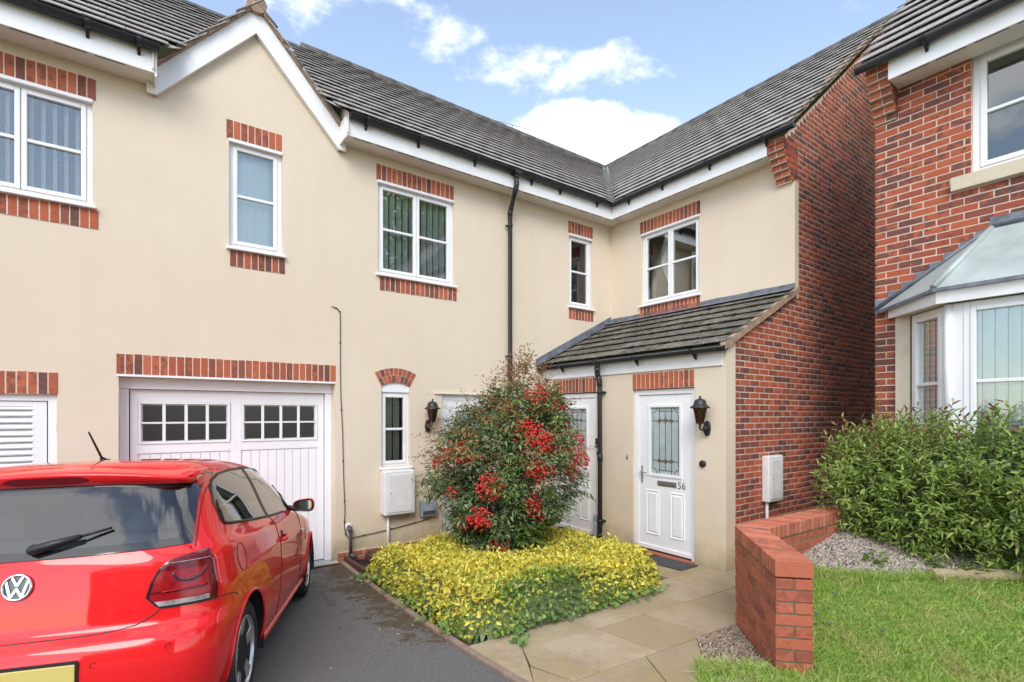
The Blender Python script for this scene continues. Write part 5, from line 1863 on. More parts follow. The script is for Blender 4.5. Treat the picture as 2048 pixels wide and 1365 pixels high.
# roof spoiler
m = MB(); m.smooth = True; prev = None
for u in np.linspace(-1, 1, 41):
    r_ = u * .605
    e = max(0, abs(u) - .86) / .14
    tip = -.375 + .06 * abs(u) ** 3 + .07 * e ** 2
    top_s = -.05
    zt = lambda s_: 1.395 - .04 * u * u
    ring = []
    for (s_, z_) in ((.02, 1.418 - .052 * u * u), (-.12, 1.408 - .056 * u * u), (-.25, 1.390 - .058 * u * u), (tip + .03, 1.372 - .052 * u * u), (tip, 1.360 - .048 * u * u), (tip + .003, 1.350 - .047 * u * u), (tip + .03, 1.303 - .018 * u * u), (-.27 + .03 * u * u, 1.305 - .018 * u * u)):
        ring.append(m.P(r_, s_, z_ + .006))
    if prev:
        for i in range(7): m.F(prev[i], prev[i + 1], ring[i + 1], ring[i])
    else: m.F(*ring)
    prev = ring
m.F(*prev[::-1])
SPL = m.build('spoiler', M['paint'], car)
m = MB(); m.smooth = True; prev = None
for u in np.linspace(-1, 1, 17):
    r_ = u * .18; hgt = .017 * (1 - u ** 8) + .001; s0 = -.375 + .06 * abs(r_ / .605) ** 3
    q = [m.P(r_, s0 + .003 + .027 * (1.356 - (1.333 + dz)) / .047 - .003, 1.333 + dz) for dz in (-hgt, hgt)]
    if prev: m.F(prev[0], q[0], q[1], prev[1])
    prev = q
m.build('brake_light', M['lamp_deep'], car, recalc=False)
# tail lamps
rin = [(.722, .600), (.735, .568), (.78, .526), (.85, .543), (.90, .566), (.93, .592), (.95, .630), (.962, .69), (.970, .73)]
for sg in (-1, 1):
    m = MB(); m.smooth = True; ix = []
    H_ = np.linspace(.724, .970, 23); NC = 26
    for h_ in H_:
        ri = np.interp(h_, *zip(*rin)); row = []
        pin = rear_pt(ri, h_)
        so = -.432 + .035 * (h_ - .724) / .246
        pout = side_pt(so, h_)
        # walk along the corner from inner to outer edge
        _, w, sr, sf, B, n = row_at(h_)
        def ang(p): return math.atan2(p.x / w, (sr + B - p.y) / B)
        t0, t1 = ang(pin), ang(pout)
        for k in range(NC + 1):
            t = t0 + (t1 - t0) * k / NC
            dx, dy = math.sin(t), math.cos(t)
            q = (abs(dx) ** n + abs(dy) ** n) ** (-1 / n)
            s_ = sr + B * (1 - dy * q); r_ = w * dx * q * kf(s_)
            e = min(k / NC, 1 - k / NC, (h_ - .724) / .246, (.970 - h_) / .246); off = .004 + .003 * min(1, e / .12)
            nv = Vector((dx, -dy * 1.4, 0)).normalized()
            row.append(m.P(sg * (r_ + nv.x * off), s_ + nv.y * off, h_))
        ix.append(row)
    for a in range(len(H_) - 1):
        for k in range(NC):
            fa_, fk = (a + .5) / (len(H_) - 1), (k + .5) / NC
            if fk < .05 or fk > .95 or fa_ < .05 or fa_ > .955: m.mi = 1
            elif fa_ < .13 and fk < .82: m.mi = 2
            elif .80 < fk: m.mi = 3
            elif fa_ > .68 and fk < .80 or abs(fa_ - .30) < .03 and fk < .72: m.mi = 3
            else: m.mi = 0
            m.F(ix[a][k], ix[a][k + 1], ix[a + 1][k + 1], ix[a + 1][k])
    TLm = m.build('tail_lamp', [M['lamp_red'], M['frit'], M['lamp_clear'], M['lamp_deep']], car)
    m = MB(); pts = []
    for t in np.linspace(math.pi * 1.02, 2.02 * math.pi, 16):
        r_, h_ = .668 + .058 * math.cos(t), .885 + .045 * math.sin(t)
        p = rear_pt(r_, h_, .011); pts.append((sg * p.x, p.y, p.z))
    m.tube(pts, .006, 6); m.build('lamp_ring', M['frit'], TLm, recalc=False)
    m = MB(); m.tube([(sg * p.x, p.y, p.z) for p in [rear_pt(r_, .925 + .02 * (r_ - .6), .011) for r_ in np.linspace(.60, .74, 8)]], .0025, 5); m.build('lamp_rib', M['lamp_clear'], TLm, recalc=False)
    m = MB(); m.tube([(sg * p.x, p.y, p.z) for p in [rear_pt(r_, .80 + .04 * (r_ - .6), .011) for r_ in np.linspace(.57, .74, 10)] ], .004, 5); m.build('lamp_rib', M['lamp_red'], TLm, recalc=False)
# shut lines
def seam(pts, name='shut_line', r_=.0028):
    m = MB(); m.tube(pts, r_, 6); return m.build(name, M['black'], body, recalc=False)
def curve(ctrl, n=24):
    ctrl = [Vector(c) for c in ctrl]; out = []
    P_ = [ctrl[0]] + ctrl + [ctrl[-1]]
    for i in range(1, len(P_) - 2):
        for t in np.linspace(0, 1, n, endpoint=False):
            a, b, c, d = P_[i - 1:i + 3]
            out.append(.5 * ((2 * b) + (c - a) * t + (2 * a - 5 * b + 4 * c - d) * t * t + (3 * b - a - 3 * c + d) * t ** 3))
    return out + [ctrl[-1]]
low = curve([(0, .645, 0), (.3, .648, 0), (.46, .664, 0), (.535, .70, 0), (.575, .735, 0)], 8)
seam([rear_pt(-p.x, p.y, .001) for p in low[::-1]] + [rear_pt(p.x, p.y, .001) for p in low[1:]])
for sg in (-1, 1):
    def mir(p): return Vector((sg * p.x, p.y, p.z))
    seam([mir(rear_pt(.672 - .05 * (h_ - .99) / .34, h_, .001)) for h_ in np.linspace(.985, 1.335, 14)])
    seam([mir(rear_pt(r_, h_, .001)) for r_, h_ in ((.655, .99), (.66, .978))])
    seam([mir(side_pt(s_, h_, .0005)) for s_, h_ in ((-.445, .727), (-.40, .725), (-.36, .722), (-.31, .712), (-.27, .70), (-.24, .685))])
    seam([mir(side_pt(p.x, p.y, .0005)) for p in curve([(.74, .995, 0), (.80, .90, 0), (.83, .75, 0), (.83, .55, 0), (.80, .40, 0), (.80, .285, 0)], 8)])
    seam([mir(side_pt(p.x, p.y, .0005)) for p in curve([(1.70, .955, 0), (1.76, .88, 0), (1.78, .70, 0), (1.78, .40, 0), (1.76, .285, 0)], 8)])
    seam([mir(side_pt(s_, .285, .0005)) for s_ in np.linspace(.42, 2.05, 12)])
    m = MB(); m.tube([mir(side_pt(s_, .245, .006)) for s_ in np.linspace(.345, 2.13, 20)], .022, 10); m.build('sill', M['paint'], car, recalc=False)
    m = MB(); m.tube([mir(side_pt(s_, .195, .0)) for s_ in np.linspace(.33, 2.14, 20)], .02, 8); m.build('lower_sill', M['black'], car, recalc=False)
    if sg > 0:
        seam([side_pt(-.12 + .072 * math.cos(t), .865 + .078 * math.sin(t), .0005) for t in np.linspace(0, 2 * math.pi, 30)], 'fuel_flap', .0022)
    # handle
    hp = side_pt(.94, .815, 0)
    m = MB(); m.tube([mir(side_pt(s_, h_, o_)) for s_, h_, o_ in ((.87, .805, .006), (.89, .808, .028), (.97, .818, .03), (1.02, .82, .008))], [.012, .014, .014, .012], 10); m.build('door_handle', M['paint'], car, recalc=False)
    m = MB(); 
    c_ = mir(side_pt(.945, .83, .0015)); m.lathe((c_.x - sg * .004, c_.y, c_.z), [(.001, -.006 * sg), (.04, -.002 * sg), (.03, .006 * sg)], 14, 'u'); m.build('handle_recess', M['black'], car, recalc=False)
    # door mirror
    m = MB(); m.smooth = True; rings = []
    for (s_, sc) in ((1.50, .9), (1.515, 1.0), (1.56, .98), (1.61, .80), (1.65, .35)):
        ring = []
        for t in np.linspace(0, 2 * math.pi, 24, endpoint=False):
            x = .088 * sc * (abs(math.cos(t)) ** .6) * math.copysign(1, math.cos(t)); z_ = .058 * sc * (abs(math.sin(t)) ** .7) * math.copysign(1, math.sin(t))
            z_ *= (1 + .18 * (x / .088))* (1 if z_ < 0 else 1.0)
            ring.append(m.P(sg * (.905 + x), s_, 1.0 + z_ * .95))
        rings.append(ring)
    for A, B in zip(rings, rings[1:]):
        for j in range(24): m.F(A[j], A[(j + 1) % 24], B[(j + 1) % 24], B[j])
    m.F(*rings[-1])
    DM = m.build('door_mirror', M['paint'], car)
    m = MB(); c_ = rings[0]
    base = [Vector(p) for p in []]
    ring_o = []; ring_i = []
    for t in np.linspace(0, 2 * math.pi, 24, endpoint=False):
        x = (abs(math.cos(t)) ** .6) * math.copysign(1, math.cos(t)); z_ = (abs(math.sin(t)) ** .7) * math.copysign(1, math.sin(t))
        z2 = z_ * (1 + .18 * x)
        ring_o.append(m.P(sg * (.905 + .082 * x), 1.499, 1.0 + .0515 * z2)); ring_i.append(m.P(sg * (.907 + .07 * x), 1.506, 1.0 + .042 * z2))
    for j in range(24): m.F(ring_o[j], ring_o[(j + 1) % 24], ring_i[(j + 1) % 24], ring_i[j])
    m.build('mirror_rim', M['black'], DM, recalc=False)
    m = MB(); m.F(*[m.P(sg * (.907 + .07 * (abs(math.cos(t)) ** .6) * math.copysign(1, math.cos(t))), 1.517 + .24 * .07 * (abs(math.cos(t)) ** .6) * math.copysign(1, math.cos(t)), 1.0 + .042 * (abs(math.sin(t)) ** .7) * math.copysign(1, math.sin(t))) for t in np.linspace(0, 2 * math.pi, 24, endpoint=False)]); m.build('mirror_glass', M['mirror_glass'], DM, recalc=False)
    m = MB(); m.tube([mir(side_pt(1.54, .985, 0)), (sg * .86, 1.56, .965)], .022, 8); m.build('mirror_arm', M['black'], DM, recalc=False)
# badge
bc = rear_pt(.012, .878); tiltb = Vector((0, -1, .12)).normalized()
BU = Vector((1, 0, 0)); BV = BU.cross(-tiltb).normalized() * -1
BV = Vector((0, .12, 1)).normalized()
def bp(x, y, o_): return bc + BU * x + BV * y + Vector((0, -1, .12)).normalized() * o_
RB = .058
m = MB(); m.smooth = True; ts = np.linspace(0, 2 * math.pi, 40, endpoint=False)
m.F(*[m.P(*bp(RB * math.cos(t), RB * math.sin(t), .006)) for t in ts]); BG = m.build('badge', M['frit'], car, recalc=False)
m = MB(); m.tube([bp((RB - .005) * math.cos(t), (RB - .005) * math.sin(t), .008) for t in ts], .0062, 8, closed=True); m.build('badge_ring', M['chrome'], BG, recalc=False)
def stroke(pts, wd):
    mm = MB()
    for (a, b) in zip(pts, pts[1:]):
        d = Vector((b[0] - a[0], b[1] - a[1])).normalized(); n = Vector((-d.y, d.x)) * wd / 2
        qs = [(a[0] + n.x, a[1] + n.y), (b[0] + n.x, b[1] + n.y), (b[0] - n.x, b[1] - n.y), (a[0] - n.x, a[1] - n.y)]
        lo_ = [mm.P(*bp(x, y, .006)) for x, y in qs]; hi_ = [mm.P(*bp(x, y, .0105)) for x, y in qs]
        mm.F(*hi_)
        for i in range(4): mm.F(lo_[i], lo_[(i + 1) % 4], hi_[(i + 1) % 4], hi_[i])
    return mm
s = RB / 10
stroke([(-3.6 * s, 7.9 * s), (0, 1.0 * s), (3.6 * s, 7.9 * s)], .0095).build('badge_letter', M['chrome'], BG, recalc=False)
stroke([(-7.2 * s, 4.9 * s), (-3.6 * s, -7.2 * s), (0, -.9 * s), (3.6 * s, -7.2 * s), (7.2 * s, 4.9 * s)], .0095).build('badge_letter', M['chrome'], BG, recalc=False)
# number plate in its recess
pz = rear_pt(0, .5)
m = MB(lambda u, n, v: (u, pz.y - n, v)); m.prism([(-.293, .43), (.293, .43), (.293, .552), (.284, .563), (-.284, .563), (-.293, .552)], -.03, .006); m.build('plate_recess', M['black'], car)
m = MB(lambda u, n, v: (u, pz.y - n, v)); m.box(-.285, .285, .006, .014, .435, .552); m.build('number_plate', M['plate'], car, bevel=.004)
# parking sensors
for r_, h_ in ((.345, .535), (.62, .57), (-.345, .535), (-.62, .57)):
    p = rear_pt(r_, h_, .0015); m = MB(); m.tube([p + Vector((.011 * math.cos(t), .004 * math.cos(t) * (1 if r_ < 0 else 1), .011 * math.sin(t))) for t in np.linspace(0, 2 * math.pi, 16, endpoint=False)], .0012, 5, closed=True); m.build('parking_sensor', M['black'], car, recalc=False)
# rear wiper
m = MB(); m.smooth = True
W0, W1, W2 = rear_pt(.05, 1.032, .035), rear_pt(.225, 1.078, .04), rear_pt(.335, 1.106, .025)
m.tube([W0 + Vector((-.012, 0, -.004)), W0, W0.lerp(W1, .5), W1], [.008, .024, .02, .012], 10); m.tube([W1, W2], [.007, .006], 8); m.lathe(tuple(W0 + Vector((0, .01, 0))), [(.02, -.012), (.026, .01)], 12, 'n'); m.build('wiper', M['black'], car, recalc=False)
# roof aerial
m = MB(); m.tube([(-.055, .34, 1.418), (-.055, .30, 1.425), (-.055, .27, 1.45)], [.03, .026, .012], 10); m.tube([(-.055, .275, 1.445), (-.055, .12, 1.60)], [.007, .005], 8); m.build('aerial', M['black'], car, recalc=False)
# wheels
def make_wheel(sg, cs):
    ox = sg * .80
    m = MB(); prof = [(.205, -.16), (.225, -.185), (.27, -.19), (.293, -.175), (.30, -.14), (.301, -.05), (.294, -.018), (.272, .0), (.235, .004), (.212, -.004), (.203, -.02)]
    m.lathe((0, 0, 0), [(r_, x * 1.0) for r_, x in prof], 48, 'u')
    if sg < 0: m.v = [(-a, b, c) for a, b, c in m.v]
    m.v = [(a + ox, b + cs, c + .30) for a, b, c in m.v]
    T_ = m.build('wheel', M['tyre'], car)
    m = MB(); m.lathe((0, 0, 0), [(.19, -.02), (.184, -.10), (.10, -.105), (.001, -.105)], 40, 'u')
    if sg < 0: m.v = [(-a, b, c) for a, b, c in m.v]
    m.v = [(a + ox, b + cs, c + .30) for a, b, c in m.v]
    m.build('wheel_barrel', M['pipe_dark'], T_)
    m = MB(); m.lathe((0, 0, 0), [(.191, -.03), (.206, -.02), (.206, -.002), (.196, .0), (.19, -.015), (.188, -.03)], 40, 'u')
    for k in range(5):
        a0 = k * 2 * math.pi / 5 + .35
        for (wd0, wd1) in ((.062, .088),):
            d = Vector((0, math.cos(a0), math.sin(a0))); n_ = Vector((0, -math.sin(a0), math.cos(a0)))
            A = [m.P(*(d * r_ + n_ * wd + Vector((x, 0, 0)))) for r_, wd, x in ((.045, -.028, -.028), (.045, .028, -.028), (.19, .036, -.008), (.19, -.036, -.008))]
            B = [m.P(*(d * r_ + n_ * wd + Vector((x, 0, 0)))) for r_, wd, x in ((.045, -.032, -.06), (.045, .032, -.06), (.19, .042, -.05), (.19, -.042, -.05))]
            m.F(*A)
            for i in range(4): m.F(A[i], A[(i + 1) % 4], B[(i + 1) % 4], B[i])
    m.lathe((-.035, 0, 0), [(.062, -.02), (.06, .002), (.034, .006), (.03, .012), (.001, .013)], 20, 'u')
    if sg < 0: m.v = [(-a, b, c) for a, b, c in m.v]
    m.v = [(a + ox, b + cs, c + .30) for a, b, c in m.v]
    m.build('rim', M['alloy'], T_, bevel=.003)
    m = MB(); m.lathe((ox - sg * .125, cs, .30), [(.125, -.006), (.125, .006)], 24, 'u'); m.build('brake_disc', M['pipe_dark'], T_)
    m = MB()
    for k in range(5):
        a0 = k * 2 * math.pi / 5 + .35 + math.pi / 5; m.lathe((ox - sg * .036, cs + .05 * math.cos(a0), .30 + .05 * math.sin(a0)), [(.009, -.004), (.009, .006)], 8, 'u')
    m.build('wheel_bolts', M['pipe_dark'], T_, kind='stuff')
for sg in (-1, 1):
    for cs in (0.0, 2.47): make_wheel(sg, cs)
# cabin
def cushion(name, x0, x1, s0, s1, h0, h1, lean=0.0):
    m = MB(lambda a, b, c: (a, b - lean * (c - h0), c)); m.box(x0, x1, s0, s1, h0, h1); return m.build(name, M['seat'], car, bevel=.05)
cushion('rear_seat', -.58, .58, .05, .20, .45, 1.02, .25)
for x in (-.36, .36):
    cushion('headrest', x - .13, x + .13, -.09, 0.0, 1.03, 1.17)
    cushion('front_seat', x - .24, x + .24, .80, .95, .40, 1.06, .25)
    cushion('headrest', x - .13, x + .13, .62, .72, 1.09, 1.27)
m = MB(); m.box(-.66, .66, 1.45, 1.75, .5, .93); m.build('dashboard', M['black'], car, bevel=.05)
m = MB(); m.box(-.6, .6, -.38, .05, .93, .95); m.build('parcel_shelf', M['seat'], car)
m = MB(); m.tube([(.36 + .17 * math.cos(t), 1.38, .93 + .17 * math.sin(t)) for t in np.linspace(0, 2 * math.pi, 20, endpoint=False)], .014, 8, closed=True); m.build('steering_wheel', M['black'], car, recalc=False)
# ================================================================== things on and by the walls
def lantern(T, u, v, label):
    """coach lantern on a curved bracket; (u, v) is the wall plate"""
    root = thing('wall_lantern', label, 'lantern', T(u, 0, v - .1), 'coach lanterns beside the doors')
    m = MB(T); m.smooth = True
    m.prism([(u - .045, v), (u - .03, v + .075), (u, v + .095), (u + .03, v + .075), (u + .045, v), (u + .03, v - .075), (u, v - .095), (u - .03, v - .075)], 0, .035); m.build('wall_plate', M['gutter'], root, bevel=.006)
    lc = .16; z0 = v + .05
    m = MB(T); m.tube([(u, .03, v - .02), (u, .09, v - .03), (u, lc, v - .005), (u, lc, z0)], [.014, .012, .012, .016], 8); m.lathe((u, .04, v), [(.035, 0), (.03, .03), (.01, .045)], 10, 'n'); m.build('bracket', M['gutter'], root, recalc=False)
    m = MB(T); m.lathe((u, lc, z0), [(.018, 0), (.045, .008), (.048, .02)], 8); m.build('lantern_base', M['gutter'], root)
    n = 6
    def hexa(r_, z): return [(u + r_ * math.cos(k * math.pi / 3), lc + r_ * math.sin(k * math.pi / 3), z) for k in range(n)]
    b, t = hexa(.045, z0 + .02), hexa(.085, z0 + .2)
    for k in range(n):
        m = MB(T); m.tube([b[k], t[k]], .005, 5); m.build('glazing_bar', M['gutter'], root, recalc=False)
        m = MB(T); m.poly([b[k], b[(k + 1) % n], t[(k + 1) % n], t[k]]); m.build('pane', M['lantern_glass'], root, recalc=False)
    m = MB(T); m.lathe((u, lc, z0 + .2), [(.112, -.012), (.115, .0), (.085, .022), (.072, .04), (.068, .07), (.05, .092), (.02, .10), (.012, .108), (.016, .122), (.008, .135), (.001, .14)], 12); m.build('cap', M['gutter'], root)
    m = MB(T); m.lathe((u, lc, z0 + .03), [(.015, 0), (.015, .04), (.028, .08), (.02, .12), (.001, .13)], 10); m.build('bulb', M['soffit'], root)
M['lantern_glass'] = glass_mat('amber_lantern_glass', (.26, .18, .12), .8)
lantern(MT, -3.79, 1.66, 'black coach lantern between the small arched window and the main door')
lantern(PT, .10, 1.66, 'black coach lantern in the corner half hidden by the berried shrub')
lantern(PT, 3.10, 1.66, 'black coach lantern right of the door numbered 56')

def meter_box(T, u0, u1, v0, v1, d, label, pipe_u, ground):
    root = thing('meter_box', label, 'meter box', T((u0 + u1) / 2, 0, v0))
    m = MB(T); m.box(u0, u1, 0, d, v0, v1); m.build('case', M['box_white'], root, bevel=.02)
    m = MB(T); m.box(u0 + .045, u1 - .045, d + .0005, d + .009, v0 + .04, v1 - .05); m.build('door', M['box_white'], root, bevel=.006)
    m = MB(T); m.lathe((u0 + .09, d + .009, (v0 + v1) / 2), [(.009, 0), (.009, .004)], 10, 'n'); m.build('lock', M['pipe_grey'], root)
    m = MB(T); m.tube([(pipe_u, .04, v0), (pipe_u, .04, ground)], .019, 10); m.build('conduit', M['box_white'], root, recalc=False)
M['box_white'] = pmat('white_glassfibre', (.72, .71, .69), .55, var=.08, vscale=7)
meter_box(MT, -4.50, -4.06, .47, 1.07, .17, 'white meter box with grey-white pipe under the small arched window', -4.40, -.05)
meter_box(GT, -.85, -.49, .73, 1.31, .10, 'white meter box on the red brick gable wall', -.79, .1)

# wall clutter by the doors
b = MB(PT); b.lathe((3.035, 0, 1.23), [(.042, 0), (.042, .022), (.036, .03), (.001, .031)], 20, 'n'); tag(b.build('doorbell', M['black']), 'round black door bell right of the door numbered 56', 'doorbell')
b = MB(PT); b.lathe((1.31, 0, 1.26), [(.036, 0), (.036, .022), (.03, .03), (.001, .031)], 20, 'n'); tag(b.build('doorbell', M['black']), 'round black button beside the black porch downpipe', 'doorbell')
b = thing('camera_doorbell', 'slim black camera doorbell right of the door numbered 58', 'doorbell', PT(1.27, 0, 1.34))
m = MB(PT); m.box(1.245, 1.295, 0, .025, 1.335, 1.475); m.build('case', M['black'], b, bevel=.006)
m = MB(PT); m.lathe((1.27, .025, 1.37), [(.014, 0), (.014, .004)], 14, 'n'); m.build('button', M['steel'], b)
b = thing('key_hook', 'small steel plate on the cream wall between the two porch doors', 'hook', PT(1.85, 0, 1.2))
m = MB(PT); m.box(1.838, 1.862, 0, .012, 1.205, 1.268); m.build('plate', M['steel'], b, bevel=.003)
m = MB(PT); m.lathe((1.85, .012, 1.222), [(.009, 0), (.007, .012)], 8, 'n'); m.build('knob', M['pipe_dark'], b)
b = thing('waste_pipe', 'grey plastic waste pipe at the right foot of the door numbered 58', 'pipe', PT(1.275, 0, 0))
m = MB(PT); m.box(1.245, 1.315, .0, .07, .25, .35); m.build('box', M['pipe_grey'], b, bevel=.008)
m = MB(PT); m.tube([(1.285, .04, .26), (1.28, .045, .17), (1.27, .055, .08), (1.27, .055, -.03)], [.03, .032, .036, .04], 10); m.build('elbow', M['pipe_grey'], b, recalc=False)
b = thing('wall_vent', 'small blue-grey vent box low on the cream wall behind the shrub', 'vent', MT(-3.80, 0, .35))
m = MB(MT); m.box(-3.92, -3.68, 0, .09, .38, .60); m.build('hood', M['threshold'], b, bevel=.01)
m = MB(MT); m.box(-3.90, -3.70, .09, .094, .40, .46); m.build('slot', M['pipe_dark'], b)

# telephone cable down the wall
pts = [(-5.15, .012, 3.205), (-5.10, .014, 3.20), (-5.055, .014, 3.16), (-5.04, .012, 3.05), (-5.035, .01, 2.2), (-5.01, .011, 1.6), (-4.995, .01, 1.0), (-4.98, .013, .6), (-4.985, .014, .40), (-4.965, .016, .26), (-4.90, .018, .215), (-4.75, .014, .222), (-4.4, .014, .25), (-4.1, .014, .285), (-3.75, .012, .33)]
cp_ = curve([Vector(p) for p in pts], 10)
m = MB(MT); m.tube(cp_, .0055, 6); cb_ = m.build('cable', M['pipe_dark'], None, recalc=False)
tag(cb_, 'thin dark cable hooked onto the cream wall right of the garage', 'cable')
for p in cp_[12::11]:
    m = MB(MT); m.box(p.x - .009, p.x + .009, 0, .02, p.z - .007, p.z + .007); m.build('cable_clip', M['black'], cb_)
# drain pipe and gully by the wall
b = thing('gully_pipe', 'dark waste pipe bending down into a brown gully beside the garage', 'pipe', (-4.93, -.1, -.05))
m = MB(MT); m.lathe((-4.93, 0, .36), [(.05, 0), (.048, .012), (.03, .02)], 16, 'n'); m.build('flange', M['box_white'], b)
m = MB(MT); m.tube([(-4.93, .0, .36), (-4.93, .055, .355), (-4.925, .075, .32), (-4.925, .075, -.02)], .021, 12); m.tube([(-4.93, .0, .36), (-4.93, .06, .352), (-4.927, .078, .30)], .028, 12); m.build('pipe', M['pipe_dark'], b, recalc=False)
m = MB(MT); m.tube([(-4.925, .075, .02), (-4.90, .085, -.015), (-4.85, .10, -.02)], .03, 12); m.build('elbow', M['pipe_dark'], b, recalc=False)
m = MB()
for (x0, x1, y0_, y1_) in ((-5.0, -4.96, -.75, -.03), (-4.72, -4.69, -.72, -.03), (-4.96, -4.72, -.74, -.70)):
    m.box(x0, x1, y0_, y1_, -.12, -.005)
m.build('gully_frame', M['brown_board'], b, bevel=.006)
m = MB(); m.box(-4.96, -4.72, -.70, -.03, -.12, -.09); m.build('gully_floor', M['black'], b)
b = thing('brown_cover', 'dark brown board lying on the bed against the foot of the wall', 'board', (-4.3, -.3, -.06))
m = MB(); a = [m.P(*p) for p in ((-4.69, -.04, .02), (-3.75, -.04, .03), (-3.75, -.55, -.02), (-4.62, -.62, -.03))]; a2 = [m.P(p[0], p[1], p[2] - .03) for p in [m.v[i] for i in a]]
m.F(*a); m.F(*a2[::-1])
for i in range(4): m.F(a[i], a[(i + 1) % 4], a2[(i + 1) % 4], a2[i])
m.build('board', M['brown_board'], b, bevel=.004)

# door mats
def doormat(poly, mat, label):
    m = MB(); m.vprism(poly, lambda x, y: ground_z(x, y) + .016, .012)
    tag(m.build('doormat', mat, None, bevel=.004), label, 'doormat')
doormat([(-1.70, -1.78), (-2.03, -1.80), (-2.05, -2.46), (-1.71, -2.44)], M['mat_dark'], 'black doormat behind the grey one at the door numbered 56')
doormat([(-1.72, -2.40), (-2.07, -2.38), (-2.05, -3.02), (-1.70, -3.01)], M['mat_rubber'], 'charcoal doormat lapping over the black one, nearest the lantern')
doormat([(-1.70, -.40), (-2.02, -.42), (-2.02, -1.02), (-1.70, -1.0)], M['mat_brown'], 'worn brown doormat at the door numbered 58')
# log edging
lg = MB(); lp = [Vector((-1.95, -5.33, lawn_z(-1.95, -5.33) + .035)), Vector((-1.55, -5.62, lawn_z(-1.55, -5.62) + .04)), Vector((-.9, -6.1, lawn_z(-.9, -6.1) + .04))]
lg.tube(lp, [.048, .05, .05], 14); lo_ = lg.build('log_edging', M['timber'], None); tag(lo_, 'pale round timber log edging the gravel and the lawn', 'log')
# ================================================================== planting
def unit(a): return a / np.maximum(np.linalg.norm(a, axis=-1, keepdims=True), 1e-9)
def leaf_verts(P, D, N, ln, wd, fold=.25, curl=.15):
    """leaves as two folded quads each; returns verts (n*6,3) and quad indices"""
    n = len(P); D = unit(D); S = unit(np.cross(D, N)); U = np.cross(S, D)
    ln = np.broadcast_to(np.asarray(ln, float), (n,))[:, None]; wd = np.broadcast_to(np.asarray(wd, float), (n,))[:, None]
    B = P
    T = P + D * ln - U * ln * curl
    a1, a2 = P + D * ln * .30, P + D * ln * .66 - U * ln * curl * .4
    up = U * wd * fold
    L1, R1 = a1 - S * wd * .5 + up, a1 + S * wd * .5 + up
    L2, R2 = a2 - S * wd * .38 + up * .8, a2 + S * wd * .38 + up * .8
    V = np.stack([B, L1, L2, T, R2, R1], 1).reshape(-1, 3)
    b = np.arange(n)[:, None] * 6
    Fq = np.concatenate([b + np.array([[0, 1, 2, 3]]), b + np.array([[0, 3, 4, 5]])], 1).ravel()
    return V, Fq
def rdir(n, up=0.0):
    v = NP.normal(size=(n, 3)); v[:, 2] += up
    return unit(v)
CF = np.array([math.sin(YAW), math.cos(YAW), 0.]); CR = np.array([math.cos(YAW), -math.sin(YAW), 0.]); CU = np.array([0, 0, 1.])

# ---- heavenly bamboo with berries
NB = np.array([-3.50, -1.58, 0.0])
zt_ = [.0, .18, .4, .7, 1.0, 1.3, 1.6, 1.8, 2.0, 2.2, 2.42]
rt_ = [.12, .24, .44, .58, .67, .68, .58, .45, .33, .22, .06]
cx_ = [-.08, -.08, -.09, -.10, -.08, -.04, .05, .13, .19, .20, .18]
def nb_pt(z, a, f):
    """point at height z, bearing a (0 = to the right along the house view axis) and fraction f of the radius"""
    lump = 1 + .15 * np.sin(3 * a + 2.6 * z) + .13 * np.sin(5 * a - 5.3 * z + 1) + .09 * np.sin(9 * a + 9 * z)
    r_ = np.interp(z, zt_, rt_) * lump * f
    return NB + CR * (np.interp(z, zt_, cx_) + r_ * np.cos(a))[:, None] + CF * (r_ * np.sin(a) * .92)[:, None] + CU * z[:, None]
shrub = thing('berry_shrub', 'tall evergreen shrub with clusters of red berries in the middle of the bed', 'shrub', (float(NB[0]), float(NB[1]), -.03))
def sprays(n, zlo, zhi, flo, fhi, nl, ln, wd, rach, droop=.5, zp=1.0, gaps=0.0):
    z = zlo + (zhi - zlo) * NP.random(n) ** zp; a = NP.random(n) * 2 * np.pi; f = flo + (fhi - flo) * NP.random(n) ** .6
    p = nb_pt(z, a, f)
    if gaps:                                     # leave holes between the branches
        g_ = np.sin(p[:, 0] * 9.1 + 1) * np.sin(p[:, 1] * 8.3 + 2) + np.sin(p[:, 2] * 10.7) * np.sin(p[:, 0] * 5.2 - p[:, 1] * 6.1)
        k_ = g_ > -gaps; p, z, a, f = p[k_], z[k_], a[k_], f[k_]; n = len(p)
    q = nb_pt(z, a, f * .5); q[:, 2] -= .25
    d = unit(unit(p - q) + NP.normal(size=(n, 3)) * .35)
    PP, DD, NN = [], [], []
    L = rach * (.7 + .6 * NP.random(n))
    for k in range(nl):
        t = (k + .5) / nl
        sg = 1 if k % 2 else -1
        side = unit(np.cross(d, CU) + NP.normal(size=(n, 3)) * .25)
        dk = unit(d - CU * droop * t)
        PP.append(p + dk * (L * (t - .3))[:, None] + side * sg * (.012 + .045 * (1 - abs(2 * t - 1))))
        DD.append(unit(dk * .7 + side * sg * .75 - CU * .35 + NP.normal(size=(n, 3)) * .3))
        NN.append(unit(CU + d * .5 + NP.normal(size=(n, 3)) * .35))
    PP, DD, NN = map(np.concatenate, (PP, DD, NN)); m_ = len(PP)
    return leaf_verts(PP, DD, NN, ln * (.7 + .6 * NP.random(m_)), wd * (.75 + .5 * NP.random(m_)), .2, .2)
V, Fq = sprays(1900, .18, 2.1, .70, 1.12, 13, .068, .0205, .27, gaps=.22)
o = np_mesh('foliage', V, Fq, 4, M['leaf_dark'], shrub, kind='stuff')
V, Fq = sprays(560, .1, 1.9, .2, .75, 12, .07, .023, .26); np_mesh('inner_foliage', V, Fq, 4, M['leaf_dark'], shrub, kind='stuff')
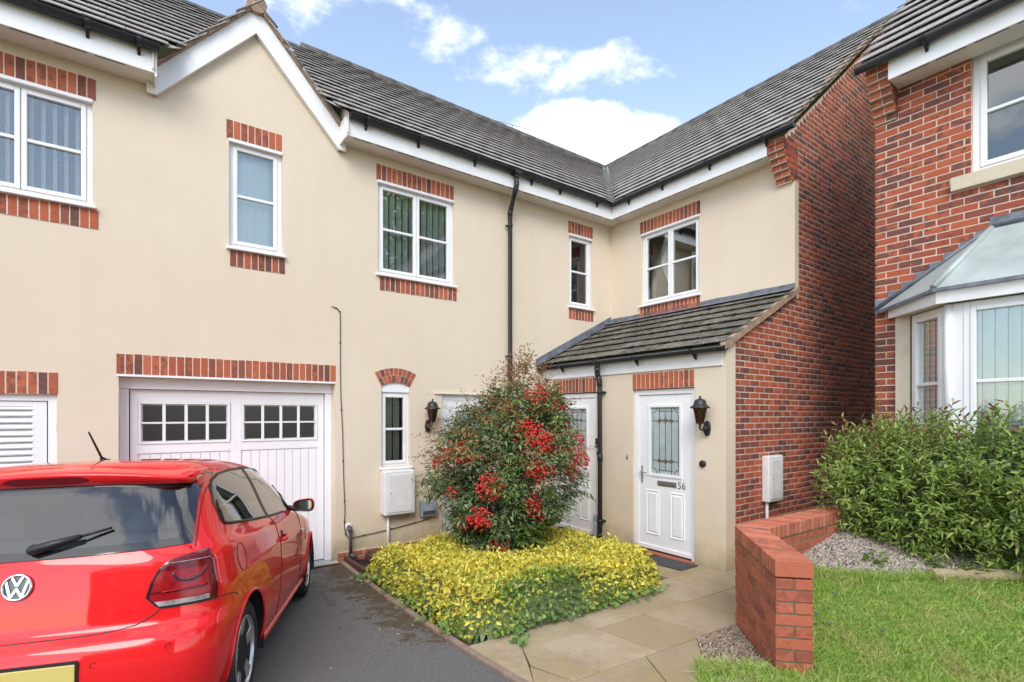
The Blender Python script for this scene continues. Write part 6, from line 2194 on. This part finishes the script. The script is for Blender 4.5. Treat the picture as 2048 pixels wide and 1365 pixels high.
V, Fq = sprays(600, .3, 2.1, .98, 1.12, 11, .062, .019, .22, gaps=.3); np_mesh('light_foliage', V, Fq, 4, M['leaf_green2'], shrub, kind='stuff')
V, Fq = sprays(300, 1.15, 2.46, .98, 1.4, 17, .044, .013, .30, .2); np_mesh('bronze_tips', V, Fq, 4, M['leaf_bronze'], shrub, kind='stuff')
# wispy side growth to the left, with its twigs
wp, wd_, wn_, tw = [], [], [], MB()
for i in range(95):
    az = NP.uniform(2.2, 4.3); z = NP.uniform(.75, 1.75)
    b0 = nb_pt(np.array([z]), np.array([az]), np.array([.8]))[0]
    d = unit(-CR * NP.uniform(.5, 1.0) + CF * NP.normal() * .4 + CU * NP.uniform(-.1, .75))
    L = NP.uniform(.25, .5)
    e = b0 + d * L - CU * .05
    tw.tube([Vector(b0), Vector((b0 + e) / 2 + CU * .02), Vector(e)], [.004, .003, .0015], 4, cap=False)
    for k in range(26):
        t = NP.uniform(.3, 1.05); p = b0 + d * L * t - CU * .05 * t * t + NP.normal(size=3) * .02
        wp.append(p); wd_.append(unit(d + NP.normal(size=3) * .6 - CU * .2)); wn_.append(unit(CU + NP.normal(size=3) * .4))
V, Fq = leaf_verts(np.array(wp), np.array(wd_), np.array(wn_), .034 * (.7 + .6 * NP.random(len(wp))), .0085, .2, .2)
np_mesh('wispy_growth', V, Fq, 4, [M['leaf_dark'], M['leaf_bronze'], M['leaf_green2']], shrub, mi=np.repeat(NP.choice(3, len(wp), p=[.4, .38, .22]), 2), kind='stuff')
# canes
for i in range(9):
    a = NP.uniform(0, 2 * np.pi); r0 = NP.uniform(.02, .14)
    b0 = NB + np.array([r0 * math.cos(a), r0 * math.sin(a), -.05])
    top = nb_pt(np.array([NP.uniform(1.0, 1.9)]), np.array([a]), np.array([NP.uniform(.15, .6)]))[0]
    c = curve([Vector(b0), Vector(b0 * .6 + top * .4 + np.array([0, 0, .15])), Vector(top)], 6)
    m = MB(); m.tube(c, [.016 * (1 - .6 * k / len(c)) for k in range(len(c))], 7); m.build('cane', M['stem'], shrub, recalc=False)
tw.build('twigs', M['stem_green'], shrub, recalc=False, kind='stuff')
# berry clusters
def ico(r_):
    t = (1 + 5 ** .5) / 2
    v = np.array([(-1, t, 0), (1, t, 0), (-1, -t, 0), (1, -t, 0), (0, -1, t), (0, 1, t), (0, -1, -t), (0, 1, -t), (t, 0, -1), (t, 0, 1), (-t, 0, -1), (-t, 0, 1)]) / math.sqrt(1 + t * t) * r_
    f = np.array([(0, 11, 5), (0, 5, 1), (0, 1, 7), (0, 7, 10), (0, 10, 11), (1, 5, 9), (5, 11, 4), (11, 10, 2), (10, 7, 6), (7, 1, 8), (3, 9, 4), (3, 4, 2), (3, 2, 6), (3, 6, 8), (3, 8, 9), (4, 9, 5), (2, 4, 11), (6, 2, 10), (8, 6, 7), (9, 8, 1)])
    return v, f
IV, IF = ico(1.0)
def blobs(C, r_):
    n = len(C); r_ = np.broadcast_to(np.asarray(r_, float), (n,))
    V = (C[:, None, :] + IV[None] * r_[:, None, None]).reshape(-1, 3)
    Fc = (IF[None] + (np.arange(n) * 12)[:, None, None]).ravel()
    return V, Fc
# lateral offset, height and size of each panicle on the side towards the path
for lat, z, sz, n in [(-.58, 1.38, .16, 90), (.33, 2.02, .15, 95), (.26, 1.58, .18, 130), (.42, 1.50, .14, 80), (.36, 1.22, .15, 95), (.64, 1.62, .13, 60), (.78, 1.50, .15, 75), (.82, 1.28, .14, 75), (.72, 1.14, .10, 34),
                      (-.18, 1.02, .16, 120), (.28, .80, .14, 95), (-.30, .70, .14, 85), (-.50, .58, .095, 40), (-.10, .33, .12, 70), (-.80, 1.28, .11, 34), (.54, 1.90, .14, 65), (-.62, .95, .06, 18), (.02, 1.92, .07, 20), (-.46, 1.36, .10, 40), (.20, 1.72, .10, 40), (.40, .64, .05, 12)]:
    zz_ = np.array([z]); R0 = float(np.interp(z, zt_, rt_)); cx0 = float(np.interp(z, zt_, cx_))
    q = max(-.97, min(.97, (lat - cx0) / R0))
    a = -math.acos(q)
    c = nb_pt(zz_, np.array([a]), np.array([1.10]))[0]
    c = NB + CR * lat + CF * ((c - NB) @ CF) + CU * z
    n = int(n * 1.5); sz *= 1.08
    h = NP.normal(size=(n, 3)) * np.array([.5, .5, .45]) * sz
    h = h * np.minimum(1, (sz * .95 / np.maximum(np.linalg.norm(h, axis=1), 1e-6)))[:, None]
    V, Fc = blobs(c + h - CF * .06, .0128 * (.8 + .4 * NP.random(n)))
    bc_ = np_mesh('berry_cluster', V, Fc, 3, M['berry'], shrub, smooth=True, kind='stuff')
    m = MB()
    for k in range(6):
        p = c + h[k] - CF * .06
        m.tube([Vector(c + CF * .08 - CU * .02), Vector(p)], .002, 4, cap=False)
    m.build('berry_stalk', M['stem_green'], bc_, recalc=False, kind='stuff')
# fresh green shoots low at the front right
pp, dd, nn2 = [], [], []
for i in range(70):
    z = NP.uniform(.22, .55); a = NP.uniform(-1.35, -.35)
    b0 = nb_pt(np.array([z]), np.array([a]), np.array([1.0]))[0]; d = unit(b0 - NB - CU * .2 + NP.normal(size=3) * .2)
    for k in range(9):
        sd = unit(np.cross(d, CU)) * (1 if k % 2 else -1)
        pp.append(b0 + d * .022 * k); dd.append(unit(d + sd * .9 - CU * .3 + NP.normal(size=3) * .2)); nn2.append(unit(CU + NP.normal(size=3) * .2))
V, Fq = leaf_verts(np.array(pp), np.array(dd), np.array(nn2), .075, .021, .2, .25); np_mesh('fresh_shoots', V, Fq, 4, M['leaf_fresh'], shrub, kind='stuff')

# ---- low golden hedge round it
BED = [(-5.02, -.95), (-5.06, -2.0), (-5.10, -3.30), (-4.9, -3.42), (-3.9, -3.40), (-2.95, -3.33), (-2.55, -3.05), (-2.45, -2.3), (-2.52, -1.3), (-2.75, -.75), (-3.4, -.55), (-4.0, -.62), (-4.5, -.85)]
def poly_d(x, y, P):
    best = 1e9
    for i in range(len(P)):
        ax, ay = P[i]; bx, by = P[(i + 1) % len(P)]
        dx, dy = bx - ax, by - ay; t = max(0, min(1, ((x - ax) * dx + (y - ay) * dy) / (dx * dx + dy * dy)))
        best = min(best, math.hypot(x - ax - t * dx, y - ay - t * dy))
    return best if in_poly(x, y, P) else -best
def hump(x, y):
    return .5 * math.sin(3.1 * x + 1.3 * y) + .35 * math.sin(6.3 * y - 2.2 * x + 1) + .3 * math.sin(9.7 * x + 5.1) + .25 * math.sin(11 * y + 3.3 * x)
def hedge_h(x, y):
    d = poly_d(x, y, BED)
    if d < 0: return 0
    e = min(1, d / .20)
    h = .32 + .055 * hump(x, y)
    c = math.hypot(x - NB[0], y - NB[1])
    h *= 1 - .5 * math.exp(-(c / .55) ** 2)
    if y > -1.2 and x > -4.4: h *= 1.05
    return h * math.sqrt(max(0, 1 - (1 - e) ** 2))
hedge = thing('golden_hedge', 'low spreading golden-leaved evergreen hedge filling the bed by the path', 'hedge', (-3.8, -2.0, 0))
# dense dark core so that the soil does not show through
NX = 64
V, Fq = [], []
gx = np.linspace(-5.15, -2.4, NX + 1); gy = np.linspace(-3.45, -.5, NX + 1)
for x in gx:
    for y in gy:
        V.append((x, y, ground_z(x, y) + max(-.05, hedge_h(x, y) * .72 - .05)))
for i in range(NX):
    for j in range(NX):
        if in_poly((gx[i] + gx[i + 1]) / 2, (gy[j] + gy[j + 1]) / 2, BED):
            a = i * (NX + 1) + j; Fq += [a, a + NX + 1, a + NX + 2, a + 1]
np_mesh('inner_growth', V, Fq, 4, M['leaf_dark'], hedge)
P_, D_, N_, K_ = [], [], [], []
cnt = 0
while cnt < 27000:
    x, y = NP.uniform(-5.15, -2.4), NP.uniform(-3.45, -.5)
    d = poly_d(x, y, BED)
    if d < 0: continue
    if d > .2 and NP.random() < .5: continue
    h = hedge_h(x, y)
    e = .03
    gxv = (hedge_h(x + e, y) - hedge_h(x - e, y)) / (2 * e); gyv = (hedge_h(x, y + e) - hedge_h(x, y - e)) / (2 * e)
    nr = unit(np.array([-gxv, -gyv, 1.0]))
    if d < .13 and NP.random() < .85:
        f = NP.uniform(.05, 1)
    else:
        f = 1 - .22 * NP.random() ** 1.5
    sprig = NP.random() < .09
    p = np.array([x, y, ground_z(x, y) + h * f + (.075 * NP.random() if sprig else 0)]) + nr * NP.uniform(-.015, .03)
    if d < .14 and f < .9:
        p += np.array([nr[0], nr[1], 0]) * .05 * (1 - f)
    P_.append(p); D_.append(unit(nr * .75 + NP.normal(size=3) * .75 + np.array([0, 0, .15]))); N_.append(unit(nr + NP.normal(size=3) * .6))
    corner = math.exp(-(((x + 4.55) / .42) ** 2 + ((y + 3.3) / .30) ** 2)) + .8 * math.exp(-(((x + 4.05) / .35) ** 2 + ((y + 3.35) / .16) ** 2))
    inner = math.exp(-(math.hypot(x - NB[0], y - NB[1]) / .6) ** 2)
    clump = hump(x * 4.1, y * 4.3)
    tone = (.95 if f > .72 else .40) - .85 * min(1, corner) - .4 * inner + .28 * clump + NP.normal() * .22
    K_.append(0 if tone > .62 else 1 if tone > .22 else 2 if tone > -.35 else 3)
    cnt += 1
n = len(P_)
V, Fq = leaf_verts(np.array(P_), np.array(D_), np.array(N_), .042 * (.5 + .85 * NP.random(n)), .026 * (.75 + .5 * NP.random(n)), .18, .12)
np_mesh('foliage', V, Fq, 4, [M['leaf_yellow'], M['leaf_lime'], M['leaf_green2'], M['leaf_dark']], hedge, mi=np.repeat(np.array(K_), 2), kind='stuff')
m = MB()
for i in range(60):
    x, y = NP.uniform(-4.9, -2.7), NP.uniform(-3.25, -.8)
    m.tube([(x, y, ground_z(x, y) - .03), (x + NP.normal() * .06, y + NP.normal() * .06, ground_z(x, y) + .22)], .006, 5, cap=False)
m.build('stems', M['stem'], hedge, recalc=False, kind='stuff')
# ---- ivy creeping from under the hedge
def ivy(name, spots, label):
    root = thing(name, label, 'ivy', (spots[0][0], spots[0][1], ground_z(*spots[0][:2])))
    V, Fc = [], []
    m = MB()
    for (x, y, r_, k) in spots:
        for i in range(k):
            px, py_ = x + NP.normal() * r_, y + NP.normal() * r_ * .6
            c = np.array([px, py_, ground_z(px, py_) + NP.uniform(.02, .10)])
            nr = unit(np.array([NP.normal() * .5 - .15, NP.normal() * .5 - .5, 1.0])); a0 = NP.uniform(0, 6.28)
            u_ = unit(np.cross(nr, [math.cos(a0), math.sin(a0), .1])); v_ = np.cross(nr, u_); s_ = NP.uniform(.018, .034)
            b = len(V)
            sh = [(0, -.55), (.75, -.75), (.55, -.1), (1.0, .25), (.4, .35), (0, 1.25), (-.4, .35), (-1.0, .25), (-.55, -.1), (-.75, -.75)]
            V.append(tuple(c + nr * .003))
            for (q, w) in sh: V.append(tuple(c + u_ * q * s_ + v_ * w * s_))
            for t in range(10): Fc += [b, b + 1 + t, b + 1 + (t + 1) % 10]
        m.tube([(x - r_, y, ground_z(x, y) + .015), (x, y, ground_z(x, y) + .03), (x + r_, y, ground_z(x, y) + .015)], .003, 5, cap=False)
    np_mesh('leaves', V, Fc, 3, M['leaf_green2'], root, kind='stuff')
    m.build('runner', M['stem_green'], root, recalc=False, kind='stuff')
ivy('ivy', [(-4.9 + .16 * i, -3.44, .07, 9) for i in range(13)] , 'ivy trailing along the front edge of the golden hedge onto the path')
ivy('ivy', [(-5.13, -1.05, .05, 10), (-5.11, -1.3, .06, 7), (-5.13, -1.75, .06, 7), (-5.17, -2.3, .06, 8), (-5.18, -2.75, .06, 8), (-5.2, -3.1, .05, 8)], 'ivy creeping over the edging strip onto the tarmac')
ivy('ivy', [(-4.86, -3.60, .03, 9), (-4.9, -3.72, .025, 7)], 'small sprig of weed growing in the joint between two paving slabs')

# ---- big leafy shrub in front of the bay window
bush = thing('leafy_shrub', 'large bushy green shrub with narrow leaves under the bay window', 'shrub', (-1.4, -5.4, .6))
lobes = [((-1.50, -4.72, 1.10), (.50, .42, .58)), ((-1.45, -5.15, 1.18), (.52, .5, .66)), ((-1.36, -5.65, 1.20), (.45, .55, .64)), ((-1.30, -6.2, 1.22), (.42, .6, .70)), ((-1.0, -4.72, 1.2), (.45, .36, .62)), ((-1.45, -5.0, .88), (.42, .5, .36)), ((-1.32, -5.7, .86), (.36, .6, .36))]
PP, DD, NN, KK = [], [], [], []
twg = MB()
for i in range(1500):
    c, rr_ = lobes[NP.integers(len(lobes))]
    d = rdir(1, .25)[0]
    if d @ np.array([-.6, -.3, .3]) < -.35 and NP.random() < .7: d = -d; d[2] = abs(d[2])
    tip = np.array(c) + d * np.array(rr_) * NP.uniform(.9, 1.08)
    if tip[0] > -1.02 and tip[1] < -5.0: continue
    if tip[2] < lawn_z(tip[0], tip[1]) + .04: tip[2] = lawn_z(tip[0], tip[1]) + .04 + .1 * NP.random()
    if tip[0] < -1.55 - .35 * (tip[1] + 5.9) and tip[2] < .8: continue
    L = NP.uniform(.22, .36)
    top = d[2] > .55
    if top and NP.random() < .22: tip = tip + np.array([0, 0, NP.uniform(.06, .16)]); L += .1
    ax = unit(d * .8 + np.array([0, 0, .5]) + NP.normal(size=3) * .3)
    base = tip - ax * L
    if NP.random() < .6: twg.tube([Vector(base), Vector(tip)], [.0035, .0015], 4, cap=False)
    nl = 13
    for k in range(nl):
        t = .12 + .88 * k / (nl - 1)
        ph = k * 2.4 + i
        e1 = unit(np.cross(ax, [.3, .2, .93])); e2 = np.cross(ax, e1)
        rad = e1 * math.cos(ph) + e2 * math.sin(ph)
        PP.append(base + ax * L * t); DD.append(unit(rad * (1.1 - .6 * t) + ax * (.35 + .7 * t) - np.array([0, 0, .18]))); NN.append(unit(ax + np.array([0, 0, .8]) + NP.normal(size=3) * .3))
        KK.append(1 if (t > .86 and top and NP.random() < .6) or NP.random() < .012 else 0)
n = len(PP); KK = np.array(KK)
V, Fq = leaf_verts(np.array(PP), np.array(DD), np.array(NN), .066 * (.65 + .65 * NP.random(n)), .0205 * (.75 + .5 * NP.random(n)), .25, .22)
np_mesh('foliage', V, Fq, 4, [M['leaf_laurel'], M['leaf_tip']], bush, mi=np.repeat(KK, 2), kind='stuff')
# inner leaves
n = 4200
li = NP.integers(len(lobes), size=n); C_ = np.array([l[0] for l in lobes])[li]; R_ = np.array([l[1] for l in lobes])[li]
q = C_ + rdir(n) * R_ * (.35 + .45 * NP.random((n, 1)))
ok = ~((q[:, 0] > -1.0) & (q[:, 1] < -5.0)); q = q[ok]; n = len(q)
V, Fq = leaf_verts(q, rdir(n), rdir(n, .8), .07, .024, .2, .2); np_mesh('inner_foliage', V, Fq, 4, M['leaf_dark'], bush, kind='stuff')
twg.build('twigs', M['stem'], bush, recalc=False, kind='stuff')
for i in range(10):
    x, y = NP.uniform(-1.36, -1.12), NP.uniform(-6.0, -4.75); z = lawn_z(x, y)
    m = MB(); m.tube([(x, y, z - .05), (x + NP.normal() * .06, y + NP.normal() * .06, z + .3), (x + NP.normal() * .15, y + NP.normal() * .2, z + .7)], [.014, .011, .006], 7); m.build('stem', M['stem'], bush, recalc=False)

# ---- gravel and lawn
G1 = [(-2.62, -4.58), (-1.5, -4.58), (-1.0, -5.0), (-1.15, -5.85), (-1.80, -5.42), (-2.15, -5.17), (-2.42, -4.98), (-2.62, -4.78)]
bedg = MB()
gz = lambda x, y: lawn_z(x, y) + .006
bedg.poly([(x, y, gz(x, y)) for x, y in G1]); o = bedg.build('gravel_bed', M['gravel_ground'], None, recalc=False); o['kind'] = 'structure'
OV = np.array([(1, 0, 0), (-1, 0, 0), (0, 1, 0), (0, -1, 0), (0, 0, 1), (0, 0, -1)], float)
OF = np.array([(0, 2, 4), (2, 1, 4), (1, 3, 4), (3, 0, 4), (2, 0, 5), (1, 2, 5), (3, 1, 5), (0, 3, 5)])
def stones(name, poly, n, zf, mat, smin, smax, label, cat, keep=None):
    xs_, ys_ = [p[0] for p in poly], [p[1] for p in poly]
    C = []
    while len(C) < n:
        x, y = NP.uniform(min(xs_), max(xs_)), NP.uniform(min(ys_), max(ys_))
        if in_poly(x, y, poly) and (keep is None or keep(x, y)): C.append((x, y, zf(x, y) + NP.uniform(.0, .010)))
    C = np.array(C); s_ = NP.uniform(smin, smax, (n, 1, 3)) * np.array([1, 1, .6])
    jit = 1 + NP.normal(size=(n, 6, 3)) * .22
    A = rdir(n); B = unit(np.cross(A, rdir(n))); Cc = np.cross(A, B)
    Rm = np.stack([A, B, Cc], 2)
    V = C[:, None, :] + np.einsum('nij,nkj->nki', Rm, OV[None] * s_ * jit)
    Fc = (OF[None] + (np.arange(n) * 6)[:, None, None]).ravel()
    o = np_mesh(name, V.reshape(-1, 3), Fc, 3, mat, None, kind='stuff')
    return tag(o, label, cat)
stones('gravel', G1, 7500, gz, M['stone_pale'], .008, .017, 'pale pinkish gravel between the lawn and the leafy shrub', 'gravel')
G2 = [(-3.76, -4.39), (-3.20, -4.37), (-3.95, -5.06), (-4.05, -5.5), (-5.1, -5.6), (-5.0, -5.45), (-4.41, -4.94)]
stones('pebbles', G2, 5200, lambda x, y: ground_z(x, y) - .004, M['stone_mixed'], .007, .016, 'mixed brown pebbles between the path and the garden wall', 'pebbles')
def grass(n):
    B_, H_, W_ = [], [], []
    c = 0
    while c < n:
        x, y = NP.uniform(-4.7, -1.0), NP.uniform(-7.3, -4.55)
        p = Vector((x, y)) - WV
        near = p.dot(leg_n); along = p.dot(leg_d)
        if along < LA + .02 and near < .235: continue
        if near < -.5: continue
        if y > -4.6 - .0 and x > -3: continue
        z = lawn_z(x, y)
        front = near < .2
        if front:
            z = max(lawn_z(x, y), ground_z(x, y) - .01)
            if NP.random() < .5: continue
        dg = poly_d(x, y, G1)
        if dg > .02 and NP.random() > .012: continue
        cl = .5 + .5 * math.sin(7 * x + 3 * y) * math.sin(5 * y - 2 * x)
        k = .024 + .024 * NP.random() + .014 * cl
        if near < .30 or -.08 < dg < .03: k *= 1.7
        B_.append((x, y, z - .005)); H_.append(k * (1 + (NP.random() < .03) * 1.2)); W_.append(.0022 + .0016 * NP.random())
        c += 1
    B_ = np.array(B_); H_ = np.array(H_)[:, None]; W_ = np.array(W_)[:, None]
    D = unit(NP.normal(size=(n, 3)) * .75 + np.array([.05, -.1, 1.0])); D[:, 2] = np.abs(D[:, 2])
    Sd = unit(np.cross(D, rdir(n))); bend = rdir(n) * np.array([1, 1, 0])
    m_ = B_ + D * H_ * .55; t_ = B_ + D * H_ + bend * H_ * .45
    V = np.stack([B_ - Sd * W_, B_ + Sd * W_, m_ + Sd * W_ * .9, m_ - Sd * W_ * .9, t_ + Sd * W_ * .15, t_ - Sd * W_ * .15], 1).reshape(-1, 3)
    b = np.arange(n)[:, None] * 6
    Fq = np.concatenate([b + np.array([[0, 1, 2, 3]]), b + np.array([[3, 2, 4, 5]])], 1).ravel()
    o = np_mesh('grass', V, Fq, 4, M['grass'], None, kind='stuff')
    return tag(o, 'uneven green lawn grass behind the low brick wall', 'grass')
grass(125000)
# blue flowers and weeds
FL = ['tiny blue flower nearest the coping of the garden wall', 'tiny blue flower just below the one nearest the wall', 'tiny blue flower standing alone in the open lawn', 'tiny blue flower between the wall and the pale gravel', 'tiny blue flower at the right, near the log edging']
for i, (x, y) in enumerate([(-3.25, -5.02), (-3.28, -5.12), (-3.05, -5.35), (-2.9, -5.0), (-1.95, -5.9)]):
    z = lawn_z(x, y) + .05
    f_ = thing('blue_flower', FL[i], 'flower', (x, y, z - .05), 'blue flowers in the lawn')
    m = MB()
    for k in range(5):
        a = k * 1.2566; m.poly([(x, y, z), (x + .012 * math.cos(a - .4), y + .012 * math.sin(a - .4), z + .006), (x + .017 * math.cos(a), y + .017 * math.sin(a), z + .004), (x + .012 * math.cos(a + .4), y + .012 * math.sin(a + .4), z + .006)])
    m.build('petals', M['petal'], f_, recalc=False)
    m = MB(); m.tube([(x, y, z - .06), (x, y, z)], .0015, 4); m.build('stalk', M['stem_green'], f_, recalc=False)
def weed(x, y, r_, n, ln, wd, label):
    z = lawn_z(x, y)
    w = thing('weed', label, 'weed', (x, y, z))
    a = NP.random(n) * 6.28
    D = np.stack([np.cos(a), np.sin(a), NP.uniform(.1, 1.0, n)], 1)
    P = np.array([x, y, z]) + D * np.array([r_, r_, r_]) * NP.random((n, 1))
    V, Fq = leaf_verts(P, D, rdir(n, 2.0), ln * (.6 + .7 * NP.random(n)), wd, .15, .3); np_mesh('leaves', V, Fq, 4, M['leaf_fresh'], w, kind='stuff')
    m = MB(); m.tube([(x, y, z - .02), (x, y, z + r_ * .7)], .004, 5); m.build('stalk', M['stem_green'], w, recalc=False)
weed(-2.10, -4.98, .08, 40, .05, .04, 'small bright green weed on the pale gravel')
weed(-1.72, -5.40, .14, 26, .16, .012, 'grassy weed tuft at the edge of the gravel under the shrub')
# fallen leaves and petals on the tarmac
n = 170
xs_ = -5.18 - np.abs(NP.normal(size=n)) * .28; ys_ = NP.uniform(-3.5, -.6, n)
far_ = NP.random(n) < .3
xs_[far_] = NP.uniform(-6.6, -5.3, far_.sum())
P = np.stack([xs_, ys_, [ground_z(a, b_) - .006 for a, b_ in zip(xs_, ys_)]], 1)
V, Fq = leaf_verts(P, rdir(n) * np.array([1, 1, .12]), np.array([[0, 0, 1.]]) + NP.normal(size=(n, 3)) * .25, .026 * (.5 + .8 * NP.random(n)), .012, .2, -.1)
lt = np_mesh('leaf_litter', V, Fq, 4, [M['leaf_bronze'], M['stem'], M['stone_pale']], None, mi=np.repeat(NP.choice(3, n, p=[.55, .3, .15]), 2), kind='stuff')
tag(lt, 'fallen brown leaves scattered on the tarmac beside the bed', 'leaf litter')

# ================================================================== across the street, out of view: mostly added to darken reflections in glass and paint
def tree(x, y, h, rad, label, n=5200):
    root = thing('street_tree', label, 'tree', (x, y, .3), 'trees across the street')
    m = MB(); m.tube([(x, y, .1), (x + .1, y, h * .25), (x - .1, y + .1, h * .5), (x, y, h * .8)], [.24, .18, .12, .04], 10)
    for k in range(7):
        a = k * .9; z = h * (.3 + .06 * k)
        m.tube([(x, y, z), (x + math.cos(a) * rad * .4, y + math.sin(a) * rad * .4, z + h * .1), (x + math.cos(a) * rad * .75, y + math.sin(a) * rad * .75, z + h * .16)], [.08, .05, .02], 7)
    m.build('trunk', M['stem'], root, recalc=False)
    cl = rdir(46) * NP.random((46, 1)) ** .4 * np.array([rad * .8, rad * .8, h * .33]) + np.array([x, y, h * .64])
    q = cl[NP.integers(46, size=n)] + NP.normal(size=(n, 3)) * rad * .17
    V, Fq = leaf_verts(q, rdir(n), rdir(n, .8), .26 * (.6 + .8 * NP.random(n)), .16, .2, .2)
    np_mesh('crown', V, Fq, 4, M['leaf_laurel'], root, kind='stuff')
tree(4.2, -14.5, 15.0, 4.4, 'unseen tall tree added across the street to darken reflections in the upper windows', 15000)
tree(9.5, -11.5, 13.5, 3.4, 'unseen tree added right of the tallest one to darken reflections in the wing windows')
tree(-10.9, -17.5, 9.6, 2.3, 'smaller street tree reflected in the far left upper window')
oh = thing('brick_house', 'unseen brick house added across the street to darken reflections in the red car paint', 'house', (-14, -20, .3))
OT = lambda u, n, v: (u, -18 + n, v)
oops = [(-20 + 3.2 * i, -18.6 + 3.2 * i, z0, z0 + 1.2) for i in range(4) for z0 in (1.2, 3.9)]
wall_mesh(oh, OT, -21.5, -7.0, 0, 5.6, oops, M['brick'], depth=.15)
for q in oops:
    m = MB(OT); m.box(q[0], q[1], -.12, -.08, q[2], q[3]); m.build('window', M['dark_pane'], oh)
    m = MB(OT); m.box(q[0], q[1], -.08, -.04, (q[2] + q[3]) / 2 - .03, (q[2] + q[3]) / 2 + .03); m.box((q[0] + q[1]) / 2 - .03, (q[0] + q[1]) / 2 + .03, -.08, -.035, q[2], q[3]); m.build('window_bar', M['upvc'], oh)
m = MB(); m.poly([(-21.8, -17.6, 5.5), (-6.7, -17.6, 5.5), (-6.7, -21.5, 8.9), (-21.8, -21.5, 8.9)]); m.poly([(-21.8, -25.4, 5.5), (-6.7, -25.4, 5.5), (-6.7, -21.5, 8.9), (-21.8, -21.5, 8.9)]); m.poly([(-7, -18, 0), (-7, -25, 0), (-7, -25, 5.6), (-7, -21.5, 8.7), (-7, -18, 5.6)])
m.build('roof', M['tile'], oh, recalc=False)

del car['_local']
